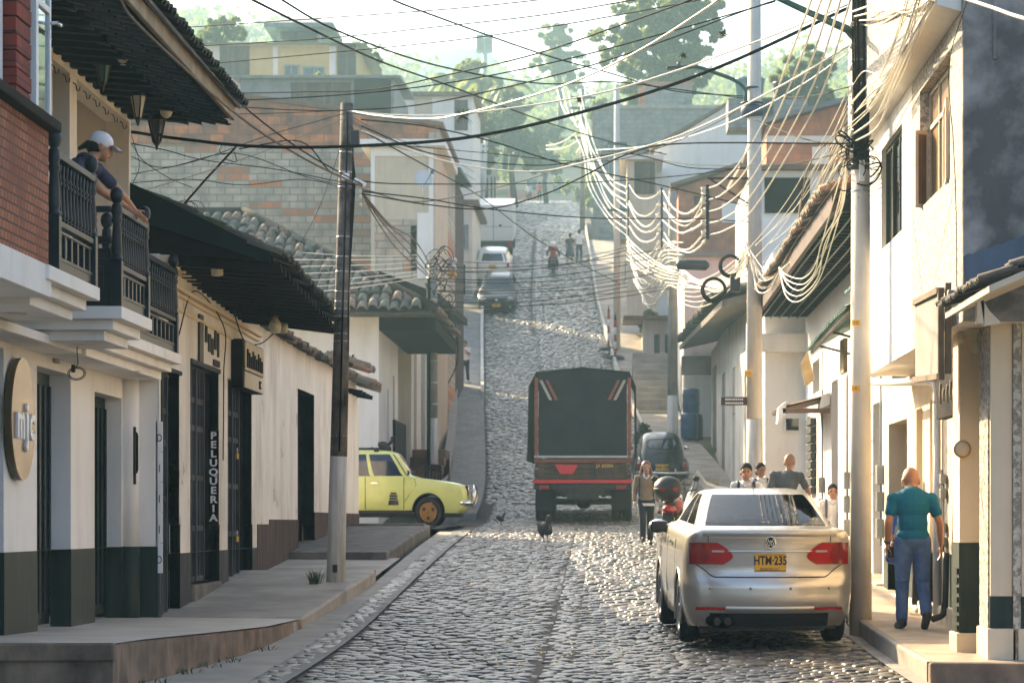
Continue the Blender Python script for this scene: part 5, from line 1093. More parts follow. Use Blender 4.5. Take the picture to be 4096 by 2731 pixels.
# houses above on the sunny side
hill_house('white_gable_house', 'big plain white gable wall with a brown roof edge above the orange houses', 'house', 1503, 1830, 345, 450, 118, 9, 'plaster_clean', 'gable', 'tin_rust', base_down=6, gable=[(.60, 2.35), (.98, 1.2)], over=.2)
hill_house('louvre_house', 'small beige house with a brown louvred window left of the white gable wall', 'house', 1440, 1508, 368, 450, 114, 5, 'plaster_beige', 'flat', 'plaster_white', base_down=8, windows=[(.25, .95, .05, .95, 'shutter', 'brown_base')])
hill_house('orange_brick_house', 'orange brick house below the white gable wall, half hidden by cables', 'house', 1558, 1740, 432, 520, 98, 8, 'clay_orange', 'gable', 'tin_rust', base_down=7, gable=[(1, 1.0)], windows=[(.2, .4, .55, .8, 'brown_base'), (.55, .9, .1, .6, 'plaster_clean')])
hill_house('tall_brick_house', 'orange brick house with a pale band and sloping roof behind the tarred pole', 'house', 1760, 2010, 290, 430, 76, 8, 'clay_orange', 'gable', 'tin_grey', base_down=6, gable=[(1, .9)], windows=[(0, 1, .72, .84, 'plaster_white'), (.42, .58, .1, .66, 'plaster_white')])
hill_house('ventilated_house', 'white house with a dark slatted opening under a sloping eave', 'house', 1725, 1985, 392, 560, 66, 8, 'plaster_clean', 'shed', 'tin_rust', base_down=6, windows=[(.12, .52, .42, .90, 'shutter', 'void'), (.56, .66, .1, .4, 'brown_base')])
hill_house('grey_block_house', 'unfinished grey block building with an upper room under the big tree', 'house', 1362, 1650, 250, 410, 150, 10, 'block_grey', 'flat', 'concrete', base_down=8, windows=[(.05, .2, .05, .5, 'glass', 'concrete'), (.35, .55, .1, .5, 'glass', 'tin_blue'), (.62, .8, .1, .5, 'glass', 'concrete')], over=.1)
hill_house('rooftop_room', 'small grey block room standing on the unfinished block building', 'rooftop room', 1482, 1590, 196, 246, 153, 5, 'block_grey', 'flat', 'clay_orange', base_down=.2, over=.1, windows=[(-.15, .0, 0, .9, 'clay_orange')])
for i, (u, v, w_, h, m_, lb) in enumerate(((1722, 182, 34, 50, 'tank_blue', 'pale blue water tank showing behind the lamp pole'), (1800, 190, 24, 45, 'tank_black', 'dark water tank on the roof behind the cables'))):
    c = P(u, v + h, 105); s = 105 / F; t = thing('roof_tank', lb, 'water tank', c, 'roof tanks on the sunny side'); MB().lathe(c, [(w_ * s * .85, 0), (w_ * s, h * s * .9), (w_ * s * 1.05, h * s * .92), (w_ * s * 1.05, h * s)], 16).build('tank', m_, t); q = MB(); q.box(c.x - .9, c.x + .9, c.y - .8, c.y + 1.2, Z(300, 105), c.z - .003); q.build('stand', 'block_grey', t)
hill_house('far_end_wall', 'low reddish wall closing the top of the street', 'wall', 1165, 1235, 437, 470, 262, .4, 'plaster_pink', None, base_down=2)
hill_house('far_white_house', 'small pale house at the top of the street behind the shrubs', 'house', 1180, 1330, 385, 450, 275, 8, 'plaster_beige', 'shed', 'tin_grey', base_down=5, windows=[(.2, .35, .1, .6), (.6, .75, .1, .6)])

# ================================================================ poles
def pole(name, label, u, Y, vt, r0, r1, mat, lean=0, foot=None, x=None, parts=()):
    x = X(u, Y) if x is None else x; z0, z1 = G(Y) - .1, Z(vt, Y); t = thing(name, label, 'utility pole', (x, Y, z0)); H = z1 - z0
    a, b_ = Vector((x, Y, z0)), Vector((x + lean, Y, z1))
    if foot:
        f = (foot[0] - z0) / H; MB().tube([a.lerp(b_, f), b_], [r0 + (r1 - r0) * f, r1], 16).build('shaft', mat, t); MB().tube([a, a.lerp(b_, f)], [r0 * 1.03, (r0 + (r1 - r0) * f) * 1.03], 16).build('painted_foot', foot[1], t)
    else: MB().tube([a, b_], [r0, r1], 16).build('shaft', mat, t)
    return t, a, b_
mp, a, b_ = pole('tarred_pole', 'tall pale concrete pole with tarred black top carrying the cable tangle', 1977, 28, -150, .118, .086, 'pole_tar', x=2.715, foot=(Z(392, 28), 'pole_pale'))
XP1 = 2.715
q = MB()
for v in (25, 45, 60, 140, 195, 240, 300, 330, 345, 378, 440): z = Z(v, 28); q.lathe((XP1, 28, z), [(.092, -.01), (.103, -.008), (.103, .008), (.092, .01)], 16)
q.build('clamp_band', 'steel', mp)
for z, lb in ((Z(743, 28), 1), (Z(893, 28), 2)):
    q = MB(); q.box(XP1 - .106, XP1 - .02, 27.868, 27.881, z - .028, z + .028); q.build('number_tag', 'yellow_tag', mp); q = MB(); q.text('12' if lb == 1 else '4', face_cam(XP1 - .065, 27.864, z), .045, .001); q.build('tag_digits', 'black', mp)
q = MB(); q.box(XP1 - .03, XP1 + .03, 27.85, 27.89, Z(420, 28), Z(372, 28)); q.build('fuse_block', 'white_paint', mp, bevel=.006)
q = MB()
for k in range(26):
    c = Vector((XP1 + RD.uniform(-.14, .1), 28 + RD.uniform(-.2, .05), Z(RD.uniform(318, 400), 28))); r_ = RD.uniform(.05, .15); tl = RD.uniform(-1, 1); ph_ = RD.uniform(0, 6)
    q.tube([c + Vector((r_ * math.cos(x_ + ph_), .1 * math.sin(x_ * 2), r_ * .7 * math.sin(x_) + tl * .05 * x_)) for x_ in np.linspace(0, RD.uniform(3, 6), 14)], RD.choice((.004, .006, .009)), 5)
for k in range(9): q.tube(crom([(XP1 - .09 + .02 * k, 27.9, Z(-30, 28)), (XP1 - .07 + .018 * k + RD.uniform(-.03, .03), 27.88, Z(110, 28)), (XP1 - .08 + .02 * k, 27.88, Z(240, 28)), (XP1 - .08 + .015 * k, 27.87, Z(370, 28))], 6), .011, 5)
q.build('wire_tangle', 'cable_black', mp)
for k in range(7): q = MB(); p = Vector((XP1 - .10, 27.9, Z(60 + k * 50, 28))); q.lathe(p, [(.0, -.03), (.03, -.025), (.022, 0), (.03, .02), (0, .03)], 8); q.build('insulator', 'lamp_glass', mp)
q = MB(); q.tube([(XP1 - .05, 28, Z(88, 28)), (XP1 - .15, 27.98, Z(68, 28)), P(1860, 30, 27.9), P(1770, -12, 27.7)], [.05, .045, .035, .03], 10); q.build('lamp_arm', 'lamp_green', mp)
p2, a, b_ = pole('lamp_pole', 'second tall concrete pole with the curved green street lamp arm', 1733, 45, -130, .15, .105, 'pole_pale', x=X(1733, 45), foot=(Z(963, 45), 'pole_white'))
xx = X(1728, 45)
q = MB(); q.tube(crom([(xx - .13, 44.9, Z(238, 45)), (xx - .13, 44.9, Z(205, 45)), P(1690, 186, 44.9), P(1650, 170, 44.9), P(1605, 155, 44.9), P(1575, 156, 44.9)], 6), [.035] * 31, 10) if False else q.tube(crom([(xx - .13, 44.9, Z(240, 45)), (xx - .13, 44.9, Z(208, 45)), P(1690, 186, 44.9), P(1650, 170, 44.9), P(1605, 155, 44.9), P(1575, 156, 44.9)], 6), .034, 10); q.build('lamp_arm', 'lamp_green', p2)
q = MB(); c = P(1553, 156, 44.9); q.hexa([(c.x - .16, c.y - .1, c.z - .02), (c.x + .2, c.y - .08, c.z - .02), (c.x + .2, c.y + .08, c.z - .02), (c.x - .16, c.y + .1, c.z - .02), (c.x - .16, c.y - .08, c.z + .01), (c.x + .2, c.y - .06, c.z + .035), (c.x + .2, c.y + .06, c.z + .035), (c.x - .16, c.y + .08, c.z + .01)]); q.build('lamp_head', 'iron', p2, bevel=.008)
MB().cyl(P(1559, 152, 44.9), P(1559, 143, 44.9), .035, .03, 10).build('photocell', 'tin_blue', p2)
q = MB(); q.lathe((xx, 45, Z(240, 45)), [(.12, 0), (.2, .01), (.2, .03), (.12, .04)], 16); q.lathe((xx, 45, Z(205, 45)), [(.12, 0), (.14, .01), (.14, .03), (.12, .04)], 16); q.lathe((xx, 45, Z(270, 45)), [(.115, 0), (.19, .03), (.2, .14), (.17, .2), (.115, .22)], 16); q.build('clamp', 'tin_blue', p2)
q = MB(); q.box(P(1625, 0, 45).x, xx, 44.95, 45.0, Z(413, 45), Z(408, 45)); q.bar(P(1722, 470, 44.97), P(1632, 412, 44.97), .03, .03); q.build('bracket', 'iron', p2)
q = MB(); z = Z(860, 45); q.box(xx - .13, xx - .02, 44.84, 44.855, z - .045, z + .045); q.build('number_tag', 'yellow_tag', p2)
def rack(u, v0, v1, Y, root):
    c = P(u, v0, Y); q = MB(); q.box(c.x - .03, c.x + .03, Y - .03, Y + .03, Z(v1, Y), Z(v0, Y)); q.build('rack_bar', 'iron', root)
    for k in range(5): q = MB(); zz = Z(v0 + (v1 - v0) * (k + .5) / 5, Y); q.lathe((c.x - .07, Y - .05, zz), [(.02, -.05), (.05, -.04), (.03, 0), (.05, .04), (.02, .05)], 8); q.build('insulator', 'lamp_glass', root)
rack(1625, 425, 550, 45, p2)
p3, a, b_ = pole('grey_pole', 'dark grey pole with pale foot behind the black beetle car', 1545, 73, 440, .16, .115, 'pole_concrete', foot=(Z(908, 73), 'pole_white')); rack(1520, 430, 570, 73, p3)
p5, a, b_ = pole('upper_pole', 'slender pole with crossarms further up the sunny side', 1417, 108, 195, .15, .11, 'pole_pale'); rack(1443, 420, 560, 100, p5)
q = MB()
for v in (335, 352, 487): z = Z(v, 108); q.box(X(1395, 108), X(1440, 108), 107.8, 107.9, z, z + .12)
q.build('crossarm', 'lamp_green', p5)
p6, a, b_ = pole('hilltop_pole', 'far pole with crossarms and bright wires near the top of the street', 1338, 160, 205, .17, .12, 'pole_concrete'); q = MB()
for v in (228, 252, 320): z = Z(v, 160); q.box(X(1310, 160), X(1368, 160), 159.8, 159.95, z, z + .14)
q.build('crossarm', 'iron', p6)
p7, a, b_ = pole('side_pole', 'concrete pole wrapped in wires at the foot of the hill beside the stepped house', 993, 68, 600, .15, .12, 'pole_concrete', foot=(Z(960, 68), 'pole_white'))
q = MB()
for v in (640, 690, 740, 790, 830, 880, 930): z = Z(v, 68); q.lathe((X(993, 68), 68, z), [(.14, -.01), (.15, 0), (.15, .03), (.14, .04)], 14)
q.build('wire_band', 'steel', p7); q = MB()
for k in range(22):
    c = P(RD.uniform(985, 1030), RD.uniform(570, 720), 67.6); r_ = RD.uniform(.08, .22); f_ = RD.uniform(0, 6)
    q.tube([c + Vector((r_ * math.cos(x_ + f_), .1 * math.sin(x_), r_ * 1.3 * math.sin(x_))) for x_ in np.linspace(0, RD.uniform(3, 6.3), 14)], RD.choice((.008, .011, .015)), 5)
q.tube([(X(986, 68), 67.75, G(68)), (X(986, 68), 67.75, Z(640, 68))], .05, 8); q.tube(crom([P(1030, 690, 67.5), P(1048, 760, 67.5), P(1050, 830, 67.5), P(1030, 880, 67.5)], 6), .02, 5); q.build('wire_tangle', 'cable_black', p7)
for (u0, u1, v0, v1, lb) in ((1100, 1117, 470, 318, 'thin pale leaning mast catching the sun, the taller one'), (1095, 1106, 560, 330, 'thin grey mast standing behind the leaning one')):
    t = thing('thin_mast', lb, 'mast', P(u0, v0, 150), 'thin masts up the hill'); p_, r_ = P(u0 - 4, 640, 150), P(u1, v1, 150); MB().tube([p_, r_], [.16, .12], 8).build('shaft', 'pole_white', t); q = MB(); q.box(r_.x - .5, r_.x + .5, 149.9, 150, r_.z - .5, r_.z - .42); q.build('crossarm', 'iron', t)
t = thing('antenna_tower', 'slim hazy telephone mast above the hill trees', 'antenna tower', P(1113, 250, 330)); b0 = P(1113, 330, 330); q = MB(); s = 330 / F
q.tube([b0, P(1113, 90, 330)], [.45, .3], 8); q.tube([P(1113, 90, 330), P(1113, 62, 330)], .1, 6); q.build('mast', 'tin_teal', t); q = MB()
for u in (1099, 1106, 1120, 1127):
    for v in (96, 106): c = P(u, v, 330); q.box(c.x - .25, c.x + .25, 329.7, 330.1, c.z - .9, c.z + .9)
for k in range(3): q.bar(P(1098, 90 + k * 8, 330), P(1128, 90 + k * 8, 330), .2, .2)
q.build('antenna_panels', 'tin_grey', t)
for i, (u, v, Y) in enumerate(((1413, 843, 105.5), (1398, 826, 107.5))):
    c = Vector((X(u, Y), Y, G(Y) + .15)); t = thing('road_post', ('red and white striped post on a flat base, the nearer of the pair', 'red and white striped post on a flat base, the farther of the pair')[i], 'delineator post', c, 'striped posts by the stairs')
    MB().lathe(c, [(.38, 0), (.38, .05), (.2, .09)], 16).build('base', 'rubber', t); q = MB()
    for k in range(5): q.cyl(c + Vector((0, 0, .08 + k * .2)), c + Vector((0, 0, .28 + k * .2)), .06, .055, 10, k % 2)
    q.build('striped_tube', ['post_red', 'white_paint'], t); MB().lathe(c, [(.055, 1.08), (.03, 1.2), (.005, 1.3)], 8).build('tip', 'black', t); t.scale = (1, 1, 1.45)
t = thing('litter_basket', 'small dark wire litter basket on the pavement by the wired pole', 'litter basket', (X(995, 64), 64, G(64) + .1)); c = Vector((X(995, 64), 64, G(64) + .1)); q = MB()
for z in (.35, .5, .85, .95): q.tube([c + Vector((.2 * math.cos(x_), .2 * math.sin(x_), z)) for x_ in np.linspace(0, 2 * PI, 18)], .02, 5)
for k in range(14): q.tube([c + Vector((.19 * math.cos(k * .45), .19 * math.sin(k * .45), .35)), c + Vector((.2 * math.cos(k * .45), .2 * math.sin(k * .45), .95))], .012, 4)
q.build('basket', 'iron', t); MB().tube([c, c + Vector((0, 0, .4))], .03).build('stand', 'iron', t)
for i, (u, v) in enumerate(((1583, 1000), (1596, 985), (1590, 968))):
    c = Vector((X(u, 84), 84 + .6 * i, G(84) + .2 + (.85 if i == 2 else 0))); t = thing('blue_barrel', ('blue plastic barrel, front one by the shop doors', 'blue plastic barrel, rear one by the shop doors', 'blue plastic barrel stacked on the others')[i], 'barrel', c, 'blue barrels outside the shop'); MB().lathe(c, [(.25, 0), (.28, .1), (.28, .3), (.3, .32), (.28, .36), (.28, .6), (.3, .62), (.28, .66), (.27, .8), (.2, .84)], 16).build('drum', 'barrel_blue', t)
q = MB()
for k in range(5): q.box(X(1583, 60) - .03 * k, X(1655, 60), 60 + .02 * k, 62.2, G(60) + .15 + k * .16, G(60) + .28 + k * .16)
single(q, 'block_stack', 'block_grey', 'stack of grey concrete slabs on the pavement behind the covered motorbike', 'slab stack', bevel=.02)
t = thing('street_name_sign', 'narrow brown street sign with two lines of white lettering on the lamp pole', 'sign', P(1685, 920, 44.8)); c = P(1686, 921, 44.7); q = MB(); q.box(c.x - .225, c.x + .225, c.y - .02, c.y + .02, c.z - .07, c.z + .07); q.build('board', 'brown_base', t, bevel=.004); q = MB(); q.text('CALLE 7', face_cam(c.x + .02, c.y - .024, c.z + .03), .05, .001) if False else None
for k in range(9): q.box(c.x - .15 + k * .035, c.x - .128 + k * .035, c.y - .025, c.y - .021, c.z + .015, c.z + .045); q.box(c.x - .15 + k * .035, c.x - .125 + k * .035, c.y - .025, c.y - .021, c.z - .045, c.z - .02)
q.build('lettering', 'letter_white', t); q = MB(); q.bar(c + Vector((.2, .03, 0)), (xx - .1, 44.95, c.z), .03, .03); q.build('bracket', 'iron', t)

for k, (ya, yb, hgt, lb) in enumerate(((146, 184, 4.2, 'long low shabby house added to shade the upper street, nearer half'), (188, 236, 4.6, 'long low shabby house added to shade the upper street, farther half'))):  # made-up houses, added to throw shade over the upper road
    t = thing('added_shade_house', lb, 'house', (C(ya) - 6, ya, G(ya))); q = MB()
    xa, xb = C(ya) - 4.35, C(yb) - 4.35
    q.hexa([(xa - 6, ya, G(ya) - 3), (xa, ya, G(ya) - 3), (xb, yb, G(yb) - 3), (xb - 6, yb, G(yb) - 3), (xa - 6, ya, G(ya) + hgt), (xa, ya, G(ya) + hgt), (xb, yb, G(yb) + hgt), (xb - 6, yb, G(yb) + hgt)]); q.build('wall', 'plaster_beige', t)
    q = MB(); q.hexa([(xa - 6.4, ya - .4, G(ya) + hgt + .5), (xa + .7, ya - .4, G(ya) + hgt - .1), (xb + .7, yb + .4, G(yb) + hgt - .1), (xb - 6.4, yb + .4, G(yb) + hgt + .5), (xa - 6.4, ya - .4, G(ya) + hgt + .7), (xa + .7, ya - .4, G(ya) + hgt + .05), (xb + .7, yb + .4, G(yb) + hgt + .05), (xb - 6.4, yb + .4, G(yb) + hgt + .7)]); q.build('roof', 'tin_rust', t)
    window_y(t, xa - 4, xa - 2.6, G(ya) + 1.4, G(ya) + 2.9, ya - .05, 'concrete')
    for f in (.2, .5, .8):
        y = ya + (yb - ya) * f; x = xa + (xb - xa) * f; q = MB(); q.box(x - .3, x + .06, y, y + 1.2, G(y), G(y) + 2.3); q.build('door', 'green_dark', t)
# ================================================================ vehicles
class Shell:
    """car skin: level outlines stacked by height; every level is a rounded rectangle"""
    def __init__(s, rings, nr=24, ns=44, na=6):
        r = np.array(rings, float); s.z = r[:, 0]; s.r = r; s.nr, s.ns, s.na = nr, ns, na
        if r.shape[1] == 4: s.r = np.hstack([r, np.tile([[.18, .12, .16]], (len(r), 1))])
    def par(s, z):
        z = min(max(z, s.z[0]), s.z[-1]); i = min(max(np.searchsorted(s.z, z) - 1, 0), len(s.z) - 2)
        h = s.z[i + 1] - s.z[i]; t = (z - s.z[i]) / h; v = s.r[:, 1:]
        def sl(k):
            if k <= 0 or k >= len(s.z) - 1: return (v[min(k + 1, len(v) - 1)] - v[max(k - 1, 0)]) / (s.z[min(k + 1, len(v) - 1)] - s.z[max(k - 1, 0)])
            a = (v[k] - v[k - 1]) / (s.z[k] - s.z[k - 1]); b = (v[k + 1] - v[k]) / (s.z[k + 1] - s.z[k])
            return np.where(a * b > 0, 2 * a * b / np.where(np.abs(a + b) < 1e-9, 1, a + b), 0)
        m0, m1 = sl(i), sl(i + 1); t2, t3 = t * t, t * t * t
        return (2 * t3 - 3 * t2 + 1) * v[i] + (t3 - 2 * t2 + t) * h * m0 + (-2 * t3 + 3 * t2) * v[i + 1] + (t3 - t2) * h * m1
    def ring(s, z):
        w, yr, yf, bow, rc, fb = s.par(z); out = []
        rc = min(rc, w * .9, (yf - yr) * .45)
        def rear(x): return yr + bow * (abs(x) / w) ** 2.2
        for k in range(s.nr + 1): x = -(w - rc) + 2 * (w - rc) * k / s.nr; out.append((x, rear(x), 'r', k / s.nr))
        x0, y0 = w - rc, rear(w - rc)
        for k in range(1, s.na): a = PI / 2 * k / s.na; out.append((x0 + rc * math.sin(a), y0 + rc * (1 - math.cos(a)), 'cr', k / s.na))
        ya, yb = y0 + rc, yf - fb - rc
        for k in range(s.ns + 1): t = k / s.ns; out.append((w, ya + (yb - ya) * t, 's', t))
        for k in range(1, s.na): a = PI / 2 * k / s.na; out.append((w - rc * (1 - math.cos(a)), yb + rc * math.sin(a), 'cf', k / s.na))
        for k in range(s.nr + 1):
            t = k / s.nr; x = (w - rc) - 2 * (w - rc) * t; out.append((x, yf - fb * (abs(x) / w) ** 2.2, 'f', 1 - t))
        for k in range(1, s.na): a = PI / 2 * k / s.na; out.append((-(w - rc) - rc * math.sin(a), yb + rc * math.cos(a), 'cf', k / s.na))
        for k in range(s.ns + 1): t = 1 - k / s.ns; out.append((-w, ya + (yb - ya) * t, 's', t))
        for k in range(1, s.na): a = PI / 2 * k / s.na; out.append((-w + rc * (1 - math.cos(a)), y0 + rc * (1 - math.sin(a)), 'cr', k / s.na))
        return out
    def build(s, zs, classify, arches=()):
        """arches = (y, z, radius); faces inside an arch are dropped and its rim made round"""
        rows = [s.ring(z) for z in zs]; n = len(rows[0]); pts = [[Vector((p[0], p[1], z)) for p in r] for r, z in zip(rows, zs)]
        inside = [[-1] * n for _ in zs]
        for i, r in enumerate(rows):
            for j, p in enumerate(r):
                if p[2] == 's':
                    for k, (ay, az, ar) in enumerate(arches):
                        if math.hypot(p[1] - ay, zs[i] - az) < ar: inside[i][j] = k
        groups = {}
        for i in range(len(zs) - 1):
            for j in range(n):
                j2 = (j + 1) % n; q = ((i, j), (i, j2), (i + 1, j2), (i + 1, j)); ins = [inside[a][b] for a, b in q]
                if all(x >= 0 for x in ins): continue
                P4 = []
                for (a, b), x in zip(q, ins):
                    p = pts[a][b].copy()
                    if x >= 0:
                        ay, az, ar = arches[x]; d = Vector((0, p.y - ay, p.z - az)); d = d.normalized() * ar if d.length > 1e-6 else Vector((0, 0, ar)); p = Vector((p.x, ay + d.y, az + d.z))
                    P4.append(p)
                sec = rows[i][j]; k = classify(sec[2], (sec[3] + rows[i][j2][3]) / 2, (zs[i] + zs[i + 1]) / 2, (P4[0].x + P4[2].x) / 2, (P4[0].y + P4[2].y) / 2)
                groups.setdefault(k, []).append(P4)
        res = {}
        for k, qs in groups.items():
            mb = MB(); key = {}; vs = []; fs = []
            for q in qs:
                f = []
                for p in q:
                    t = (round(p.x, 5), round(p.y, 5), round(p.z, 5))
                    if t not in key: key[t] = len(vs); vs.append(p)
                    f.append(key[t])
                f = [a for m_, a in enumerate(f) if a != f[m_ - 1]]
                if len(f) >= 3: fs.append(tuple(f))
            mb.add(vs, fs, 0, True); res[k] = mb
        top = MB(); top.add(pts[-1], [tuple(range(n))], 0, True); res['top'] = top
        return res
    def rear_pt(s, f, z, off=0):
        """f in -1..1 across the tail, corners included"""
        r = s.ring(z); n0 = s.nr + 1; tail = [r[-k] for k in range(s.na - 1, 0, -1)]
        line = r[-(s.na - 1) - 6:-(s.na - 1)] + tail + r[:n0] + r[n0:n0 + s.na - 1] + r[n0 + s.na - 1:n0 + s.na + 5]
        P_ = [Vector((p[0], p[1], z)) for p in line]; d = [0]
        for a, b in zip(P_[:-1], P_[1:]): d.append(d[-1] + (b - a).length)
        t = (f + 1) / 2 * d[-1]; i = min(max(int(np.searchsorted(d, t)) - 1, 0), len(P_) - 2); u = (t - d[i]) / max(d[i + 1] - d[i], 1e-9)
        p = P_[i].lerp(P_[i + 1], u); tan = (P_[i + 1] - P_[i]).normalized(); nrm = Vector((tan.y, -tan.x, 0))
        return p + nrm * off
    def find_f(s, x, z):
        lo, hi = -1.0, 1.0
        for _ in range(30):
            m = (lo + hi) / 2
            if s.rear_pt(m, z).x < x: lo = m
            else: hi = m
        return lo
    def patch(s, zs, ext, nf, off, thick=.0):
        """panel following the tail; ext(z) gives the two x (or (f0,f1) as strings)"""
        rows = []
        for z in zs:
            a, b = ext(z); rows.append([s.rear_pt(a + (b - a) * k / nf, z, off) for k in range(nf + 1)])
        return MB().grid(rows, 0, True)
def wheel(root, x, y, z, R, W, side, rim='steel', spokes=10, rim_r=.68):
    s = side; q = MB(); q.lathe((x, y, z), [(R * .70, -W / 2 + .01), (R * .86, -W / 2), (R * .97, -W / 2 + .025), (R, -W / 2 + .06), (R, W / 2 - .06), (R * .97, W / 2 - .025), (R * .86, W / 2), (R * .70, W / 2 - .01)], 32, axis='x', cap=False); ty = q.build('wheel', 'rubber', root)
    q = MB(); xo = x + s * (W / 2 - .012); r2 = R * rim_r
    q.lathe((x, y, z), [(r2 * 1.02, s * (W / 2 - .012)), (r2 * 1.02, s * (W / 2 - .002)), (r2 * .93, s * (W / 2 - .004)), (r2 * .9, s * (W / 2 - .06))], 28, axis='x', cap=False)
    q.lathe((x, y, z), [(r2 * .2, s * (W / 2 - .03)), (r2 * .2, s * (W / 2 - .008)), (.002, s * (W / 2 - .004))], 14, axis='x')
    for k in range(spokes):
        a = 2 * PI * k / spokes; q.bar((xo - s * .01, y, z), (xo - s * .018, y + r2 * .93 * math.cos(a), z + r2 * .93 * math.sin(a)), .035 if spokes > 5 else .14, .02, up=(1, 0, 0))
    if rim == 'wheel_gold': q.lathe((x, y, z), [(r2 * .97, s * (W / 2 - .03)), (r2 * .72, s * (W / 2 - .022)), (r2 * .3, s * (W / 2 - .012))], 28, axis='x', cap=False)
    q.build('rim', rim, ty); q = MB()
    if rim == 'wheel_gold':
        for k in range(3): a = 2 * PI * k / 3 + .5; q.ball((x + s * (W / 2 - .018), y + r2 * .58 * math.cos(a), z + r2 * .58 * math.sin(a)), (.006, r2 * .2, r2 * .2))
    q.lathe((x, y, z), [(r2, s * (W / 2 - .1)), (.01, s * (W / 2 - .1))], 20, axis='x'); q.build('hub_back', 'black', ty)
    return ty
def plate(root, M4, w, h, txt, small=None, name='number_plate', size=None, sub_off=.36):
    q = MB(); q.box(-w / 2, w / 2, -h / 2, h / 2, -.006, .0); q.xf(M4); pl = q.build(name, 'yellow_plate', root, bevel=.003)
    q = MB(); sz = size or h * .62
    q.text(txt, M4 @ Matrix.Translation((0, h * .10 if small else 0, .001)), sz, .001, bold=.003, xs=.80)
    if small: q.text(small, M4 @ Matrix.Translation((0, -h * sub_off, .001)), h * .2, .001, xs=1.0)
    f = .004; q2 = [(-w / 2 + .012, w / 2 - .012, h / 2 - .012, h / 2 - .012 + f), (-w / 2 + .012, w / 2 - .012, -h / 2 + .012 - f, -h / 2 + .012)]
    for a, b, c, d in q2:
        m_ = MB().box(a, b, c, d, .0005, .002).xf(M4); q.add(m_.v, m_.f)
    q.build('lettering', 'black', pl); return pl

# ---------------------------------------------------------------- silver saloon
car = thing('silver_saloon', 'silver four-door saloon car parked by the pole, yellow number plate HTM-235', 'car', (0, 0, 0))
rings = [(.19, .80, .16, 4.42, .22, .22, .3), (.26, .84, .08, 4.5, .22, .24, .3), (.34, .868, .03, 4.56, .22, .24, .3), (.45, .885, .0, 4.6, .22, .24, .3), (.60, .892, .005, 4.61, .22, .23, .3), (.645, .892, .035, 4.6, .20, .20, .3), (.72, .890, .06, 4.55, .18, .17, .3), (.86, .884, .055, 4.42, .17, .16, .3), (.97, .868, .05, 3.95, .17, .15, .3), (1.04, .845, .035, 3.5, .16, .15, .25), (1.085, .80, .055, 3.3, .15, .16, .2), (1.10, .735, .42, 3.2, .13, .10, .15), (1.14, .712, .53, 3.06, .13, .09, .15), (1.24, .665, .80, 2.8, .13, .09, .15), (1.34, .612, 1.08, 2.5, .13, .09, .12), (1.395, .575, 1.24, 2.3, .12, .09, .12), (1.425, .53, 1.36, 2.18, .12, .1, .1), (1.445, .42, 1.5, 2.02, .1, .12, .1)]
S = Shell(rings, 24, 60, 6)
zs = sorted(set([.19, .22, .26, .30, .34, .39, .45, .5, .55, .60, .645, .68, .72, .77, .82, .86, .9, .94, .97, 1.0, 1.04, 1.065, 1.085, 1.093, 1.10, 1.115, 1.14, 1.19, 1.24, 1.29, 1.34, 1.37, 1.395, 1.41, 1.425, 1.437, 1.445]))
RW = .325
def cls(sec, t, z, x, y):
    if 1.115 < z < 1.385:
        if sec == 'r' and .02 < t < .98: return 'rear_window'
        if sec == 'f' and .03 < t < .97: return 'windscreen'
        if sec == 's' and .08 < t < .94 and not .46 < t < .5: return 'side_window' if x > 0 else 'far_window'
    return 'body'
res = S.build(zs, cls, [(.95, .33, .375), (3.6, .33, .375)])
bo = res['body']; t_ = res['top']; bo.add(t_.v, t_.f, 0, True)
bo.build('body', 'car_silver', car)
for k in ('rear_window', 'windscreen', 'side_window', 'far_window'): res[k].build(k.replace('far', 'side'), 'car_glass', car)
for y, nm in ((.95, 'rear'), (3.6, 'front')):
    for s in (-1, 1):
        wheel(car, s * .775, y, RW, RW, .215, s, 'steel', 10)
        q = MB(); q.tube([(s * .886, y + .372 * math.cos(a), .33 + .372 * math.sin(a)) for a in np.linspace(-.35, PI + .35, 22)], .014, 6); q.build('arch_lip', 'car_silver', car)
    q = MB(); q.grid([[(sx * .87, y + .37 * math.cos(a), .33 + .37 * math.sin(a)) for a in np.linspace(0, PI, 16)] for sx in (-1, -.5, -.49, .49, .5, 1)]); q.build('wheel_well', 'black', car)
q = MB(); q.box(-.72, .72, .3, 4.3, .17, .24); q.box(-.6, .6, .28, .9, .15, .2); q.tube([(-.5, .32, .2), (.1, .35, .19), (.3, .6, .18)], .05, 8); q.build('underbody', 'black', car)
q = MB(); q.box(-.62, .62, 1.2, 3.0, .3, .5); q.box(-.6, .6, .62, 1.25, .9, 1.085); q.build('cabin_floor', 'cloth_dark', car)
q = MB()
for s in (-1, 1):
    q.box(s * .36 - .22, s * .36 + .22, 2.25, 2.38, .5, 1.1); q.ball((s * .36, 2.3, 1.19), (.12, .06, .09))
    q.ball((s * .34, 1.12, 1.17), (.12, .05, .07))
q.box(-.58, .58, 1.15, 1.28, .5, 1.1); q.build('seats', 'cloth_dark', car)
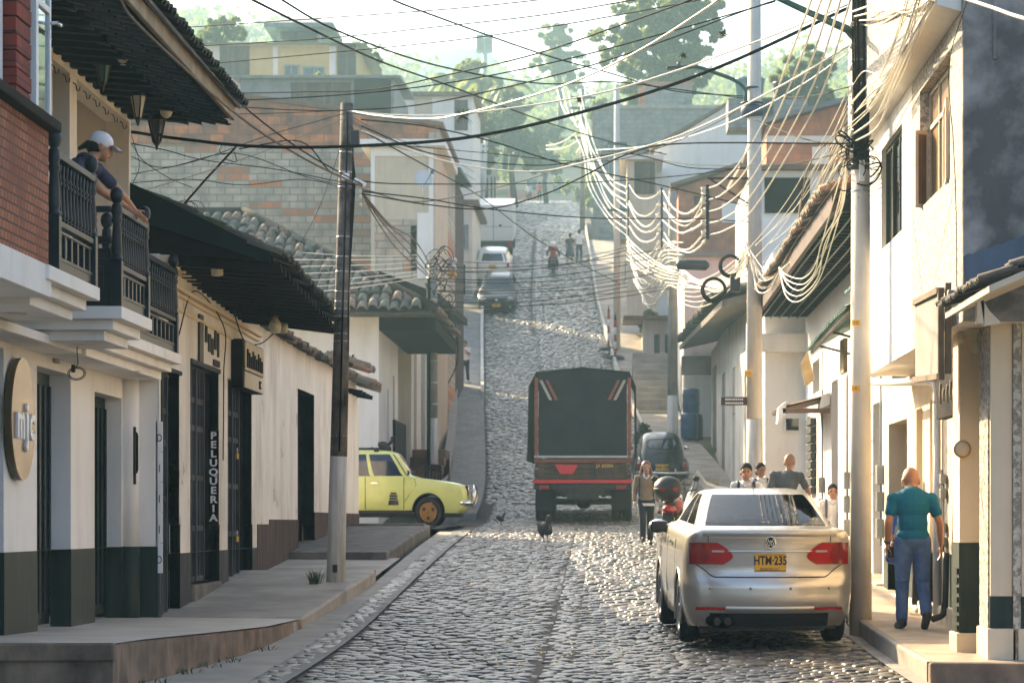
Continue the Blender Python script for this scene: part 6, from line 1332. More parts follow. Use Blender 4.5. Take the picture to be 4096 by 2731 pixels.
# tail lamps
def ext_l(z):
    t = (z - .772) / (.972 - .772); fo = S.find_f(-.825, z); inner = -.385 - .16 * (max(0, t - .35) / .65) ** 1.8 - .10 * (max(0, .35 - t) / .35) ** 1.5
    return fo, S.find_f(inner, z)
zl = np.linspace(.772, .972, 12)
def mir(mb): mb.v = [(-p[0], p[1], p[2]) for p in mb.v]; mb.f = [f[::-1] for f in mb.f]; return mb
for s in (-1, 1):
    def half(f0, f1, off): 
        m_ = S.patch(zl, lambda z: (ext_l(z)[0] + (ext_l(z)[1] - ext_l(z)[0]) * f0, ext_l(z)[0] + (ext_l(z)[1] - ext_l(z)[0]) * f1), 14, off); return m_ if s < 0 else mir(m_)
    tl = half(0, 1, .012).build('tail_lamp', 'tail_red', car)
    half(0, .46, .015).build('outer_lens', 'tail_dark', tl)
    m_ = S.patch(np.linspace(.885, .902, 3), lambda z: (S.find_f(-.60, z), S.find_f(-.475, z)), 6, .017); (m_ if s < 0 else mir(m_)).build('reverse_lens', 'lamp_clear', tl)
    m_ = S.patch(np.linspace(.352, .378, 3), lambda z: (S.find_f(-.76, z), S.find_f(-.46, z)), 6, .014); (m_ if s < 0 else mir(m_)).build('bumper_reflector', 'tail_red', car)
# boot lid: shut lines, recess for the plate
seam = []
for k in range(41):
    t = k / 40 * 2 - 1; a = abs(t)
    x, z = (t * .60 / .78, .645 + .012) if a < .78 else (math.copysign(.60 + (a - .78) / .22 * .17, t), .657 + ((a - .78) / .22) ** .8 * .12)
    seam.append(S.rear_pt(S.find_f(x, z), z, .002))
q = MB(); q.tube(seam, .0055, 5); q.tube([S.rear_pt(S.find_f(-.64, z_), z_, .002) for z_ in np.linspace(.975, 1.07, 5)], .004, 5); q.tube([S.rear_pt(S.find_f(.64, z_), z_, .002) for z_ in np.linspace(.975, 1.07, 5)], .004, 5); q.build('shut_line', 'black', car)
q = MB(); rows = []
for z, dd in ((.905, .0), (.895, .012), (.88, .004)): rows.append([S.rear_pt(S.find_f(-.44 + .88 * k / 16, z), z, dd + .002) for k in range(17)])
q.grid(rows); q.build('boot_ledge', 'car_silver', car)
q = MB(); rows = []
for z, dd in ((1.03, .0), (1.06, .022), (1.085, .03), (1.098, .01)): rows.append([S.rear_pt(S.find_f(-.70 + 1.4 * k / 24, z), z, dd) for k in range(25)])
q.grid(rows); q.build('boot_spoiler', 'car_silver', car)
py = S.rear_pt(0, .79, 0).y - .012
plate(car, face_cam(0, py, .79), .335, .165, 'HTM·235', 'BOGOTA D.C.', size=.112)
q = MB(); c = Vector((0, S.rear_pt(0, .975).y - .006, .975)); q.lathe(c, [(.058, 0), (.058, -.012), (.049, -.014), (.047, -.006), (.0, -.006)], 24, axis='y'); bd = q.build('badge', 'chrome', car)
q = MB()
for pts in ([(-.030, .036), (-.012, -.002), (0, .022), (.012, -.002), (.030, .036)][::1], [(-.040, .014), (-.020, -.038), (0, -.004), (.020, -.038), (.040, .014)]):
    for a_, b_ in zip(pts[:-1], pts[1:]): q.bar((a_[0], c.y - .014, c.z + a_[1]), (b_[0], c.y - .014, c.z + b_[1]), .008, .009, up=(0, 1, 0))
q.build('emblem', 'chrome', bd); q = MB(); q.lathe(c, [(.046, -.0075), (.001, -.0075)], 20, axis='y'); q.build('badge_field', 'glass_blue', bd)
q = MB(); y_ = S.rear_pt(S.find_f(-.57, .755), .755).y - .006; q.text('JETTA', face_cam(-.57, y_, .755), .042, .002, xs=1.35); q.text('Autofácil', face_cam(-.57, y_, .712), .03, .002, xs=1.2) if False else q.text('tdi', face_cam(-.57, y_, .712), .034, .002, xs=1.2); q.text('2.5', face_cam(.60, y_, .745), .04, .002, xs=1.2); q.build('badge_lettering', 'steel', car)
q = MB(); 
for x in (-.62, -.21, .21, .62): c = S.rear_pt(S.find_f(x, .555), .555); q.lathe(c, [(.014, .004), (.014, -.006), (.0, -.006)], 12, axis='y')
q.build('parking_sensor', 'steel', car)
q = MB(); rows = []
for z, dd in ((.335, .004), (.352, .016), (.385, .016), (.39, .004)): rows.append([S.rear_pt(S.find_f(-.46 + .92 * k / 16, z), z, dd) for k in range(17)])
q.grid(rows); q.build('bumper_blade', 'car_silver', car)
q = MB(); rows = []
for z, dd in ((.195, .01), (.24, .012), (.29, .008), (.325, .004)): rows.append([S.rear_pt(S.find_f(-.62 + 1.24 * k / 20, z), z, dd) for k in range(21)])
q.grid(rows); q.build('valance', 'plastic_black', car)
q = MB(); q.ball((-.5, .14, .255), (.17, .06, .07), 16, 8); q.build('exhaust_recess', 'void', car); q = MB()
for x in (-.55, -.44): q.lathe((x, .06, .25), [(.034, 0), (.038, 0), (.038, .2), (.034, .2)], 14, axis='y')
q.build('exhaust', 'iron', car)
for s in (-1, 1):
    q = MB(); q.ball((s * .945, 3.0, 1.04), (.115, .10, .075), 16, 10); q.bar((s * .84, 3.02, 1.0), (s * .92, 3.0, 1.01), .09, .05); mr = q.build('door_mirror', 'car_silver', car)
    q = MB(); q.box(s * .945 - .095, s * .945 + .095, 2.895, 2.925, .985, 1.095); q.build('mirror_glass', 'glass_dark', mr, bevel=.02)
    q = MB(); 
    for y in (1.75, 2.75): q.bar((s * .905, y, .93), (s * .905, y + .18, .93), .03, .03)
    q.build('door_handle', 'chrome', car); q = MB()
    for y in (1.38, 2.42): q.tube([(s * .888, y, .3), (s * .892, y, .6), (s * .88, y, .95), (s * .80, y + .05, 1.08)], .004, 4)
    q.build('door_line', 'black', car)
q = MB(); q.tube([(-.02, 1.45, 1.44), (-.02, 1.36, 1.50)], .006, 6); q.tube([(-.4, 1.3, 1.40), (.4, 1.3, 1.40)], .004, 4) if False else None; q.build('aerial', 'plastic_black', car)
car.location = (X(1770, 25.9), 25.9, G(26.6) - .01); car.rotation_euler = (math.atan(.03), 0, rad(3.0)); car.scale = (.955, 1, 1.08)

# ---------------------------------------------------------------- truck
tr = thing('canvas_truck', 'old stake-bed truck with dark canvas cover and red tail stripes, going up the street', 'truck', (0, 0, 0))
W = 1.08
q = MB(); rows = []          # canvas: back wall hanging slightly slack
def canvas(ny, sx):
    pass
hh = lambda x: 3.38 - .10 * (x / W) ** 2
nx, nz = 24, 16
rows = [[(x, -.02 - .03 * math.sin(x * 2.3) * math.sin(zt * 3.0) + .016 * math.sin(x * 9 + zt * 4) + .012 * math.sin(x * 5 - zt * 11), 1.42 + (hh(x) - 1.42) * zt) for x in np.linspace(-W + .1, W - .1, nx)] for zt in np.linspace(0, 1, nz)]
q.grid(rows); bk = q.build('back_canvas', 'tarp_dark', tr)
q = MB(); prof = [(-W - .16, 1.35), (-W - .15, 1.9), (-W - .13, 2.6), (-W - .10, 3.0), (-W + .05, 3.30), (-.5, 3.36), (0, 3.40), (.5, 3.37), (W - .05, 3.30), (W + .08, 3.02), (W + .10, 2.3), (W + .09, 1.5)]
q.grid([[(x + .015 * math.sin(y * 3 + i), y, z - .05 * math.sin(y * PI / 1.2) ** 2 * (1 if abs(x) < W else 0)) for i, (x, z) in enumerate(prof)] for y in np.linspace(-.03, 4.4, 24)]); q.build('canvas_cover', 'tarp_dark', tr)
q = MB(); q.tube([(-W - .13, -.03, 1.35), (-W - .1, -.04, 3.0), (-W + .05, -.04, 3.31), (0, -.04, 3.41), (W - .05, -.04, 3.31), (W + .08, -.04, 3.0), (W + .1, -.03, 1.4)], .025, 6); q.build('canvas_hem', 'tarp_dark', tr)
for s in (-1, 1): q = MB(); q.box(s * W - .04 - s * .05, s * W + .04 - s * .05, -.06, .02, 1.35, 3.20); q.build('corner_post', 'orange_paint', tr, bevel=.006)
for (x0, x1, m_, nm) in ((-.80, -.58, 'orange_paint', 'orange_stripe'), (-.93, -.71, 'concrete_pale', 'pale_stripe')):
    for s in (1, -1):
        q = MB(); q.prism([(s * x0 - .035, -.055, 3.14), (s * x0 + .035, -.055, 3.14), (s * x1 + .035, -.055, 2.70), (s * x1 - .035, -.055, 2.70)], (0, -.006, 0)); q.build(nm, m_, bk)
q = MB()
for k in range(4): q.box(-W + .02, W - .02, -.05, .0, .96 + k * .115, 1.06 + k * .115)
for x in (-.95, -.32, .32, .95): q.box(x - .035, x + .035, -.08, -.05, .95, 1.42)
tg = q.build('tailgate', 'truck_wood', tr, bevel=.006)
q = MB(); q.box(-W, W, -.06, .01, 1.425, 1.47); q.build('tailgate_rail', 'steel', tr); q = MB(); q.box(-W + .02, W - .02, -.09, -.052, 1.32, 1.38); q.build('red_rail', 'orange_paint', tr)
q = MB(); q.prism([(-.62, -.10, 1.27), (-.10, -.10, 1.27), (-.22, -.10, 1.06), (-.50, -.10, 1.06)], (0, -.012, 0)); q.build('warning_triangle', 'red_sign', tr)
q = MB(); q.box(.26, .72, -.092, -.082, 1.17, 1.31); q.build('plate_board', 'truck_wood', tr); q = MB(); q.text('UA GUADUA', face_cam(.49, -.094, 1.24), .085, .002, xs=.9) if False else q.text('JA 6028A', face_cam(.49, -.094, 1.24), .10, .002); q.build('painted_letters', 'yellow_plate', tr)
q = MB(); q.box(-W - .02, W + .02, -.12, -.02, .86, .935); q.build('red_bumper', 'red_sign', tr, bevel=.006)
q = MB(); q.box(-W, W, 0, 4.4, .80, .955); q.box(-.42, -.32, .1, 5.5, .6, .8); q.box(.32, .42, .1, 5.5, .6, .8); q.box(-.35, .35, .1, .2, .5, .8); q.box(-W, W, -.01, .05, .72, .86); q.box(-.5, .5, .08, .14, .62, .72); q.build('chassis', 'iron', tr)
q = MB(); q.ball((0, 1.4, .48), (.2, .22, .2), 14, 10); q.cyl((-.8, 1.4, .46), (.8, 1.4, .46), .075, .075, 10)
for s in (-1, 1): q.box(s * .45 - .05, s * .45 + .05, .8, 2.0, .56, .64)
q.build('rear_axle', 'iron', tr)
for s in (-1, 1):
    for x in (.74, .98): wheel(tr, s * x, 1.4, .43, .43, .22, s, 'iron', 5)
    wheel(tr, s * .92, 5.2, .43, .43, .22, s, 'iron', 5)
    q = MB(); q.box(s * .86 - .22, s * .86 + .22, .86, .88, .25, .72); q.build('mud_flap', 'rubber', tr)
    q = MB(); q.box(s * .86 - .11, s * .86 + .11, -.08, -.02, .72, .82); q.build('tail_lamp', 'tail_dark', tr, bevel=.01)
q = MB(); q.box(-1.0, 1.0, 4.5, 6.1, .6, 1.4); q.box(-.95, .95, 4.5, 5.6, 1.4, 2.3); q.build('cab', 'truck_wood', tr, bevel=.08)
q = MB()
for k in range(5): q.box(W - .04, W + .0, .02, 4.3, 1.0 + k * .3, 1.18 + k * .3); q.box(-W, -W + .04, .02, 4.3, 1.0 + k * .3, 1.18 + k * .3)
q.build('side_boards', 'truck_wood', tr)
tr.location = (-.545, 58.0, G(58.5) - .01); tr.rotation_euler = (rad(.4), 0, rad(-.4))

# ---------------------------------------------------------------- black beetle
be = thing('black_beetle', 'round black vintage beetle car seen from behind, yellow plate, beside the truck', 'car', (0, 0, 0))
rings = [(.25, .42, .28, 3.7, .2, .2, .3), (.36, .50, .12, 3.85, .25, .24, .35), (.5, .56, .04, 3.9, .3, .26, .4), (.65, .60, .06, 3.85, .32, .28, .4), (.80, .615, .16, 3.6, .32, .28, .4), (.95, .61, .30, 3.2, .32, .28, .3), (1.02, .60, .38, 2.75, .30, .27, .2), (1.08, .588, .46, 2.62, .28, .26, .16), (1.2, .565, .64, 2.45, .26, .24, .14), (1.32, .53, .86, 2.26, .24, .22, .12), (1.40, .48, 1.06, 2.1, .22, .2, .1), (1.46, .38, 1.28, 1.9, .2, .18, .1), (1.495, .2, 1.5, 1.7, .1, .1, .05)]
S2 = Shell(rings, 20, 30, 6)
def cls2(sec, t, z, x, y):
    if 1.08 < z < 1.33:
        if sec == 'r' and .12 < t < .88 and ((t - .5) / .40) ** 4 + ((z - 1.2) / .13) ** 4 < 1.05: return 'rear_window'
        if sec == 'f' and .05 < t < .95: return 'windscreen'
        if sec == 's' and .1 < t < .92: return 'side_window' if x > 0 else 'far_window'
    return 'body'
res = S2.build(list(np.arange(.25, 1.0, .06)) + [1.0, 1.04, 1.08, 1.11, 1.14, 1.17, 1.2, 1.23, 1.26, 1.29, 1.32, 1.35, 1.38, 1.40, 1.43, 1.46, 1.48, 1.495], cls2)
res['body'].add(res['top'].v, res['top'].f, 0, True); res['body'].build('body', 'car_black', be)
for k in ('rear_window', 'windscreen', 'side_window', 'far_window'):
    if k in res: res[k].build(k.replace('far', 'side'), 'car_glass' if k != 'rear_window' else 'glass_dark', be)
for s in (-1, 1):
    q = MB(); q.ball((s * .585, .72, .50), (.185, .56, .36), 20, 14); q.build('rear_wing', 'car_black', be); q = MB(); q.ball((s * .56, 3.2, .50), (.2, .6, .38), 20, 14); q.build('front_wing', 'car_black', be)
    wheel(be, s * .64, .82, .31, .31, .15, s, 'chrome', 8); wheel(be, s * .62, 3.2, .31, .31, .15, s, 'chrome', 8)
    q = MB(); q.ball((s * .625, .24, .62), (.075, .07, .115), 14, 10); tl = q.build('tail_lamp', 'tail_dark', be); q = MB(); q.ball((s * .625, .205, .67), (.05, .05, .05), 10, 8); q.build('lens', 'tail_red', tl)
    q = MB(); q.ball((s * .80, 2.35, 1.02), (.09, .03, .06)); q.build('door_mirror', 'chrome', be)
q = MB(); q.tube([(-.72, .12, .45), (-.5, -.02, .45), (0, -.08, .45), (.5, -.02, .45), (.72, .12, .45)], .045, 10); q.tube([(-.35, -.06, .42), (-.35, -.06, .56)], .02); q.tube([(.35, -.06, .42), (.35, -.06, .56)], .02); q.build('bumper', 'chrome', be)
q = MB()
for k in range(8): x = -.28 + k * .08; q.tube([S2.rear_pt(S2.find_f(x, z), z, .006) for z in (.98, 1.01, 1.05)], .012, 5)
q.build('vent_slots', 'black', be)
lid = []
for k in range(33): a = PI * k / 32; lid.append((.42 * math.cos(a), .50 + .47 * math.sin(a) ** .7))
q = MB(); q.tube([S2.rear_pt(S2.find_f(x, z), z, .003) for x, z in lid], .009, 5); q.build('engine_lid_line', 'black', be)
ring = [(.40 * math.copysign(abs(math.cos(a)) ** .6, math.cos(a)), 1.2 + .125 * math.copysign(abs(math.sin(a)) ** .6, math.sin(a))) for a in np.linspace(0, 2 * PI, 40)]
q = MB(); q.tube([S2.rear_pt(S2.find_f(x, z), z, .006) for x, z in ring], .012, 6); q.build('window_seal', 'rubber', be)
plate(be, face_cam(-.02, S2.rear_pt(0, .6).y - .05, .60), .36, .18, 'FAA·108', None, size=.13)
q = MB(); q.box(-.45, .45, 1.1, 1.25, .5, 1.1); q.build('seats', 'cloth_dark', be)
be.location = (1.50, 71.0, G(71.5) - .01); be.rotation_euler = (rad(4.5), 0, rad(1.5))

# ---------------------------------------------------------------- lime hatchback in the side street (built nose along +Y, then turned)
rn = thing('lime_hatchback', 'lime yellow vintage hatchback nosing out of the side street, gold wheels', 'car', (0, 0, 0))
rings = [(.28, .66, .12, 3.45, .06, .10, .05), (.36, .70, .05, 3.54, .06, .10, .05), (.55, .72, .02, 3.58, .06, .10, .05), (.72, .722, .0, 3.56, .05, .10, .06), (.80, .715, .0, 3.50, .05, .10, .08), (.85, .705, .02, 3.32, .05, .10, .10), (.90, .695, .03, 2.95, .05, .10, .10), (.95, .685, .04, 2.54, .05, .09, .08), (.975, .675, .05, 2.43, .05, .08, .07), (1.0, .668, .06, 2.38, .05, .08, .06), (1.15, .64, .14, 2.27, .05, .08, .06), (1.3, .605, .24, 2.16, .05, .08, .06), (1.385, .58, .32, 2.09, .05, .08, .06), (1.42, .55, .38, 2.02, .05, .1, .06), (1.455, .47, .52, 1.90, .05, .12, .06), (1.475, .3, .8, 1.65, .05, .12, .04)]
S3 = Shell(rings, 16, 72, 5)
def cls3(sec, t, z, x, y):
    if .985 < z < 1.375:
        if sec == 'f' and .05 < t < .95: return 'windscreen'
        if sec == 's' and (.05 < t < .26 or .30 < t < .62 or .66 < t < .965): return ('quarter_window', 'side_window', 'door_window')[(t > .28) + (t > .64)] if x > 0 else 'far_window'
        if sec == 'r' and .06 < t < .94: return 'rear_window'
    return 'body'
zz3 = sorted([.28, .32, .36, .41, .46, .51, .55, .6, .66, .72, .76, .80, .825, .85, .875, .90, .925, .95, .975, 1.0, 1.05, 1.1, 1.15, 1.2, 1.25, 1.3, 1.35, 1.385, 1.40, 1.42, 1.44, 1.455, 1.467, 1.475])
res = S3.build(zz3, cls3, [(.62, .31, .335), (2.72, .31, .345)])
res['body'].add(res['top'].v, res['top'].f, 0, True); res['body'].build('body', 'car_lime', rn)
for k in ('windscreen', 'side_window', 'quarter_window', 'door_window', 'far_window', 'rear_window'): res[k].build(k.replace('far', 'side'), 'glass_dark' if k in ('windscreen', 'rear_window') else 'glass_blue', rn)
for y in (.62, 2.72):
    for s in (-1, 1):
        ty = wheel(rn, s * .635, y, .295, .295, .17, s, 'wheel_gold', 3, .62)
        q = MB(); q.tube([(s * .722, y + .335 * math.cos(a), .31 + .335 * math.sin(a)) for a in np.linspace(.05, PI - .05, 20)], .016, 6); q.build('arch_lip', 'black', rn)
    q = MB(); q.grid([[(sx * .71, y + .33 * math.cos(a), .31 + .33 * math.sin(a)) for a in np.linspace(0, PI, 14)] for sx in (-1, -.5, .5, 1)]); q.build('wheel_well', 'void', rn)
q = MB()
for s in (-1, 1): q.box(s * .69 - .02, s * .69 + .02, .9, 2.4, .26, .33)
q.box(-.6, .6, .3, 3.4, .2, .27); q.build('sill', 'black', rn)
q = MB(); q.box(-.56, .56, 3.50, 3.56, .60, .80); fg = q.build('grille', 'black', rn, bevel=.01); q = MB()
for k in range(4): q.box(-.53, .53, 3.561, 3.575, .62 + k * .045, .635 + k * .045)
q.build('grille_bars', 'chrome', fg)
for s in (-1, 1):
    q = MB(); q.lathe((s * .46, 3.54, .72), [(.09, 0), (.085, .03), (.04, .045), (.001, .05)], 18, axis='y'); q.build('headlight', 'lamp_clear', rn)
    q = MB(); q.box(s * .735 - .07, s * .735 + .07, 2.28, 2.32, .99, 1.08); q.build('door_mirror', 'plastic_black', rn, bevel=.015)
    q = MB()
    for y in (.85, 1.5): q.bar((s * .728, y, .84), (s * .728, y + .14, .84), .02, .025)
    q.build('door_handle', 'chrome', rn); q = MB()
    for y in (.95, 1.38, 2.2): q.tube([(s * .722, y, .35), (s * .724, y, .7), (s * .70, y, .95)], .006, 4)
    q.tube([(s * .722, 2.22, .5), (s * .715, 2.46, .80), (s * .70, 2.42, .93)], .005, 4); q.build('door_line', 'black', rn)
q = MB()
for k, (w_, h_) in enumerate(((.13, .035), (.17, .04), (.17, .04), (.2, .04), (.22, .05))): q.box(.724, .728, 1.98 - w_ / 2, 1.98 + w_ / 2, .63 - k * .05, .63 - k * .05 + h_)
q.build('door_sticker', 'grey_base', rn)
q = MB(); q.tube([(-.70, 3.4, .47), (-.66, 3.60, .47), (.66, 3.60, .47), (.70, 3.4, .47)], .045, 8); q.tube([(-.3, 3.64, .45), (-.3, 3.66, .75)], .02); q.tube([(.3, 3.64, .45), (.3, 3.66, .75)], .02); q.tube(crom([(.5, 3.60, .42), (.52, 3.68, .5), (.5, 3.70, .7), (.3, 3.66, .80), (-.3, 3.66, .8), (-.5, 3.7, .7), (-.52, 3.68, .5), (-.5, 3.6, .42)], 4), .022, 8); q.build('bumper', 'chrome', rn)
M4 = Matrix(((-1, 0, 0, 0), (0, 0, 1, 3.63), (0, 1, 0, .40), (0, 0, 0, 1))); plate(rn, M4, .33, .16, 'GVL·41', None, size=.12)
q = MB(); q.tube([(-.45, .6, 1.50), (-.45, 1.8, 1.50)], .015); q.tube([(.45, .6, 1.50), (.45, 1.8, 1.50)], .015)
for y in (.8, 1.6): q.tube([(-.5, y, 1.50), (.5, y, 1.50)], .018)
for y in (.8, 1.6):
    for s in (-1, 1): q.box(s * .5 - .03, s * .5 + .03, y - .05, y + .05, 1.43, 1.5)
q.build('roof_bars', 'black', rn)
q = MB(); q.tube([(.5, 2.38, .99), (.15, 2.32, 1.1)], .01); q.tube([(-.1, 2.39, .99), (-.4, 2.33, 1.1)], .01); q.build('wiper', 'black', rn)
rn.location = (X(1085, 55) - 3.62, 55.7, G(55) - .03 - .03); rn.rotation_euler = (0, 0, rad(-90)); rn.scale = (1, .99, 1.12)

# ---------------------------------------------------------------- cars further up
dk = thing('dark_hatchback', 'dark green-grey car coming downhill, yellow front plate, parked row behind it', 'car', (0, 0, 0))
rings = [(.2, .78, .1, 3.9, .1, .2, .2), (.35, .84, .02, 4.0, .12, .22, .25), (.55, .86, 0, 4.03, .12, .22, .25), (.75, .86, .02, 3.98, .12, .2, .3), (.88, .85, .03, 3.8, .12, .2, .35), (.96, .83, .05, 3.4, .12, .18, .3), (1.02, .80, .06, 3.05, .12, .15, .2), (1.06, .77, .08, 2.95, .12, .13, .15), (1.2, .72, .14, 2.7, .1, .12, .15), (1.4, .65, .26, 2.35, .1, .12, .12), (1.47, .60, .36, 2.2, .1, .12, .1), (1.52, .5, .55, 2.0, .1, .15, .1), (1.54, .3, .9, 1.7, .05, .1, .05)]
S4 = Shell(rings, 12, 30, 4)
def cls4(sec, t, z, x, y):
    if 1.06 < z < 1.42:
        if sec == 'f' and .05 < t < .95: return 'windscreen'
        if sec == 's' and (.08 < t < .45 or .5 < t < .95): return 'side_window' if x > 0 else 'far_window'
        if sec == 'r' and .08 < t < .92: return 'rear_window'
    return 'body'
def small_car(root, paint, glass='glass_dark', arch=True):
    r_ = S4.build([.2, .28, .35, .45, .55, .65, .75, .82, .88, .92, .96, 1.0, 1.02, 1.06, 1.12, 1.2, 1.3, 1.36, 1.4, 1.44, 1.47, 1.5, 1.52, 1.54], cls4, [(.75, .32, .36), (3.2, .32, .36)] if arch else ())
    r_['body'].add(r_['top'].v, r_['top'].f, 0, True); r_['body'].build('body', paint, root)
    for k in ('windscreen', 'side_window', 'far_window', 'rear_window'): r_[k].build(k.replace('far', 'side'), glass, root)
    for y in (.75, 3.2):
        for s in (-1, 1): wheel(root, s * .74, y, .31, .31, .19, s, 'steel', 6)
    q = MB(); q.box(-.7, .7, .3, 3.8, .18, .26); q.build('underbody', 'black', root)
small_car(dk, 'car_dark')
def F4(x, y, z): return Matrix(((-1, 0, 0, x), (0, 0, 1, y), (0, 1, 0, z), (0, 0, 0, 1)))
plate(dk, F4(0, 4.045, .52), .36, .17, 'KLM·71', None, size=.12)
q = MB(); q.box(-.42, .42, 4.0, 4.04, .68, .80); q.build('grille', 'black', dk, bevel=.01); q = MB(); q.box(-.5, .5, 3.98, 4.05, .26, .40); q.build('lower_grille', 'black', dk, bevel=.01)
q = MB(); q.ball((0, 4.03, .74), (.07, .02, .06)); q.build('badge', 'chrome', dk)
for s in (-1, 1):
    q = MB(); q.ball((s * .62, 3.83, .78), (.17, .12, .08), 14, 8); q.build('headlight', 'lamp_clear', dk); q = MB(); q.ball((s * .62, 3.95, .42), (.07, .06, .06)); q.build('fog_lamp', 'lamp_clear', dk); q = MB(); q.ball((s * .93, 2.85, 1.07), (.1, .08, .075)); q.build('door_mirror', 'car_silver', dk)
q = MB(); q.tube([(-.6, .5, 1.56), (-.6, 2.1, 1.56)], .02); q.tube([(.6, .5, 1.56), (.6, 2.1, 1.56)], .02); q.build('roof_rail', 'steel', dk)
dk.location = (X(1140, 118), 122, G(122) + .02); dk.rotation_euler = (-math.atan(.27), 0, rad(180))
wc = thing('white_estate', 'white car seen from behind with taxi-like yellow plate, parked above the dark car', 'car', (0, 0, 0)); small_car(wc, 'car_white')
wc['label'] = 'white car seen from behind, yellow plate, parked above the dark car'
plate(wc, face_cam(.0, -.03, .80), .36, .18, 'SXE·20', None, size=.12)
for s in (-1, 1): q = MB(); q.box(s * .76 - .06, s * .76 + .06, -.0, .06, .78, 1.0); q.build('tail_lamp', 'tail_red', wc, bevel=.01)
wc.location = (X(1133, 127), 126.2, G(127.5)); wc.rotation_euler = (math.atan(.24), 0, 0)
bt = thing('box_truck', 'small white box truck parked above the white car, double back doors', 'truck', (0, 0, 0))
q = MB(); q.box(-1.05, 1.05, 0, 3.6, .85, 2.75); q.build('cargo_box', 'car_white', bt, bevel=.05); q = MB(); q.box(-.012, .012, -.01, 0, .9, 2.7); q.box(-1.0, 1.0, -.008, 0, 1.6, 1.62); q.box(.3, .42, -.015, -.002, 1.62, 1.72); q.build('door_seam', 'iron', bt); q = MB(); q.box(-1, 1, 3.7, 5.2, .6, 2.1); q.build('cab', 'car_white', bt, bevel=.1); q = MB(); q.box(-.9, .9, .1, 5, .5, .84); q.build('chassis', 'iron', bt)
for s in (-1, 1): wheel(bt, s * .85, .9, .38, .38, .24, s, 'iron', 5); wheel(bt, s * .85, 4.4, .38, .38, .24, s, 'iron', 5); q = MB(); q.box(s * .85 - .1, s * .85 + .1, -.04, 0, .65, .8); q.build('tail_lamp', 'tail_red', bt)
bt.location = (X(1135, 138), 137.5, G(139)); bt.rotation_euler = (math.atan(.22), 0, 0)

# ---------------------------------------------------------------- motorbikes
def motorbike(name, label, loc, rz, paint='red_paint', box=True, group=None):
    t = thing(name, label, 'motorbike', (0, 0, 0), group)
    for y in (0, 1.28):
        q = MB(); q.lathe((0, y, .3), [(.22, -.04), (.27, -.05), (.30, -.02), (.30, .02), (.27, .05), (.22, .04)], 26, axis='x'); ty = q.build('wheel', 'rubber', t); q = MB(); q.lathe((0, y, .3), [(.22, -.02), (.225, .02), (.2, .02), (.2, -.02)], 22, axis='x'); q.lathe((0, y, .3), [(.05, -.06), (.05, .06)], 12, axis='x')
        for k in range(10): a = k * PI / 5; q.tube([(0, y, .3), (0, y + .21 * math.cos(a), .3 + .21 * math.sin(a))], .006, 4)
        q.build('rim', 'steel', ty)
    q = MB(); q.tube([(0, 1.28, .3), (0, 1.05, .95)], .03) if False else None
    for s in (-1, 1): q.tube([(s * .07, 1.28, .3), (s * .07, 1.05, .92)], .022); q.tube([(s * .09, 0, .3), (s * .09, .42, .36)], .022); q.tube([(s * .1, .12, .34), (s * .1, .16, .68)], .028)
    q.tube([(0, 1.05, .85), (0, .5, .6), (0, .4, .36), (0, .85, .3), (0, 1.05, .8)], .03); q.build('frame', 'iron', t)
    q = MB(); q.box(-.14, .14, .5, .92, .28, .56); q.cyl((0, .9, .45), (0, 1.0, .6), .09, .09, 10); q.build('engine', 'iron', t, bevel=.03)
    q = MB(); q.ball((0, .78, .80), (.15, .26, .13), 14, 10); q.ball((0, .08, .72), (.12, .26, .085), 14, 8); q.bar((0, 1.1, .66), (0, 1.45, .58), .11, .03); q.build('tank_fairing', paint, t)
    q = MB(); q.ball((0, .3, .83), (.13, .38, .06), 14, 8); q.build('seat', 'black', t)
    q = MB(); q.tube(crom([(-.36, .95, 1.06), (-.15, 1.0, 1.02), (0, 1.03, .96), (.15, 1.0, 1.02), (.36, .95, 1.06)], 5), .014); q.build('handlebar', 'black', t)
    q = MB(); q.ball((0, 1.15, .92), (.1, .09, .1)); q.build('headlight', 'lamp_clear', t); q = MB(); q.ball((0, -.2, .72), (.08, .05, .05)); q.build('tail_lamp', 'tail_red', t)
    q = MB(); q.bar((0, -.15, .66), (0, -.4, .42), .16, .02); q.build('mudguard', 'black', t); q = MB(); q.tube([(.13, .6, .28), (.15, .1, .32), (.16, -.2, .36)], [.03, .045, .05], 10); q.build('exhaust', 'chrome', t)
    for s in (-1, 1): q = MB(); q.tube([(s * .28, .97, 1.05), (s * .33, .98, 1.2)], .008); q.ball((s * .35, .98, 1.24), (.06, .02, .045)); q.build('mirror', 'black', t); q = MB(); q.ball((s * .14, -.16, .68), (.035, .03, .03)); q.build('indicator', 'orange_paint', t)
    if box:
        q = MB(); q.ball((0, -.12, 1.06), (.24, .22, .21), 20, 14); q.box(-.1, .1, -.2, .1, .86, .92); bx = q.build('top_box', 'plastic_black', t)
        for x in (-.06, .15): q = MB(); q.box(x - .035, x + .035, -.345, -.3, 1.02, 1.08); q.build('box_reflector', 'tail_red', bx)
        q = MB(); q.lathe((0, -.12, 1.055), [(.238, -.012), (.242, 0), (.238, .012)], 20); q.build('box_rim', 'iron', bx)
    t.location = loc; t.rotation_euler = (0, 0, rz); return t
motorbike('red_motorbike', 'red motorbike with a round black top box standing in front of the silver car', (X(1536, 43), 43, G(43) - .01), rad(-8))
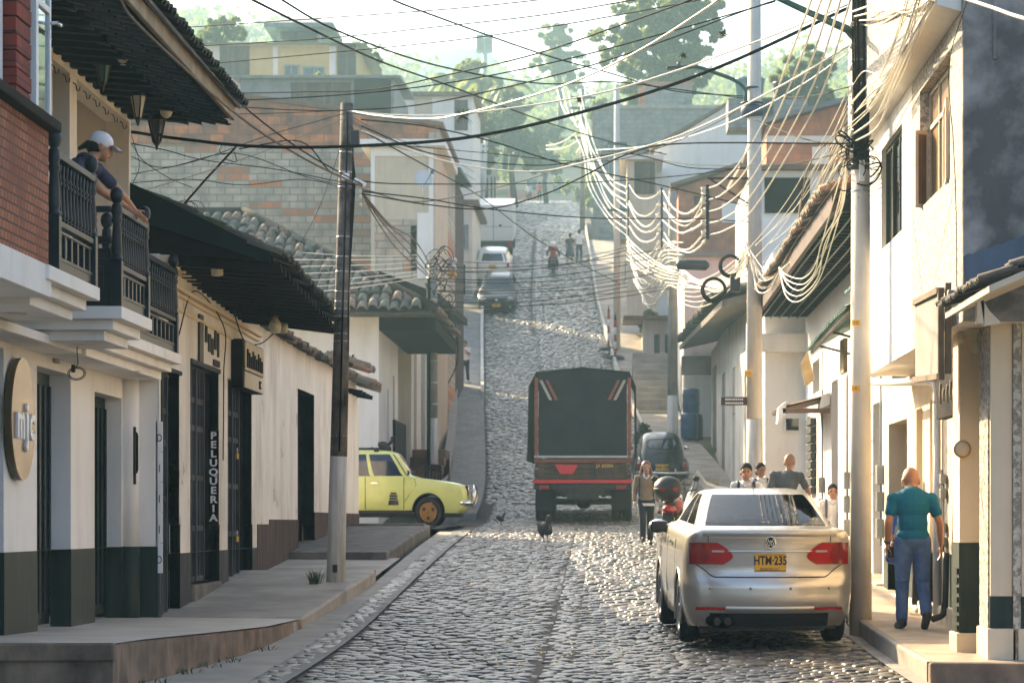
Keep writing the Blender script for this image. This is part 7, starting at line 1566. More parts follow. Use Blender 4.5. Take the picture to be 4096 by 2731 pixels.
# covered motorbike
q = MB(); y0 = 49.5; xc = X(1625, y0); g_ = G(y0); pts = []
prof = [(-.30, .05, .35), (-.22, .45, .42), (-.1, .72, .36), (0.05, 1.12, .14), (.25, .9, .30), (.5, .82, .34), (.8, .78, .3), (1.0, .7, .26), (1.15, .35, .3)]
rows = []
for (u, h, w_) in [(p[0], p[1], p[2]) for p in prof]:
    row = []
    for k in range(17):
        a = PI * k / 16; row.append((xc - .25 + u * .85 + .02 * math.sin(k * 3), y0 + w_ * math.cos(a) * (1 + .1 * math.sin(k * 2.5)), g_ + .12 + (h - .0) * math.sin(a) ** .45 + .0))
    rows.append(row)
q.grid(rows, 0, False); q.add(rows[0], [tuple(range(17))]); q.add(rows[-1], [tuple(range(17))])
t = thing('covered_motorbike', 'motorbike hidden under a peaked pale grey cover near the kerb', 'motorbike', (xc, y0, g_)); q.build('cover', 'tarp_grey', t)
for u in (-.05, .75): q = MB(); q.lathe((xc - .25 + u * .85, y0, g_ + .28), [(.2, -.05), (.28, -.05), (.28, .05), (.2, .05)], 20, axis='y'); q.build('wheel', 'rubber', t)
# ================================================================ people
def cone(q, a, b, r0, r1, sx=1.0, n=12):
    a, b = Vector(a), Vector(b); q.ball(a, r0, n, 8); q.ball(b, r1, n, 8); q.tube([a, b], [r0, r1], n)
def person(label, loc, rz, J=None, top='cloth_white', legs='cloth_dark', skin='skin', hair='hair_black', hairstyle='short', shoe='shoe_dark', H=1.70, vox=.013, sleeve=.55, group=None, lean=0, fat=1.0, extra=None, legs_bare=False, fingers=True, headrot=(0, 0), skirt=False):
    """facing -Y at rz = 0; J overrides joints given for a height of 1.70"""
    j = dict(pel=(0, 0, .93), ch=(0, 0, 1.25), nk=(0, 0, 1.43), hd=(0, -.02, 1.585), sl=(-.185, 0, 1.385), el=(-.225, .02, 1.12), wl=(-.235, -.06, .89), sr=(.185, 0, 1.385), er=(.225, .02, 1.12), wr=(.235, -.06, .89),
             hl=(-.09, 0, .90), kl=(-.10, -.03, .50), al=(-.10, .02, .085), hr=(.09, 0, .90), kr=(.10, -.03, .50), ar=(.10, .02, .085), tl=(-.11, -.17, .03), tr=(.11, -.17, .03))
    if J: j.update(J)
    j = {k: Vector(v) for k, v in j.items()}
    t = thing('person', label, 'person', (0, 0, 0), group); v = vox
    up = (j['nk'] - j['pel']).normalized()
    rot = up.to_track_quat('Z', 'Y').to_matrix()
    def torso(q, o, full=True):
        q.ball(j['pel'] + Vector((0, 0, .01)), (.158 * fat + o, .112 * fat + o, .12 + o), 16, 10); m_ = j['pel'].lerp(j['ch'], .5); q.ball(m_, (.140 * fat + o, .105 * fat + o, .19 + o), 16, 10, rot=rot)
        q.ball(j['ch'] + up * .02, (.162 * fat + o, .112 * fat + o, .185 + o), 16, 10, rot=rot); cone(q, j['sl'] * .82 + j['sr'] * .18, j['sr'] * .82 + j['sl'] * .18, .062 + o, .062 + o)
        q.ball(j['nk'] - up * .03, (.10 + o, .08 + o, .06 + o), 14, 8, rot=rot)
        for s in 'lr': q.ball(j['s' + s], .052 * fat ** .5 + o, 12, 8)
    hd = j['hd']; HS = 1.13; hq = Matrix.Rotation(headrot[1], 3, 'Z') @ Matrix.Rotation(headrot[0], 3, 'X') @ Matrix.Diagonal((HS, HS, HS)); hp = lambda x, y, z: hd + hq @ Vector((x, y, z))
    b = MB(); torso(b, 0); cone(b, j['nk'] - up * .03, hd + hq @ Vector((0, .015, -.06)), .058, .052)
    b.ball(hp(0, .012, .03), (.076, .095, .098), 16, 12, rot=hq); b.ball(hp(0, -.028, -.045), (.056, .062, .07), 14, 10, rot=hq); b.ball(hp(0, -.05, -.092), (.026, .026, .022), 10, 8, rot=hq)
    b.ball(hp(0, -.098, -.022), (.015, .02, .026), 8, 6, rot=hq); b.ball(hp(0, -.085, .01), (.011, .014, .03), 8, 6, rot=hq)
    for s in (-1, 1): b.ball(hp(s * .078, .015, -.012), (.011, .024, .035), 8, 6, rot=hq); b.ball(hp(s * .034, -.066, .022), (.026, .02, .014), 8, 6, rot=hq)
    for s in 'lr':
        sg_ = -1 if s == 'l' else 1; S_, E_, W_ = j['s' + s], j['e' + s], j['w' + s]
        cone(b, S_, E_, .050, .041); cone(b, E_, E_.lerp(W_, .35), .041, .042); cone(b, E_.lerp(W_, .35), W_, .042, .027)
        d = (W_ - E_).normalized()
        hd_ = j.get('h' + s + 'd'); d = Vector(hd_).normalized() if hd_ is not None else (d + Vector((0, -.25, -.1))).normalized()
        side = d.cross(Vector((sg_ * 1.0, 0, .0))); side = side.normalized() if side.length > .1 else Vector((0, 1, 0)); nrm = d.cross(side).normalized()
        pc = W_ + d * .05; R_ = Matrix((side, nrm, d)).transposed(); b.ball(pc, (.038, .018, .055), 12, 8, rot=R_)
        curl = nrm * (-sg_ if nrm.x * sg_ > 0 else sg_)
        curl = -nrm if nrm.x * sg_ > 0 else nrm
        if fingers:
            for k, (o_, L) in enumerate(((-.028, .070), (-.010, .080), (.009, .076), (.027, .060))):
                p0 = pc + d * .045 + side * o_; p1 = p0 + (d + curl * .25).normalized() * L * .55; p2 = p1 + (d + curl * .8).normalized() * L * .5; cone(b, p0, p1, .0095, .009, n=8); cone(b, p1, p2, .009, .0075, n=8)
            p0 = pc - side * .03 - d * .02; p1 = p0 + (d * .6 - side * .6 + curl * .3).normalized() * .04; p2 = p1 + (d + curl * .5).normalized() * .03; cone(b, p0, p1, .012, .0105, n=8); cone(b, p1, p2, .0105, .008, n=8)
        H_, K_, A_, T_ = j['h' + s], j['k' + s], j['a' + s], j['t' + s]
        cone(b, H_, K_, .084 * fat, .056); cone(b, K_, K_.lerp(A_, .35), .056, .056); cone(b, K_.lerp(A_, .35), A_, .056, .038); cone(b, A_, T_, .04, .03)
    link_mesh('body', remesh(b, v, 2), skin, t)
    # clothes
    c = MB(); torso(c, .014)
    for s in 'lr':
        S_, E_, W_ = j['s' + s], j['e' + s], j['w' + s]
        if sleeve <= 1: cone(c, S_, S_.lerp(E_, sleeve), .060, .060)
        else: cone(c, S_, E_, .066, .054); cone(c, E_, E_.lerp(W_, sleeve - 1), .054, .04)
    link_mesh('shirt', remesh(c, v, 2), top, t)
    c = MB()
    if skirt:
        c.lathe(j['pel'] + Vector((0, 0, -.42)), [(.25, 0), (.22, .2), (.17, .42), (.15, .5)], 18)
    else:
        c.ball(j['pel'] + Vector((0, 0, -.01)), (.168 * fat, .124 * fat, .125), 16, 10)
        for s in 'lr':
            H_, K_, A_ = j['h' + s], j['k' + s], j['a' + s]; e_ = K_.lerp(A_, .93); cone(c, H_, K_, .100 * fat, .074); cone(c, K_, e_, .074, .062); 
            for f in (.25, .55, .85): c.ball(K_.lerp(e_, f) + Vector((.006, .006, 0)), (.071 - .008 * f, .071 - .008 * f, .03), 12, 6)
            c.ball(K_ + Vector((0, .01, .01)), (.077, .079, .04), 12, 6)
    link_mesh('trousers' if not skirt else 'skirt', remesh(c, v, 2), legs, t)
    for s in 'lr':
        A_, T_ = j['a' + s], j['t' + s]; c = MB(); d = (T_ - A_); hl_ = A_ + Vector((0, 0, -.03)) - d * .22; cone(c, hl_ + Vector((0, 0, .0)), T_, .050, .042); cone(c, A_, hl_, .05, .045); link_mesh('shoe', remesh(c, max(v, .011), 2), shoe, t)
    # face details and hair
    f = MB()
    for s in (-1, 1): f.ball(hp(s * .033, -.086, .008), (.010, .006, .006), 8, 6, rot=hq); f.ball(hp(s * .034, -.086, .030), (.018, .006, .0032), 8, 6, rot=hq)
    f.build('eyes', 'hair_black', t); f = MB(); f.ball(hp(0, -.090, -.062), (.024, .008, .007), 8, 6, rot=hq); f.build('mouth', 'pink', t)
    h = MB()
    if hairstyle == 'short': h.ball(hp(0, .022, .048), (.084, .100, .092), 16, 12, rot=hq); h.ball(hp(0, .06, -.005), (.076, .06, .075), 14, 10, rot=hq)
    elif hairstyle == 'bald': h = None
    elif hairstyle == 'bun': h.ball(hp(0, .022, .045), (.084, .100, .092), 16, 12, rot=hq); h.ball(hp(0, .06, -.01), (.076, .06, .075), 14, 10, rot=hq); h.ball(hp(0, .115, -.02), (.04, .045, .04), 10, 8, rot=hq)
    elif hairstyle == 'long':
        h.ball(hp(0, .025, .045), (.088, .102, .094), 16, 12, rot=hq)
        for s in (-1, 1): cone(h, hp(s * .07, .01, .03), hp(s * .092, .0, -.10), .03, .038); cone(h, hp(s * .092, .0, -.10), hp(s * .10, -.03, -.26), .038, .026)
        cone(h, hp(0, .07, 0), hp(0, .085, -.25), .07, .07)
    elif hairstyle == 'cap':
        h.ball(hp(0, .05, -.01), (.078, .07, .075), 14, 10, rot=hq); cone(h, hp(0, .11, .0), hp(0, .17, -.06), .035, .02)
    elif hairstyle == 'helmet': h.ball(hp(0, .01, .02), (.125, .145, .135), 16, 12, rot=hq)
    if h:
        r_ = remesh(h, v, 2)
        if hairstyle in ('short', 'bun', 'long'):           # keep the face free
            bm = bmesh.new(); bm.from_mesh(r_); iq = hq.inverted(); kill = []
            for vt in bm.verts:
                l = iq @ (vt.co - hd)
                if l.y < -.045 and l.z < .034 and abs(l.x) < .056: kill.append(vt)
            bmesh.ops.delete(bm, geom=kill, context='VERTS'); bm.to_mesh(r_); bm.free()
        link_mesh('helmet' if hairstyle == 'helmet' else 'hair', r_, hair, t)
    if hairstyle == 'cap':
        c = MB(); c.ball(hp(0, .012, .05), (.088, .106, .085), 18, 12, rot=hq); rows = []
        for a in np.linspace(-1.15, 1.15, 13): rows.append([hp(.083 * math.sin(a), -.07 - .02 * math.cos(a), .040), hp(.078 * math.sin(a), -.105 - .085 * math.cos(a), .022 - .01 * abs(math.sin(a)))])
        c.grid(rows); c.grid([[p + Vector((0, 0, -.008)) for p in r] for r in rows]); c.build('cap', 'cap_white', t)
    if extra: extra(t, j, hp)
    s = H / 1.70; t.scale = (s, s, s); t.location = loc; t.rotation_euler = (0, 0, rz); return t
def ground_at(u, Y, dz=0): return (X(u, Y), Y, G(Y) + dz)
WALK = dict(kl=(-.10, -.14, .52), al=(-.10, -.05, .14), tl=(-.10, -.24, .10), kr=(.10, .02, .49), ar=(.10, .20, .10), tr=(.10, .04, .03), el=(-.225, .08, 1.13), wl=(-.235, .12, .90), er=(.225, -.03, 1.13), wr=(.23, -.14, .91))
# man in teal seen from behind: left foot planted, right heel lifting, head bowed
def teal_extra(t, j, hp):
    q = MB(); w_ = j['wr']; e_ = j['er']; d = (w_ - e_).normalized(); rot = d.to_track_quat('Z', 'Y').to_matrix().to_4x4(); rot.translation = w_ - d * .02; q.lathe((0, 0, 0), [(.033, -.012), (.036, -.01), (.036, .01), (.033, .012)], 14).xf(rot); q.build('wrist_watch', 'black', t)
    q = MB(); q.lathe(j['wl'] + Vector((0, 0, .02)), [(.031, -.006), (.034, 0), (.031, .006)], 12); q.build('bracelet', 'steel', t)
    q = MB(); p = j['wr'] + Vector((-.02, -.03, -.09)); q.box(p.x - .045, p.x + .02, p.y - .02, p.y + .07, p.z - .06, p.z + .06); q.build('phone_case', 'black', t, bevel=.02)
person('bald man in teal T-shirt and blue jeans walking away with head bowed', (X(2096, 26.6), 26.6, G(26.6) + .155), rad(180 + 4), dict(
    nk=(0, -.05, 1.42), hd=(-.01, -.16, 1.52), ch=(0, -.02, 1.25), sl=(-.20, -.02, 1.335), sr=(.20, -.02, 1.335), el=(-.275, .03, 1.09), wl=(-.30, -.03, .87), er=(.25, .02, 1.10), wr=(.25, -.06, .88),
    kl=(-.10, .02, .50), al=(-.115, .17, .155), tl=(-.115, .05, .035), kr=(.10, -.03, .49), ar=(.11, -.01, .085), tr=(.12, -.18, .035), hrd=(.05, -.1, -1), hld=(-.02, -.1, -1)),
    'cloth_teal', 'denim', 'skin_tan', 'hair_black', 'bald', 'shoe_dark', 1.69, .0095, .58, fat=1.06, extra=teal_extra, headrot=(rad(28), 0))
def bag_extra(t, j, hp):
    q = MB(); p = j['wr'] + Vector((.02, 0, -.22)); q.ball(p, (.09, .07, .15), 14, 10); q.ball(p + Vector((0, 0, -.06)), (.10, .08, .1), 12, 8); q.tube([p + Vector((0, 0, .12)), j['wr'] + Vector((0, -.02, -.06))], .02); q.build('blue_bag', 'cloth_blue', t)
person('person in dark tracksuit and white shoes, hidden behind the man in teal, with blue bag', (X(2090, 29), 29, G(29) + .16), rad(0), dict(wr=(-.0, -.0, .9) if False else (.23, -.05, .93), **{k: WALK[k] for k in ('kl', 'al', 'tl', 'kr', 'ar', 'tr')}), 'cloth_blue', 'cloth_dark', 'skin', 'hair_black', 'short', 'shoe_white', 1.52, .014, 1.6, extra=lambda t, j, hp: (bag_extra(t, {'wr': Vector((-.24, -.03, .98))}, hp)))
def girl_extra(t, j, hp):
    q = MB(); q.tube([(.14, -.10, 1.40), (.145, -.12, 1.25), (.15, -.1, 1.05), (.15, .02, .95)], .014, 6); q.tube([(-.14, -.10, 1.40), (-.145, -.12, 1.25), (-.15, -.1, 1.05), (-.15, .02, .95)], .014, 6); q.ball((0, .17, 1.2), (.14, .09, .2)); q.build('backpack', 'cloth_dark', t)
    q = MB(); q.tube([(-.06, -.07, 1.44), (-.03, -.105, 1.385), (0, -.118, 1.36)], .016, 6); q.tube([(.06, -.07, 1.44), (.03, -.105, 1.385), (0, -.118, 1.36)], .016, 6); q.build('collar', 'cloth_white', t)
    q = MB(); q.lathe((0, 0, .80), [(.185, 0), (.182, .04), (.178, .055)], 20, cap=False); q.v = [(p[0], p[1] * .78, p[2]) for p in q.v]; q.build('shirt_hem', 'cloth_white', t)
    q = MB()
    for s in (-1, 1):
        for k in range(3): q.box(s * .17 - .012, s * .17 + .014, -.05, .05, .60 + k * .028, .613 + k * .028)
    q.build('trouser_stripes', 'yellow_plate', t)
person('schoolgirl with long auburn hair, tan sweater and navy trousers walking towards the viewer', (X(1484, 45.5), 45.5, Z(1250, 45.5)), rad(3), dict(WALK, wl=(-.25, -.03, .89), el=(-.23, .02, 1.12), wr=(.25, .03, .89), kl=(-.08, -.16, .50), al=(-.08, -.17, .11), tl=(-.08, -.36, .12), kr=(.08, .0, .49), ar=(.09, .12, .09), tr=(.09, -.04, .03)), 'cloth_tan', 'cloth_navy', 'skin_pale', 'hair_auburn', 'long', 'shoe_dark', 1.43, .013, 1.85, extra=girl_extra)
bpy.data.objects[[o.name for o in COL.objects if o.name.startswith('trousers')][-1]].data.materials[0] = M['cloth_dark']
def strap_extra(strap, pack='cloth_dark', both=True):
    def ex(t, j, hp):
        q = MB()
        for s in ((-1, 1) if both else (1,)): q.tube([(s * .125, .05, 1.45), (s * .12, -.07, 1.43), (s * .125, -.128, 1.30), (s * .13, -.125, 1.12), (s * .165, -.03, 1.02)], .024, 8)
        q.build('straps', strap, t); q = MB(); q.ball((0, .18, 1.2), (.16, .10, .22), 14, 10); q.build('backpack', pack, t)
        q = MB(); q.tube([(-.065, -.06, 1.45), (-.035, -.11, 1.385), (0, -.122, 1.36)], .018, 6); q.tube([(.065, -.06, 1.45), (.035, -.11, 1.385), (0, -.122, 1.36)], .018, 6); q.build('collar', 'cloth_white', t)
    return ex
def head_to(v, Y, H): return (Z(v, Y) - H)
person('boy with short black hair, white shirt and dark backpack straps just behind the silver car', (X(1714, 38), 38, head_to(1068, 38, 1.60)), rad(-4), dict(WALK), 'cloth_white', 'cloth_dark', 'skin_tan', 'hair_black', 'short', 'shoe_dark', 1.60, .012, .6, extra=strap_extra('cloth_navy'))
person('schoolchild in white shirt and dark vest walking behind the boy with the backpack', (X(1747, 43.5), 43.5, head_to(1066, 43.5, 1.55)), rad(12), dict(WALK), 'cloth_white', 'cloth_dark', 'skin', 'hair_black', 'bun', 'shoe_dark', 1.55, .014, .6, extra=strap_extra('cloth_dark'), headrot=(0, rad(15)))
person('broad man with shaven head and slate T-shirt leaning, seen from behind near the wall', (X(1806, 42), 42, head_to(1044, 42, 1.74)), rad(172), dict(nk=(-.03, -.05, 1.43), hd=(-.05, -.09, 1.575), sl=(-.22, 0, 1.36), sr=(.2, 0, 1.38), el=(-.33, -.03, 1.14), wl=(-.37, -.10, .92), er=(.27, .03, 1.12), wr=(.26, -.05, .9)), 'cloth_slate', 'cloth_dark', 'skin', 'hair_black', 'bald', 'shoe_dark', 1.74, .013, .7, fat=1.25, headrot=(rad(12), rad(-20)))
person('smiling boy in white polo shirt with one red backpack strap beside the concrete pole', (X(1912, 41), 41, head_to(1115, 41, 1.45)), rad(2), dict(WALK), 'cloth_white', 'cloth_dark', 'skin_tan', 'hair_black', 'short', 'shoe_dark', 1.45, .012, .8, extra=lambda t, j, hp: (strap_extra('cloth_slate', 'cloth_slate')(t, j, hp), MB().tube([(.125, .05, 1.455), (.13, -.075, 1.435), (.14, -.136, 1.30), (.145, -.13, 1.12), (.17, -.03, 1.02)], .034, 8).build('red_strap', 'cloth_red', t)))
# person leaning on the balcony rail
wx, wy = -4.66, 23.75
HB = 1.62; sB = HB / 1.70; zf = E(1.906)
def loc_of(x, y, z): return ((x - wx) / sB, (y - wy) / sB, (z - zf) / sB)
# turned to face +X: local -Y -> world +X  (rz = 90 deg)
def L_(x, y, z): dx, dy, dz = loc_of(x, y, z); return (dy, -dx, dz)
hipL = L_(-4.98, 23.35, E(2.72)); hipR = L_(-4.98, 23.17, E(2.72))
JB = dict(pel=L_(-5.0, 23.2, E(2.78)), ch=L_(-4.80, 23.42, E(3.10)), nk=L_(-4.68, 23.50, E(3.27)), hd=L_(-4.58, 23.62, E(3.39)), sl=L_(-4.62, 23.68, E(3.20)), sr=L_(-4.74, 23.33, E(3.20)), el=L_(-4.46, 23.86, E(3.02)), wl=L_(-4.36, 24.10, E(2.88)), er=L_(-4.55, 23.45, E(2.98)), wr=L_(-4.38, 23.72, E(2.88)),
          hl=L_(-5.0, 23.30, E(2.74)), hr=L_(-5.02, 23.12, E(2.74)), kl=L_(-4.95, 23.30, E(2.32)), kr=L_(-4.97, 23.12, E(2.32)), al=L_(-5.0, 23.30, E(1.99)), ar=L_(-5.02, 23.12, E(1.99)), tl=L_(-4.85, 23.30, E(1.94)), tr=L_(-4.87, 23.12, E(1.94)), hld=(.3, -.5, -.55), hrd=(.3, -.5, -.55))
person('woman in white cap and navy T-shirt leaning over the balcony rail', (wx, wy, zf), rad(90), JB, 'cloth_navy', 'denim', 'skin_tan', 'hair_black', 'cap', 'shoe_dark', HB, .0095, .62, headrot=(rad(14), rad(22)))
# people up the hill
person('person in pale T-shirt and dark trousers walking down the pavement, hand at mouth', (X(1068, 100), 100, G(100) + .12), rad(-6), dict(WALK, er=(.2, -.12, 1.16), wr=(.04, -.2, 1.33), el=(-.23, .05, 1.13), wl=(-.26, .05, .9)), 'cloth_white', 'cloth_dark', 'skin', 'hair_black', 'bun', 'shoe_white', 1.58, .02, .6, fingers=False)
person('far walker in pale grey dress on the upper street', (X(1309, 136), 136, G(136)), rad(170), dict(WALK), 'cloth_slate', 'cloth_slate', 'skin', 'hair_black', 'short', 'shoe_dark', 1.66, .028, .6, fingers=False, skirt=True)
person('far walker in pale pink shirt and dark trousers on the upper street', (X(1330, 138), 138, G(138)), rad(180), dict(WALK), 'cloth_white', 'cloth_dark', 'skin', 'hair_black', 'short', 'shoe_dark', 1.70, .028, .6, fingers=False)
person('tiny far walker in red at the top of the street', (X(1239, 247), 247, G(247)), rad(180), dict(WALK), 'cloth_red', 'cloth_dark', 'skin', 'hair_black', 'short', 'shoe_dark', 1.75, .04, .6, fingers=False)
RIDE = dict(pel=(0, 0, .93), hl=(-.1, -.02, .9), hr=(.1, -.02, .9), kl=(-.2, -.38, .74), kr=(.2, -.38, .74), al=(-.2, -.2, .36), ar=(.2, -.2, .36), tl=(-.2, -.36, .32), tr=(.2, -.36, .32), el=(-.3, -.26, 1.14), wl=(-.3, -.52, 1.06), er=(.3, -.26, 1.14), wr=(.3, -.52, 1.06), ch=(0, -.05, 1.25), nk=(0, -.1, 1.42), hd=(0, -.13, 1.57))
def rider(u, Y, label, mlabel, top, helm):
    motorbike('distant_motorbike', mlabel, (X(u, Y), Y, G(Y)), 0, 'car_black', False); c = (X(u, Y), Y + .28, G(Y) - .04); person(label, c, rad(180), RIDE, top, 'cloth_dark', 'skin', helm, 'helmet', 'shoe_dark', 1.70, .022, 1.9, fingers=False)
rider(1270, 132, 'rider in rust jacket and pale helmet on the motorbike halfway up the hill', 'dark motorbike with a rust-jacketed rider halfway up the hill', 'cloth_rust', 'white_paint')
rider(1214, 248, 'tiny rider in white on the motorbike at the top of the street', 'tiny motorbike at the top of the street', 'cloth_white', 'black')
# ================================================================ birds
def bird(name, label, loc, rz, s, flying=False, cat='bird'):
    t = thing(name, label, cat, (0, 0, 0)); q = MB()
    rt = Matrix.Rotation(rad(35 if not flying else 10), 3, 'X')
    q.ball((0, 0, .30), (.115, .20, .13), 14, 10, rot=rt); cone(q, (0, -.15, .42), (0, -.19, .52), .055, .04); q.ball((0, -.20, .555), (.042, .055, .045), 12, 8); cone(q, (0, -.24, .55), (0, -.30, .53), .016, .006); q.ball((0, .26, .20), (.06, .18, .025), 12, 8, rot=rt)
    link_mesh('body', remesh(q, .012, 2), 'feather', t)
    if flying:
        for sx in (-1, 1): q = MB(); q.prism([(sx * .06, -.12, .36), (sx * .35, -.18, .52), (sx * .62, .02, .60), (sx * .36, .12, .50), (sx * .08, .14, .36)], (0, 0, .018)); q.build('wing', 'feather', t)
    else:
        for sx in (-1, 1): q = MB(); q.ball((sx * .105, .04, .30), (.025, .20, .11), 12, 8, rot=rt); q.build('wing', 'feather', t)
        q = MB()
        for sx in (-1, 1): q.tube([(sx * .05, .0, .2), (sx * .05, -.01, .02)], .011, 6); q.tube([(sx * .05, -.07, .008), (sx * .05, .03, .008)], .009, 5); q.tube([(sx * .02, -.06, .008), (sx * .05, -.01, .012), (sx * .08, -.06, .008)], .008, 5)
        q.build('legs', 'iron', t)
    t.scale = (s, s, s); t.location = loc; t.rotation_euler = (0, 0, rz); return t
bird('black_vulture', 'black vulture standing on the cobbles behind the truck wheel', (X(1253, 46), 46, Z(1244, 46)), rad(25), .80)
bird('pigeon', 'small dark pigeon on the cobbles between the lime car and the truck', (X(1150, 55), 55, G(55) + .01), rad(80), .42)
bird('perched_bird', 'black bird perched on the lime car roof bars', (X(885, 55.7), 55.7, G(55) + 1.44), rad(95), .75)
bird('perched_pigeon', 'pigeon sitting on the broken tiles behind the old pole', (X(801, 50), 50, E(2.92)), rad(60), .5)
# ================================================================ trees
def leaves(centers, radii, n_per, size, flat=.75):
    V = []; n_tot = 0
    for c, r, n in zip(centers, radii, n_per):
        d = NR.normal(0, 1, (n, 3)); d /= np.linalg.norm(d, axis=1)[:, None]; rr = NR.uniform(.25, 1, n) ** .5
        p = np.array(c)[None] + d * rr[:, None] * np.array([r, r, r * flat])[None]
        a = NR.normal(0, 1, (n, 3)); a /= np.linalg.norm(a, axis=1)[:, None]; b = np.cross(a, NR.normal(0, 1, (n, 3))); b /= np.linalg.norm(b, axis=1)[:, None]
        s = size * NR.uniform(.6, 1.3, n)[:, None]; l = a * s; w = b * s * .45
        V.append(np.stack([p - l, p + w, p + l, p - w], 1).reshape(-1, 3))
    return np.concatenate(V)
def tree(name, label, cat, u, v, wpx, hpx, Y, mat, n=4000, size=.28, lobes=14, trunk=True, base=None, group=None, seed=1):
    rg = random.Random(seed * 77 + int(u)); s = Y / F; c = P(u, v, Y); rx, rz_ = wpx * s / 2, hpx * s / 2; z0 = base if base is not None else c.z - rz_ * 2.0
    t = thing(name, label, cat, (c.x, Y, z0), group); cs, rs = [], []
    for k in range(lobes):
        a = rg.uniform(0, 2 * PI); q = rg.uniform(.1, .78); h = rg.uniform(-.75, .8); wd = math.sqrt(max(.05, 1 - h * h * .9))
        cs.append((c.x + rx * q * wd * math.cos(a), Y + rx * q * wd * math.sin(a) * .8, c.z + rz_ * h)); rs.append(min(rx, rz_) * rg.uniform(.25, .48))
    ct, rt, nt_ = [], [], []                                     # clumps round each lobe, uneven so that gaps stay between them
    for cc, r in zip(cs, rs):
        for k in range(9):
            d = Vector((rg.gauss(0, 1), rg.gauss(0, 1), rg.gauss(0, 1))).normalized(); ct.append(tuple(Vector(cc) + d * r * .8)); rt.append(r * rg.uniform(.18, .36)); nt_.append(max(6, int(n / (lobes * 9) * rg.uniform(.4, 1.6))))
    V = leaves(ct, rt, nt_, size); Q = np.arange(len(V)).reshape(-1, 4)
    off = WL[t.name]; link_mesh('crown', np_mesh('crown', V - np.array(off)[None], Q), mat, t)
    if trunk:
        q = MB(); tr_ = max(.10, rx * .07); top = Vector((c.x, Y, c.z - rz_ * .2)); q.tube([(c.x + .1, Y, z0), Vector((c.x, Y, z0)).lerp(top, .5) + Vector((rg.uniform(-.2, .2), 0, 0)), top], [tr_ * 1.3, tr_, tr_ * .6], 10)
        for cc in cs[:9]: m_ = Vector((c.x, Y, z0)).lerp(top, rg.uniform(.55, .95)); e_ = Vector(cc); q.tube([m_, m_.lerp(e_, .5) + Vector((0, 0, .15 * rx)), e_], [tr_ * .5, tr_ * .3, tr_ * .12], 6)
        q.build('trunk', 'trunk_bark', t)
    return t
tree('big_tree', 'large spreading green tree towering over the grey block building', 'tree', 1532, 105, 350, 300, 165, 'leaf_mid', 34000, .22, 30, base=Z(330, 165))
tree('roof_tree', 'dark green tree rising behind the sunny side roofs and cables', 'tree', 1858, 185, 170, 160, 125, 'leaf_mid', 14000, .17, 20, base=Z(330, 125))
tree('dark_tree', 'dark hazy tree behind the tarred pole', 'tree', 2030, 130, 160, 190, 140, 'leaf_dark', 12000, .2, 18, base=Z(330, 140))
tree('ridge_tree', 'loose green tree on the ridge behind the mossy eave', 'tree', 500, 72, 165, 80, 150, 'leaf_mid', 9000, .17, 16, base=Z(170, 150))
tree('garden_tree', 'small bushy tree beside the yellow house', 'tree', 832, 152, 130, 110, 148, 'leaf_mid', 8000, .16, 14, base=Z(240, 148))
for i, (u, v, w_, h, Y, m_, n, sz, lb) in enumerate((
    (760, 205, 120, 60, 130, 'leaf_mid', 3000, .24, 'low bush in front of the yellow house pillars'),
        (1085, 195, 130, 110, 205, 'leaf_bright', 4000, .36, 'pale sunlit tree below the telephone mast'),
        (1285, 140, 150, 150, 270, 'leaf_bright', 5000, .45, 'palest hilltop tree, beside the large spreading tree'),
    (1180, 290, 180, 170, 190, 'leaf_dark', 6500, .34, 'bluish dark tree mass above the narrow houses'),
    (1255, 345, 150, 130, 225, 'leaf_dark', 5000, .36, 'dark tree closing the top of the street'),
    (1110, 330, 100, 130, 170, 'leaf_dark', 4000, .3, 'dark tree behind the thin leaning masts'),
    (1395, 300, 110, 150, 200, 'leaf_mid', 4500, .34, 'green tree between the crossarm poles'),
        )):
    tree('hill_tree', lb, 'tree', u, v, w_, h, Y, m_, int(n * 2), sz * .66, 15, base=Z(v + h * 1.1, Y), group='trees on the hill', seed=i + 3)
for i, (u, v, w_, h, Y, m_, n, lb) in enumerate(((1352, 440, 42, 120, 205, 'leaf_yellow', 2600, 'tall bright yellow-green shrub beside the upper street'), (1300, 425, 75, 40, 255, 'leaf_yellow', 1800, 'low yellow shrub at the top of the street'), (1330, 455, 45, 50, 235, 'leaf_dark', 1400, 'small dark bush under the yellow shrub'),
    (1495, 735, 55, 60, 112, 'leaf_bright', 2500, 'green bush above the small roadside house'), (1585, 860, 25, 40, 101, 'leaf_bright', 900, 'small potted-looking green bush by the white columns'), (1475, 1000, 45, 60, 82, 'leaf_dark', 900, 'small shrub beside the canvas truck'))):
    tree('shrub', lb, 'shrub', u, v, w_, h, Y, m_, n, .15 if Y < 150 else .22, 8, base=Z(v + h * .6, Y), group='shrubs along the street', seed=i + 40)
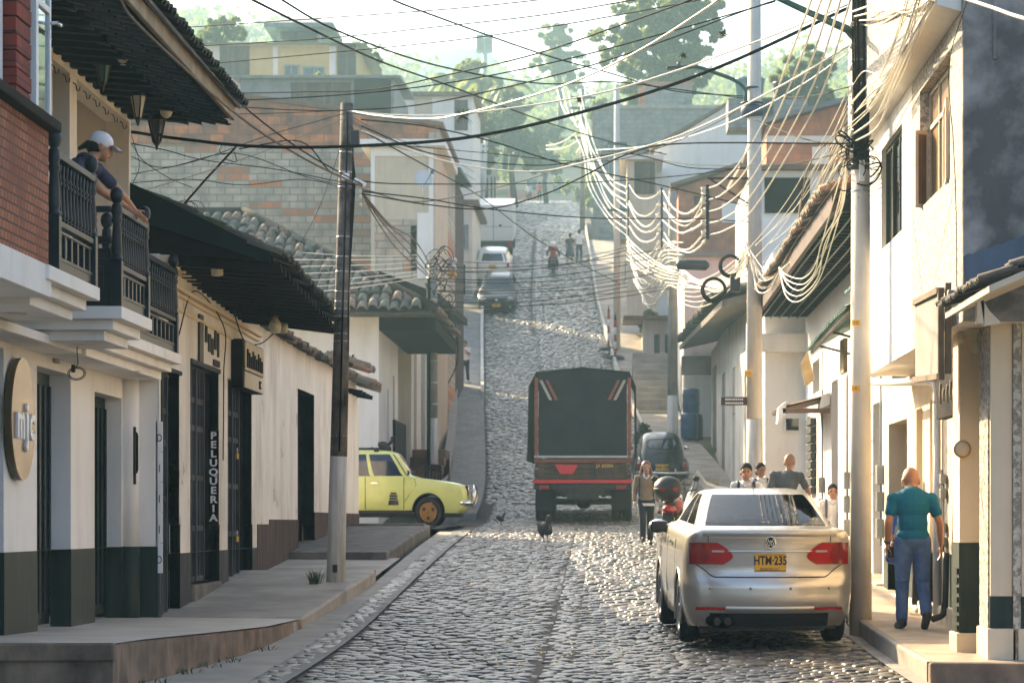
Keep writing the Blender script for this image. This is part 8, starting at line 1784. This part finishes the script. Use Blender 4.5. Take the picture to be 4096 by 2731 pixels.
# palms
for i, (u, v, Y) in enumerate(((1105, 185, 200), (1160, 205, 195), (1040, 180, 210))):
    c = P(u, v, Y); t = thing('palm_tree', ('hazy palm under the telephone mast', 'hazy palm right of the telephone mast', 'hazy palm left of the telephone mast')[i], 'palm', (c.x, Y, c.z - 6), 'palms on the hill'); MB().tube([(c.x, Y, c.z - 6), (c.x + .15, Y, c.z - 3), (c.x, Y, c.z)], [.2, .15, .12], 8).build('trunk', 'trunk_bark', t); q = MB()
    for k in range(16):
        a = RD.uniform(0, 2 * PI); L = RD.uniform(1.6, 2.4); up_ = RD.uniform(.1, .9); prev = c
        pts = [c + Vector((math.cos(a) * L * f, math.sin(a) * L * f, up_ * L * f - L * .9 * f * f)) for f in np.linspace(0, 1, 7)]
        for f0, f1 in zip(pts[:-1], pts[1:]):
            d = (f1 - f0).normalized(); sd_ = d.cross(Vector((0, 0, 1))).normalized() * .28
            q.add([f0, f1, f1 + sd_ + Vector((0, 0, -.22)), f0 + sd_ + Vector((0, 0, -.2))], [(0, 1, 2, 3)]); q.add([f0, f1, f1 - sd_ + Vector((0, 0, -.22)), f0 - sd_ + Vector((0, 0, -.2))], [(0, 1, 2, 3)])
    q.build('fronds', 'leaf_mid', t)
# far wooded hillside: one mass
cs, rs, ns = [], [], []
for k in range(900):
    y = RD.uniform(275, 480); x = C(y) + RD.uniform(-95, 110)
    if y < 300 and abs(x - C(y)) < 10: continue
    r = RD.uniform(2.2, 5.0); z = G(y) + max(0, (abs(x - C(y)) - 9)) * .22 * (1.25 if x < C(y) else .8) - max(0, abs(x) - 60) * .1 + r * .6
    for q_ in range(4): cs.append((x + RD.gauss(0, r * .5), y + RD.gauss(0, r * .5), z + RD.gauss(r * .3, r * .35))); rs.append(r * .55); ns.append(26)
V = leaves(cs, rs, ns, .75); o_ = link_mesh('far_woods', np_mesh('far_woods', V, np.arange(len(V)).reshape(-1, 4)), 'leaf_mid'); props(o_, 'hazy wooded hillside closing the view above the street', 'woods', None, 'stuff')
cs, rs, ns = [], [], []
for k in range(420):
    y = RD.uniform(85, 275); s_ = RD.choice((-1, 1)); x = C(y) + s_ * RD.uniform(12, 60); r = RD.uniform(.6, 1.5); lat_ = max(0, abs(x - C(y)) - 9); z = G(y) - .12 + lat_ * .22 * min(1, max(0, (y - 66) / 60)) * (1.25 if s_ < 0 else .8) + r * .4
    for q_ in range(3): cs.append((x + RD.gauss(0, r * .6), y + RD.gauss(0, r * .6), z + RD.uniform(0, r * .5))); rs.append(r * .6); ns.append(24)
V = leaves(cs, rs, ns, .34); o_ = link_mesh('undergrowth', np_mesh('undergrowth', V, np.arange(len(V)).reshape(-1, 4)), 'leaf_dark'); props(o_, 'scrubby undergrowth covering the slopes between the hill houses', 'undergrowth', None, 'stuff')
# ================================================================ overhead cables: each one its own thing
def wire(name, label, pts, Y0, Y1, r, mat, group=None, n=6, knots=0, Ym=None):
    """pts run along the span; distance grows evenly from Y0 to Y1"""
    k = len(pts); d = [0]
    for a, b in zip(pts[:-1], pts[1:]): d.append(d[-1] + math.hypot(b[0] - a[0], b[1] - a[1]))
    def yy(t): return (Y0 + (Y1 - Y0) * t) if Ym is None else (Y0 + (Ym - Y0) * 2 * t if t < .5 else Ym + (Y1 - Ym) * (2 * t - 1))
    p3 = [P(p[0], p[1], yy(t / d[-1])) for p, t in zip(pts, d)]
    q = MB(); c = crom(p3, n); q.tube(c, r, 6)
    if knots:
        for i in range(2, len(c) - 1, max(1, len(c) // (knots + 1))): q.ball(c[i], (r * 1.9, r * 1.9, r * 1.7), 6, 5)
    return single(q, name, mat, label, 'cable', group, loc=c[0])
def sag(a, b, s, n=5, j=0):
    return [(a[0] + (b[0] - a[0]) * t + RD.uniform(-j, j), a[1] + (b[1] - a[1]) * t + 4 * s * t * (1 - t) + RD.uniform(-j, j)) for t in np.linspace(0, 1, n)]
wire('thick_cable', 'thickest black cable slung from the balcony house corner to the tarred pole', [(302, 303), (420, 320), (600, 337), (830, 335), (1100, 312), (1400, 240), (1650, 155), (1950, 18)], 29, 28, .019, 'cable_black')
for pts, Y0, Y1, lb, m_, r in (
    ([(270, -10), (330, 70), (550, 268), (700, 365), (830, 428)], 20, 33.8, 'pale cable running under the mossy eave down to the old pole', 'cable_brown', .013),
    ([(320, -10), (430, 110), (560, 245), (700, 350), (832, 424)], 20.5, 33.8, 'dark cable crossing the mossy eave tiles down to the old pole', 'cable_black', .012),
    ([(560, -10), (700, 60), (870, 140), (1034, 198), (1247, 278), (1400, 325), (1530, 355)], 24, 60, 'dark cable falling from above the yellow house across the trees', 'cable_black', .018),
    ([(630, -10), (775, 71), (1000, 150), (1240, 192), (1400, 188), (1550, 205), (1708, 226)], 24, 45, 'dark cable dipping from the top edge to the lamp pole', 'cable_black', .014),
    ([(890, -5), (976, 29), (1240, 123), (1397, 167), (1547, 209), (1708, 221)], 26, 45, 'dark cable crossing the pale sky down to the lamp pole', 'cable_black', .014),
    ([(330, 72), (420, 64), (700, 45), (1034, 21), (1280, -4)], 33, 24, 'topmost thin cable across the sky', 'cable_black', .009),
    ([(330, 116), (460, 106), (750, 88), (1034, 59), (1260, 33), (1480, -4)], 33, 24, 'second thin cable across the sky, just under the topmost', 'cable_black', .009),
    ([(380, 157), (480, 147), (750, 122), (1034, 94), (1300, 56), (1580, 5), (1640, -8)], 33, 24, 'third thin cable across the sky in front of the yellow house', 'cable_black', .009),
    ([(420, 214), (545, 214), (700, 211), (860, 205), (1034, 171), (1232, 124), (1420, 60), (1600, -4)], 33, 24, 'dark cable rising from the mossy eave across the grey shed', 'cable_black', .011),
    ([(420, 236), (548, 231), (800, 217), (1034, 190), (1291, 139), (1525, 77), (1780, 4)], 33, 28, 'dark cable rising below the grey shed towards the tarred pole', 'cable_black', .011),
    ([(430, 240), (548, 246), (680, 253), (800, 253), (1000, 235), (1360, 150), (1708, 26), (1800, -5)], 33.9, 28, 'dark cable from the top of the old pole towards the street lamp arm', 'cable_black', .011),
    ([(450, 264), (560, 262), (700, 258), (796, 252)], 30, 33.9, 'short thin cable from the eave end to the old pole top', 'cable_black', .007),
    ([(800, 254), (870, 266), (976, 273), (1053, 264), (1180, 232), (1320, 187), (1480, 110), (1660, -5)], 33.9, 24, 'sunlit pale cable from the old pole top carrying an air plant', 'cable_white', .011),
    ([(800, 254), (900, 264), (1060, 262), (1335, 223), (1525, 172), (1780, 80), (1950, 10)], 33.9, 28, 'sunlit pale cable from the old pole to the tarred pole', 'cable_white', .010),
    ([(830, 300), (976, 357), (1100, 385), (1232, 394), (1342, 373), (1562, 311), (1780, 205), (1950, 106)], 33.9, 28, 'twisted pale cable sagging from the old pole up to the tarred pole', 'cable_pale', .010),
    ([(550, 342), (690, 325), (760, 395), (830, 416), (976, 423), (1342, 419), (1560, 404), (1722, 384)], 32, 45, 'dark cable running level behind the old pole to the lamp pole', 'cable_black', .012),
    ([(832, 445), (976, 469), (1115, 480), (1240, 450), (1340, 405), (1434, 357), (1560, 330), (1950, 330)], 33.9, 28, 'dark cable dipping low over the middle of the road then up to the tarred pole', 'cable_black', .013),
    ([(832, 435), (976, 463), (1181, 421), (1269, 393), (1360, 357), (1520, 350)], 33.9, 60, 'thin grey cable waving over the far road', 'cable_brown', .011),
    ([(830, 275), (976, 290), (1130, 325), (1290, 375), (1525, 427), (1720, 474)], 33.9, 45, 'dark cable falling diagonally from the old pole to the lamp pole', 'cable_black', .014),
    ([(832, 440), (976, 456), (1122, 480), (1342, 500), (1520, 502), (1617, 503), (1720, 510)], 33.9, 45, 'lowest dark cable from the old pole across the road', 'cable_black', .013),
    ([(830, 300), (976, 380), (1100, 450), (1250, 560), (1420, 650)], 33.9, 75, 'thin dark cable slanting over the far parked cars', 'cable_black', .014),
    ([(830, 290), (1000, 355), (1250, 380), (1434, 352), (1580, 385), (1722, 388)], 33.9, 45, 'wavy dark cable in front of the white gable wall', 'cable_black', .012),
    ([(1434, 352), (1560, 375), (1650, 380), (1800, 378), (1960, 345)], 60, 28, 'dark cable from the gable wall to the wire tangle', 'cable_black', .012),
    ([(302, 360), (380, 385), (540, 352), (700, 405), (815, 432)], 29, 33.8, 'thin wire from the balcony house corner past the leaning mast', 'cable_black', .007),
    ([(304, 330), (380, 345), (470, 368), (640, 390), (815, 425)], 29, 33.8, 'thin wire sagging in front of the block wall', 'cable_black', .008),
    ([(304, 420), (440, 412), (560, 425), (700, 412), (815, 440)], 29, 33.8, 'thin wire low in front of the grey blocks', 'cable_black', .007),
    ([(304, 400), (450, 370), (620, 310), (795, 260)], 29, 33.8, 'thin wire rising to the old pole top', 'cable_black', .007),
    ([(304, 445), (470, 395), (640, 335), (795, 270)], 29, 33.8, 'second thin wire rising to the old pole', 'cable_brown', .005),
    ([(302, 330), (330, 370), (390, 410), (440, 430)], 29, 31, 'short wire from the house corner to the leaning mast', 'cable_black', .006),
    ([(302, 310), (320, 380), (300, 430)], 28.9, 28.9, 'wire hanging down the balcony house corner', 'cable_black', .006),
    ([(795, 300), (740, 460), (690, 560), (640, 640)], 33.8, 31, 'thin wire slanting down to the dark roof', 'cable_black', .006),
    ([(1700, 250), (1640, 285), (1500, 345), (1360, 372), (1100, 350), (880, 330)], 45, 33.9, 'thin twisted wire from the lamp pole to the old pole', 'cable_black', .008),
    ([(1720, 270), (1850, 320), (1960, 330)], 45, 28, 'dark from the lamp pole clamp to the tarred pole', 'cable_black', .014),
    ([(1725, 225), (1850, 222), (1950, 200)], 45, 28, 'thin cable pair from the lamp pole to the tarred pole', 'cable_black', .01)):
    wire('overhead_cable', lb, pts, Y0, Y1, r * (.72 if m_ == 'cable_black' else 1), m_, 'cables over the street')
for i in range(4):
    wire('service_wire', 'brown drop wire fanning down from the old pole towards the wired pole', [(830, 440), (862 + 12 * i, 500 + 6 * i), (915 + 14 * i, 575 - 6 * i), (990 + 6 * i, 640 + 3 * i)], 33.9, 67, .014, 'cable_brown', 'drop wires from the old pole')
for i in range(3):
    wire('service_wire', 'thin wire falling from the old pole head to the hill houses', [(800, 265 + 5 * i), (900, 315 + 10 * i), (1000, 350 + 8 * i), (1090, 395 + 18 * i)], 33.9, 110, .011, 'cable_brown', 'wires from the old pole head')
# band of thin lines across the road at the wired pole
for i in range(13):
    va, vb = 600 + 9 * i + RD.uniform(-4, 4), 560 + 10 * i + RD.uniform(-12, 12)
    wire('crossing_wire', 'thin dark wire crossing the road in the bunch at the wired pole', sag((1000, va), (1545 if i % 2 else 1440, vb), RD.uniform(8, 22), 6, 1.5), 68, 73, .013, 'cable_black' if i % 3 else 'cable_brown', 'wires crossing at the wired pole')
for i in range(7):
    va = 590 + 10 * i
    wire('crossing_wire', 'thin pale wire running from the low house roof to the wired pole', sag((RD.uniform(640, 700), va - 10 + 6 * i), (1000, va - 6 - 2 * i), RD.uniform(2, 6), 4), 38, 68, .008, 'cable_pale', 'pale wires to the wired pole')
# sunlit cables from over the viewer's head to the first rack, then rack to rack
for i in range(5):
    v = 432 + 27 * i
    wire('sunlit_cable', 'bright sunlit cable curving up from the rack on the lamp pole out of the picture', [(1628, v), (1655 + 3 * i, v - 12), (1700 + 6 * i, v - 60 + 2 * i), (1760 + 12 * i, v - 165 - 4 * i), (1825 + 16 * i, v - 330), (1870 + 22 * i, -15)], 45, 24, .012, 'cable_white', 'five bright cables above the lamp pole rack', 8)
for i in range(6):
    a = (1622, 432 + 24 * i); b = (1523, 440 + 23 * i); wire('sunlit_cable', 'bright cable looping between the lamp pole rack and the next rack', sag((a[0], a[1] + RD.uniform(-6, 6)), (b[0], b[1] + RD.uniform(-7, 7)), RD.uniform(26, 62), 6, 2.5), 45, 73, RD.choice((.013, .017, .021)), 'cable_white', 'bright loops between the first two racks', 7, 3)
for i in range(7):
    a = (1518, 442 + 21 * i); b = (1444, 432 + 21 * i); wire('sunlit_cable', 'bright cable looping between the two farther racks', sag((a[0], a[1] + RD.uniform(-8, 8)), (b[0], b[1] + RD.uniform(-8, 8)), RD.uniform(18, 48), 5, 2), 73, 100, RD.choice((.016, .021, .026)), 'cable_white', 'bright loops between the farther racks', 6, 3)
for i in range(8):
    wire('sunlit_cable', 'bright cable climbing in the bundle to the hilltop pole', [(1442, 432 + 16 * i), (1408 - RD.uniform(0, 14), 405 + 14 * i), (1370 - RD.uniform(0, 22), 330 + 14 * i), (1350 - RD.uniform(0, 18), 270 + 12 * i), (1330 + RD.uniform(-10, 8), 215 + 14 * i)], 100, 160, .024, 'cable_white', 'bright bundle climbing to the hilltop pole', 6, 4)
for i in range(3):
    wire('sunlit_cable', 'bright cable hanging in a deep loop at the hilltop pole', sag((1278 + 14 * i, 200 + 5 * i), (1335, 225 + 30 * i), 55 - 10 * i, 6), 185, 160, .034, 'cable_white', 'deep loops at the hilltop pole')
for i in range(2):
    wire('sunlit_cable', 'bright cable running sideways from the hilltop pole', sag((1255, 335 + 8 * i), (1330, 300 + 22 * i), 8, 4), 175, 160, .034, 'cable_white', 'side cables at the hilltop pole')
# low nest of loops
for i in range(12):
    y_ = 545 + 9 * i
    wire('sunlit_cable', 'bright cable in the low nest of loops above the flaking house', [(1440 + 1.5 * i, y_ + RD.uniform(-8, 8)), (1452 + 2 * i, y_ + 40 + RD.uniform(-8, 10)), (1478 + RD.uniform(-4, 14), y_ + 62 + RD.uniform(-12, 12)), (1505, y_ + 55 + RD.uniform(-10, 10)), (1528 + RD.uniform(-4, 8), y_ + 14), (1560 + RD.uniform(-4, 20), y_ + RD.uniform(-5, 24))], 90, 66, RD.choice((.014, .019, .024)), 'cable_white', 'low nest of bright loops', 6, 2)
for i in range(6):
    wire('sunlit_cable', 'bright cable running to the splice box above the flaking house', sag((1440, 545 + 10 * i), (1555 + 8 * i, 625 + 4 * i), 10 + 3 * i, 5), 90, 60, .02, 'cable_white', 'bright cables to the splice box')
for i in range(7):
    wire('sunlit_cable', 'bright cable sagging between the splice box and the lamp pole', [(1560, 610 + 8 * i), (1600 + 3 * i, 640 + 5 * i + RD.uniform(-8, 8)), (1650, 640 + 5 * i), (1690, 615 + 4 * i), (1716, 560 + 12 * i)], 62, 45, .015, 'cable_pale', 'cables between splice box and lamp pole', 6, 2)
for i in range(6):
    wire('sunlit_cable', 'thin pale cable trailing behind the lamp pole', sag((1560, 650 + 9 * i), (1716, 570 + 8 * i), 22 + 4 * i, 5), 62, 45, .009, 'cable_pale', 'thin trailing cables behind the lamp pole')
for i in range(10):
    x0 = 1708 + .8 * i; top = (1850 + 9 * i + RD.uniform(-12, 12), 410 + RD.uniform(-30, 30)); dv = RD.uniform(-10, 70)
    wire('sunlit_cable', 'bright cable looping low off the lamp pole and back up to the tarred pole', [(x0, 535 + 9 * i), (1718 + RD.uniform(0, 14), 575 + .5 * dv), (1736 + RD.uniform(0, 16), 610 + dv), (1765 + RD.uniform(-6, 6), 622 + .8 * dv), (1790, 612 + RD.uniform(0, 14)), (1818 + RD.uniform(0, 22), 565 + RD.uniform(-12, 12)), top, (1945 + RD.uniform(-4, 4), 280 + 11 * i)], 45, 28.0, RD.choice((.006, .008, .011)), 'cable_white' if i % 3 else 'cable_brown', 'bright loops between lamp pole and tarred pole', 7)
for i in range(5):
    wire('sunlit_cable', 'pale cable hanging in a loop under the dark eaves', [(1790, 614), (1808 + RD.uniform(-5, 5), 630 + 12 * i), (1838 + RD.uniform(-8, 8), 640 + 13 * i), (1866 + RD.uniform(-4, 16), 615 + 8 * i), (1888 + RD.uniform(-4, 26), 560), (1912 + RD.uniform(-6, 24), 480), (1946, 350 + 14 * i)], 36, 28.0, .008, 'cable_pale', 'loops under the dark eaves', 7)
for i in range(11):
    wire('sunlit_cable', 'pale cable fanning down from the tarred pole', sag((1946 + RD.uniform(-3, 3), 215 + 14 * i), (1715 + 12 * i + RD.uniform(-8, 8), 560 + RD.uniform(-30, 50)), RD.uniform(25, 60), 6, 2), 28, 42, RD.choice((.005, .006, .008)), 'cable_pale', 'cables fanning down from the tarred pole', 6)
for i in range(10):
    e_ = (2088 + 7 * i + RD.uniform(-10, 10), -12); s_ = (1948 + RD.uniform(0, 16), 215 + 13 * i + RD.uniform(-12, 12)); g_ = RD.uniform(-14, 14)
    wire('sunlit_cable', 'pale cable leaving the tarred pole past the rendered house', [s_, (s_[0] + 30 + 3 * i, s_[1] - 34 - RD.uniform(0, 18)), (2022 + 4 * i + g_, 165 + 5 * i), (2058 + 5 * i + g_, 80 + 3 * i), e_], 28, 21.5, RD.choice((.006, .008, .011)), 'cable_white', 'bundle leaving the tarred pole past the rendered house')
for i in range(5):
    wire('overhead_cable', 'dark cable bent round the head of the tarred pole', [(1972, 20 + 6 * i), (1995 + 5 * i, 50 + 4 * i), (2005 + 3 * i, 120 + 12 * i), (1990, 190 + 20 * i), (1985, 250 + 22 * i)], 27.85, 27.85, .014, 'cable_black', 'dark cables at the pole head')
for i in range(5):
    wire('overhead_cable', 'pale cable crossing beside the head of the tarred pole', [(1950 + 10 * i, 30 + 9 * i), (2020, 10 + 16 * i), (2080 + 14 * i, 30 - 12 * i), (2150, -10 + 4 * i)], 28, 21, .010, 'cable_pale', 'pale cables at the pole head')
wire('overhead_cable', 'bright white cable crossing the stained wall', [(2210, -5), (2280, 18), (2330, 36), (2400, 55)], 17, 15, .012, 'cable_white')
wire('guy_wire', 'twisted steel wire from the tarred pole to the gable wall', sag((1950, 120), (1370, 345), 55, 7), 28, 60, .008, 'steel')
# black coils and splice closures on the strand
def at_c(u, v, Y): return P(u, v, Y)
for i, (u, v, r_, lb) in enumerate(((1678, 610, .17, 'upper black cable coil hanging on the strand'), (1640, 665, .19, 'lower black cable coil hanging on the strand'))):
    c = P(u, v, 48); q = MB()
    for k in range(5): q.tube([c + Vector((r_ * (1 + .05 * k) * math.cos(a), .03 * k, r_ * (1 + .05 * k) * math.sin(a))) for a in np.linspace(0, 2 * PI, 26)], .018, 6)
    single(q, 'cable_coil', 'cable_black', lb, 'cable coil', 'cable coils on the strand')
c = P(1688, 650, 47.8); q = MB(); q.box(c.x - .09, c.x + .1, c.y - .06, c.y + .06, c.z - .16, c.z + .14); single(q, 'splice_box', 'plastic_black', 'black splice box between the two cable coils', 'splice box', bevel=.03)
c = P(1590, 607, 58); q = MB(); q.tube([c - Vector((.36, 0, -.02)), c - Vector((.3, 0, 0)), c + Vector((.3, 0, -.02)), c + Vector((.38, 0, -.02))], [.05, .12, .12, .04], 12); single(q, 'splice_closure', 'plastic_black', 'black sausage-shaped splice closure on the cables', 'splice closure')
for i, (u, v, Y, s_, lb) in enumerate(((1062, 266, 31.5, .16, 'spiky air plant growing on the pale cable over the road'), (1660, 76, 34, .1, 'small air plant on a cable in front of the big tree'), (1570, 128, 34, .08, 'smaller air plant on a cable below it, before the big tree'), (1330, 230, 30, .05, 'tiny air plant on the pale cable'))):
    q = MB(); c = P(u, v, Y)
    for k in range(46): a, b_ = RD.uniform(0, 2 * PI), RD.uniform(-1.1, 1.1); L = s_ * RD.uniform(.5, 1.1); d = Vector((math.cos(a) * math.cos(b_), math.sin(a) * math.cos(b_), math.sin(b_))); q.tube([c, c + d * L * .6, c + d * L + Vector((0, 0, -.15 * L))], [.006, .004, .001], 4)
    single(q, 'air_plant', 'leaf_dark', lb, 'air plant', 'air plants on the cables', loc=c)
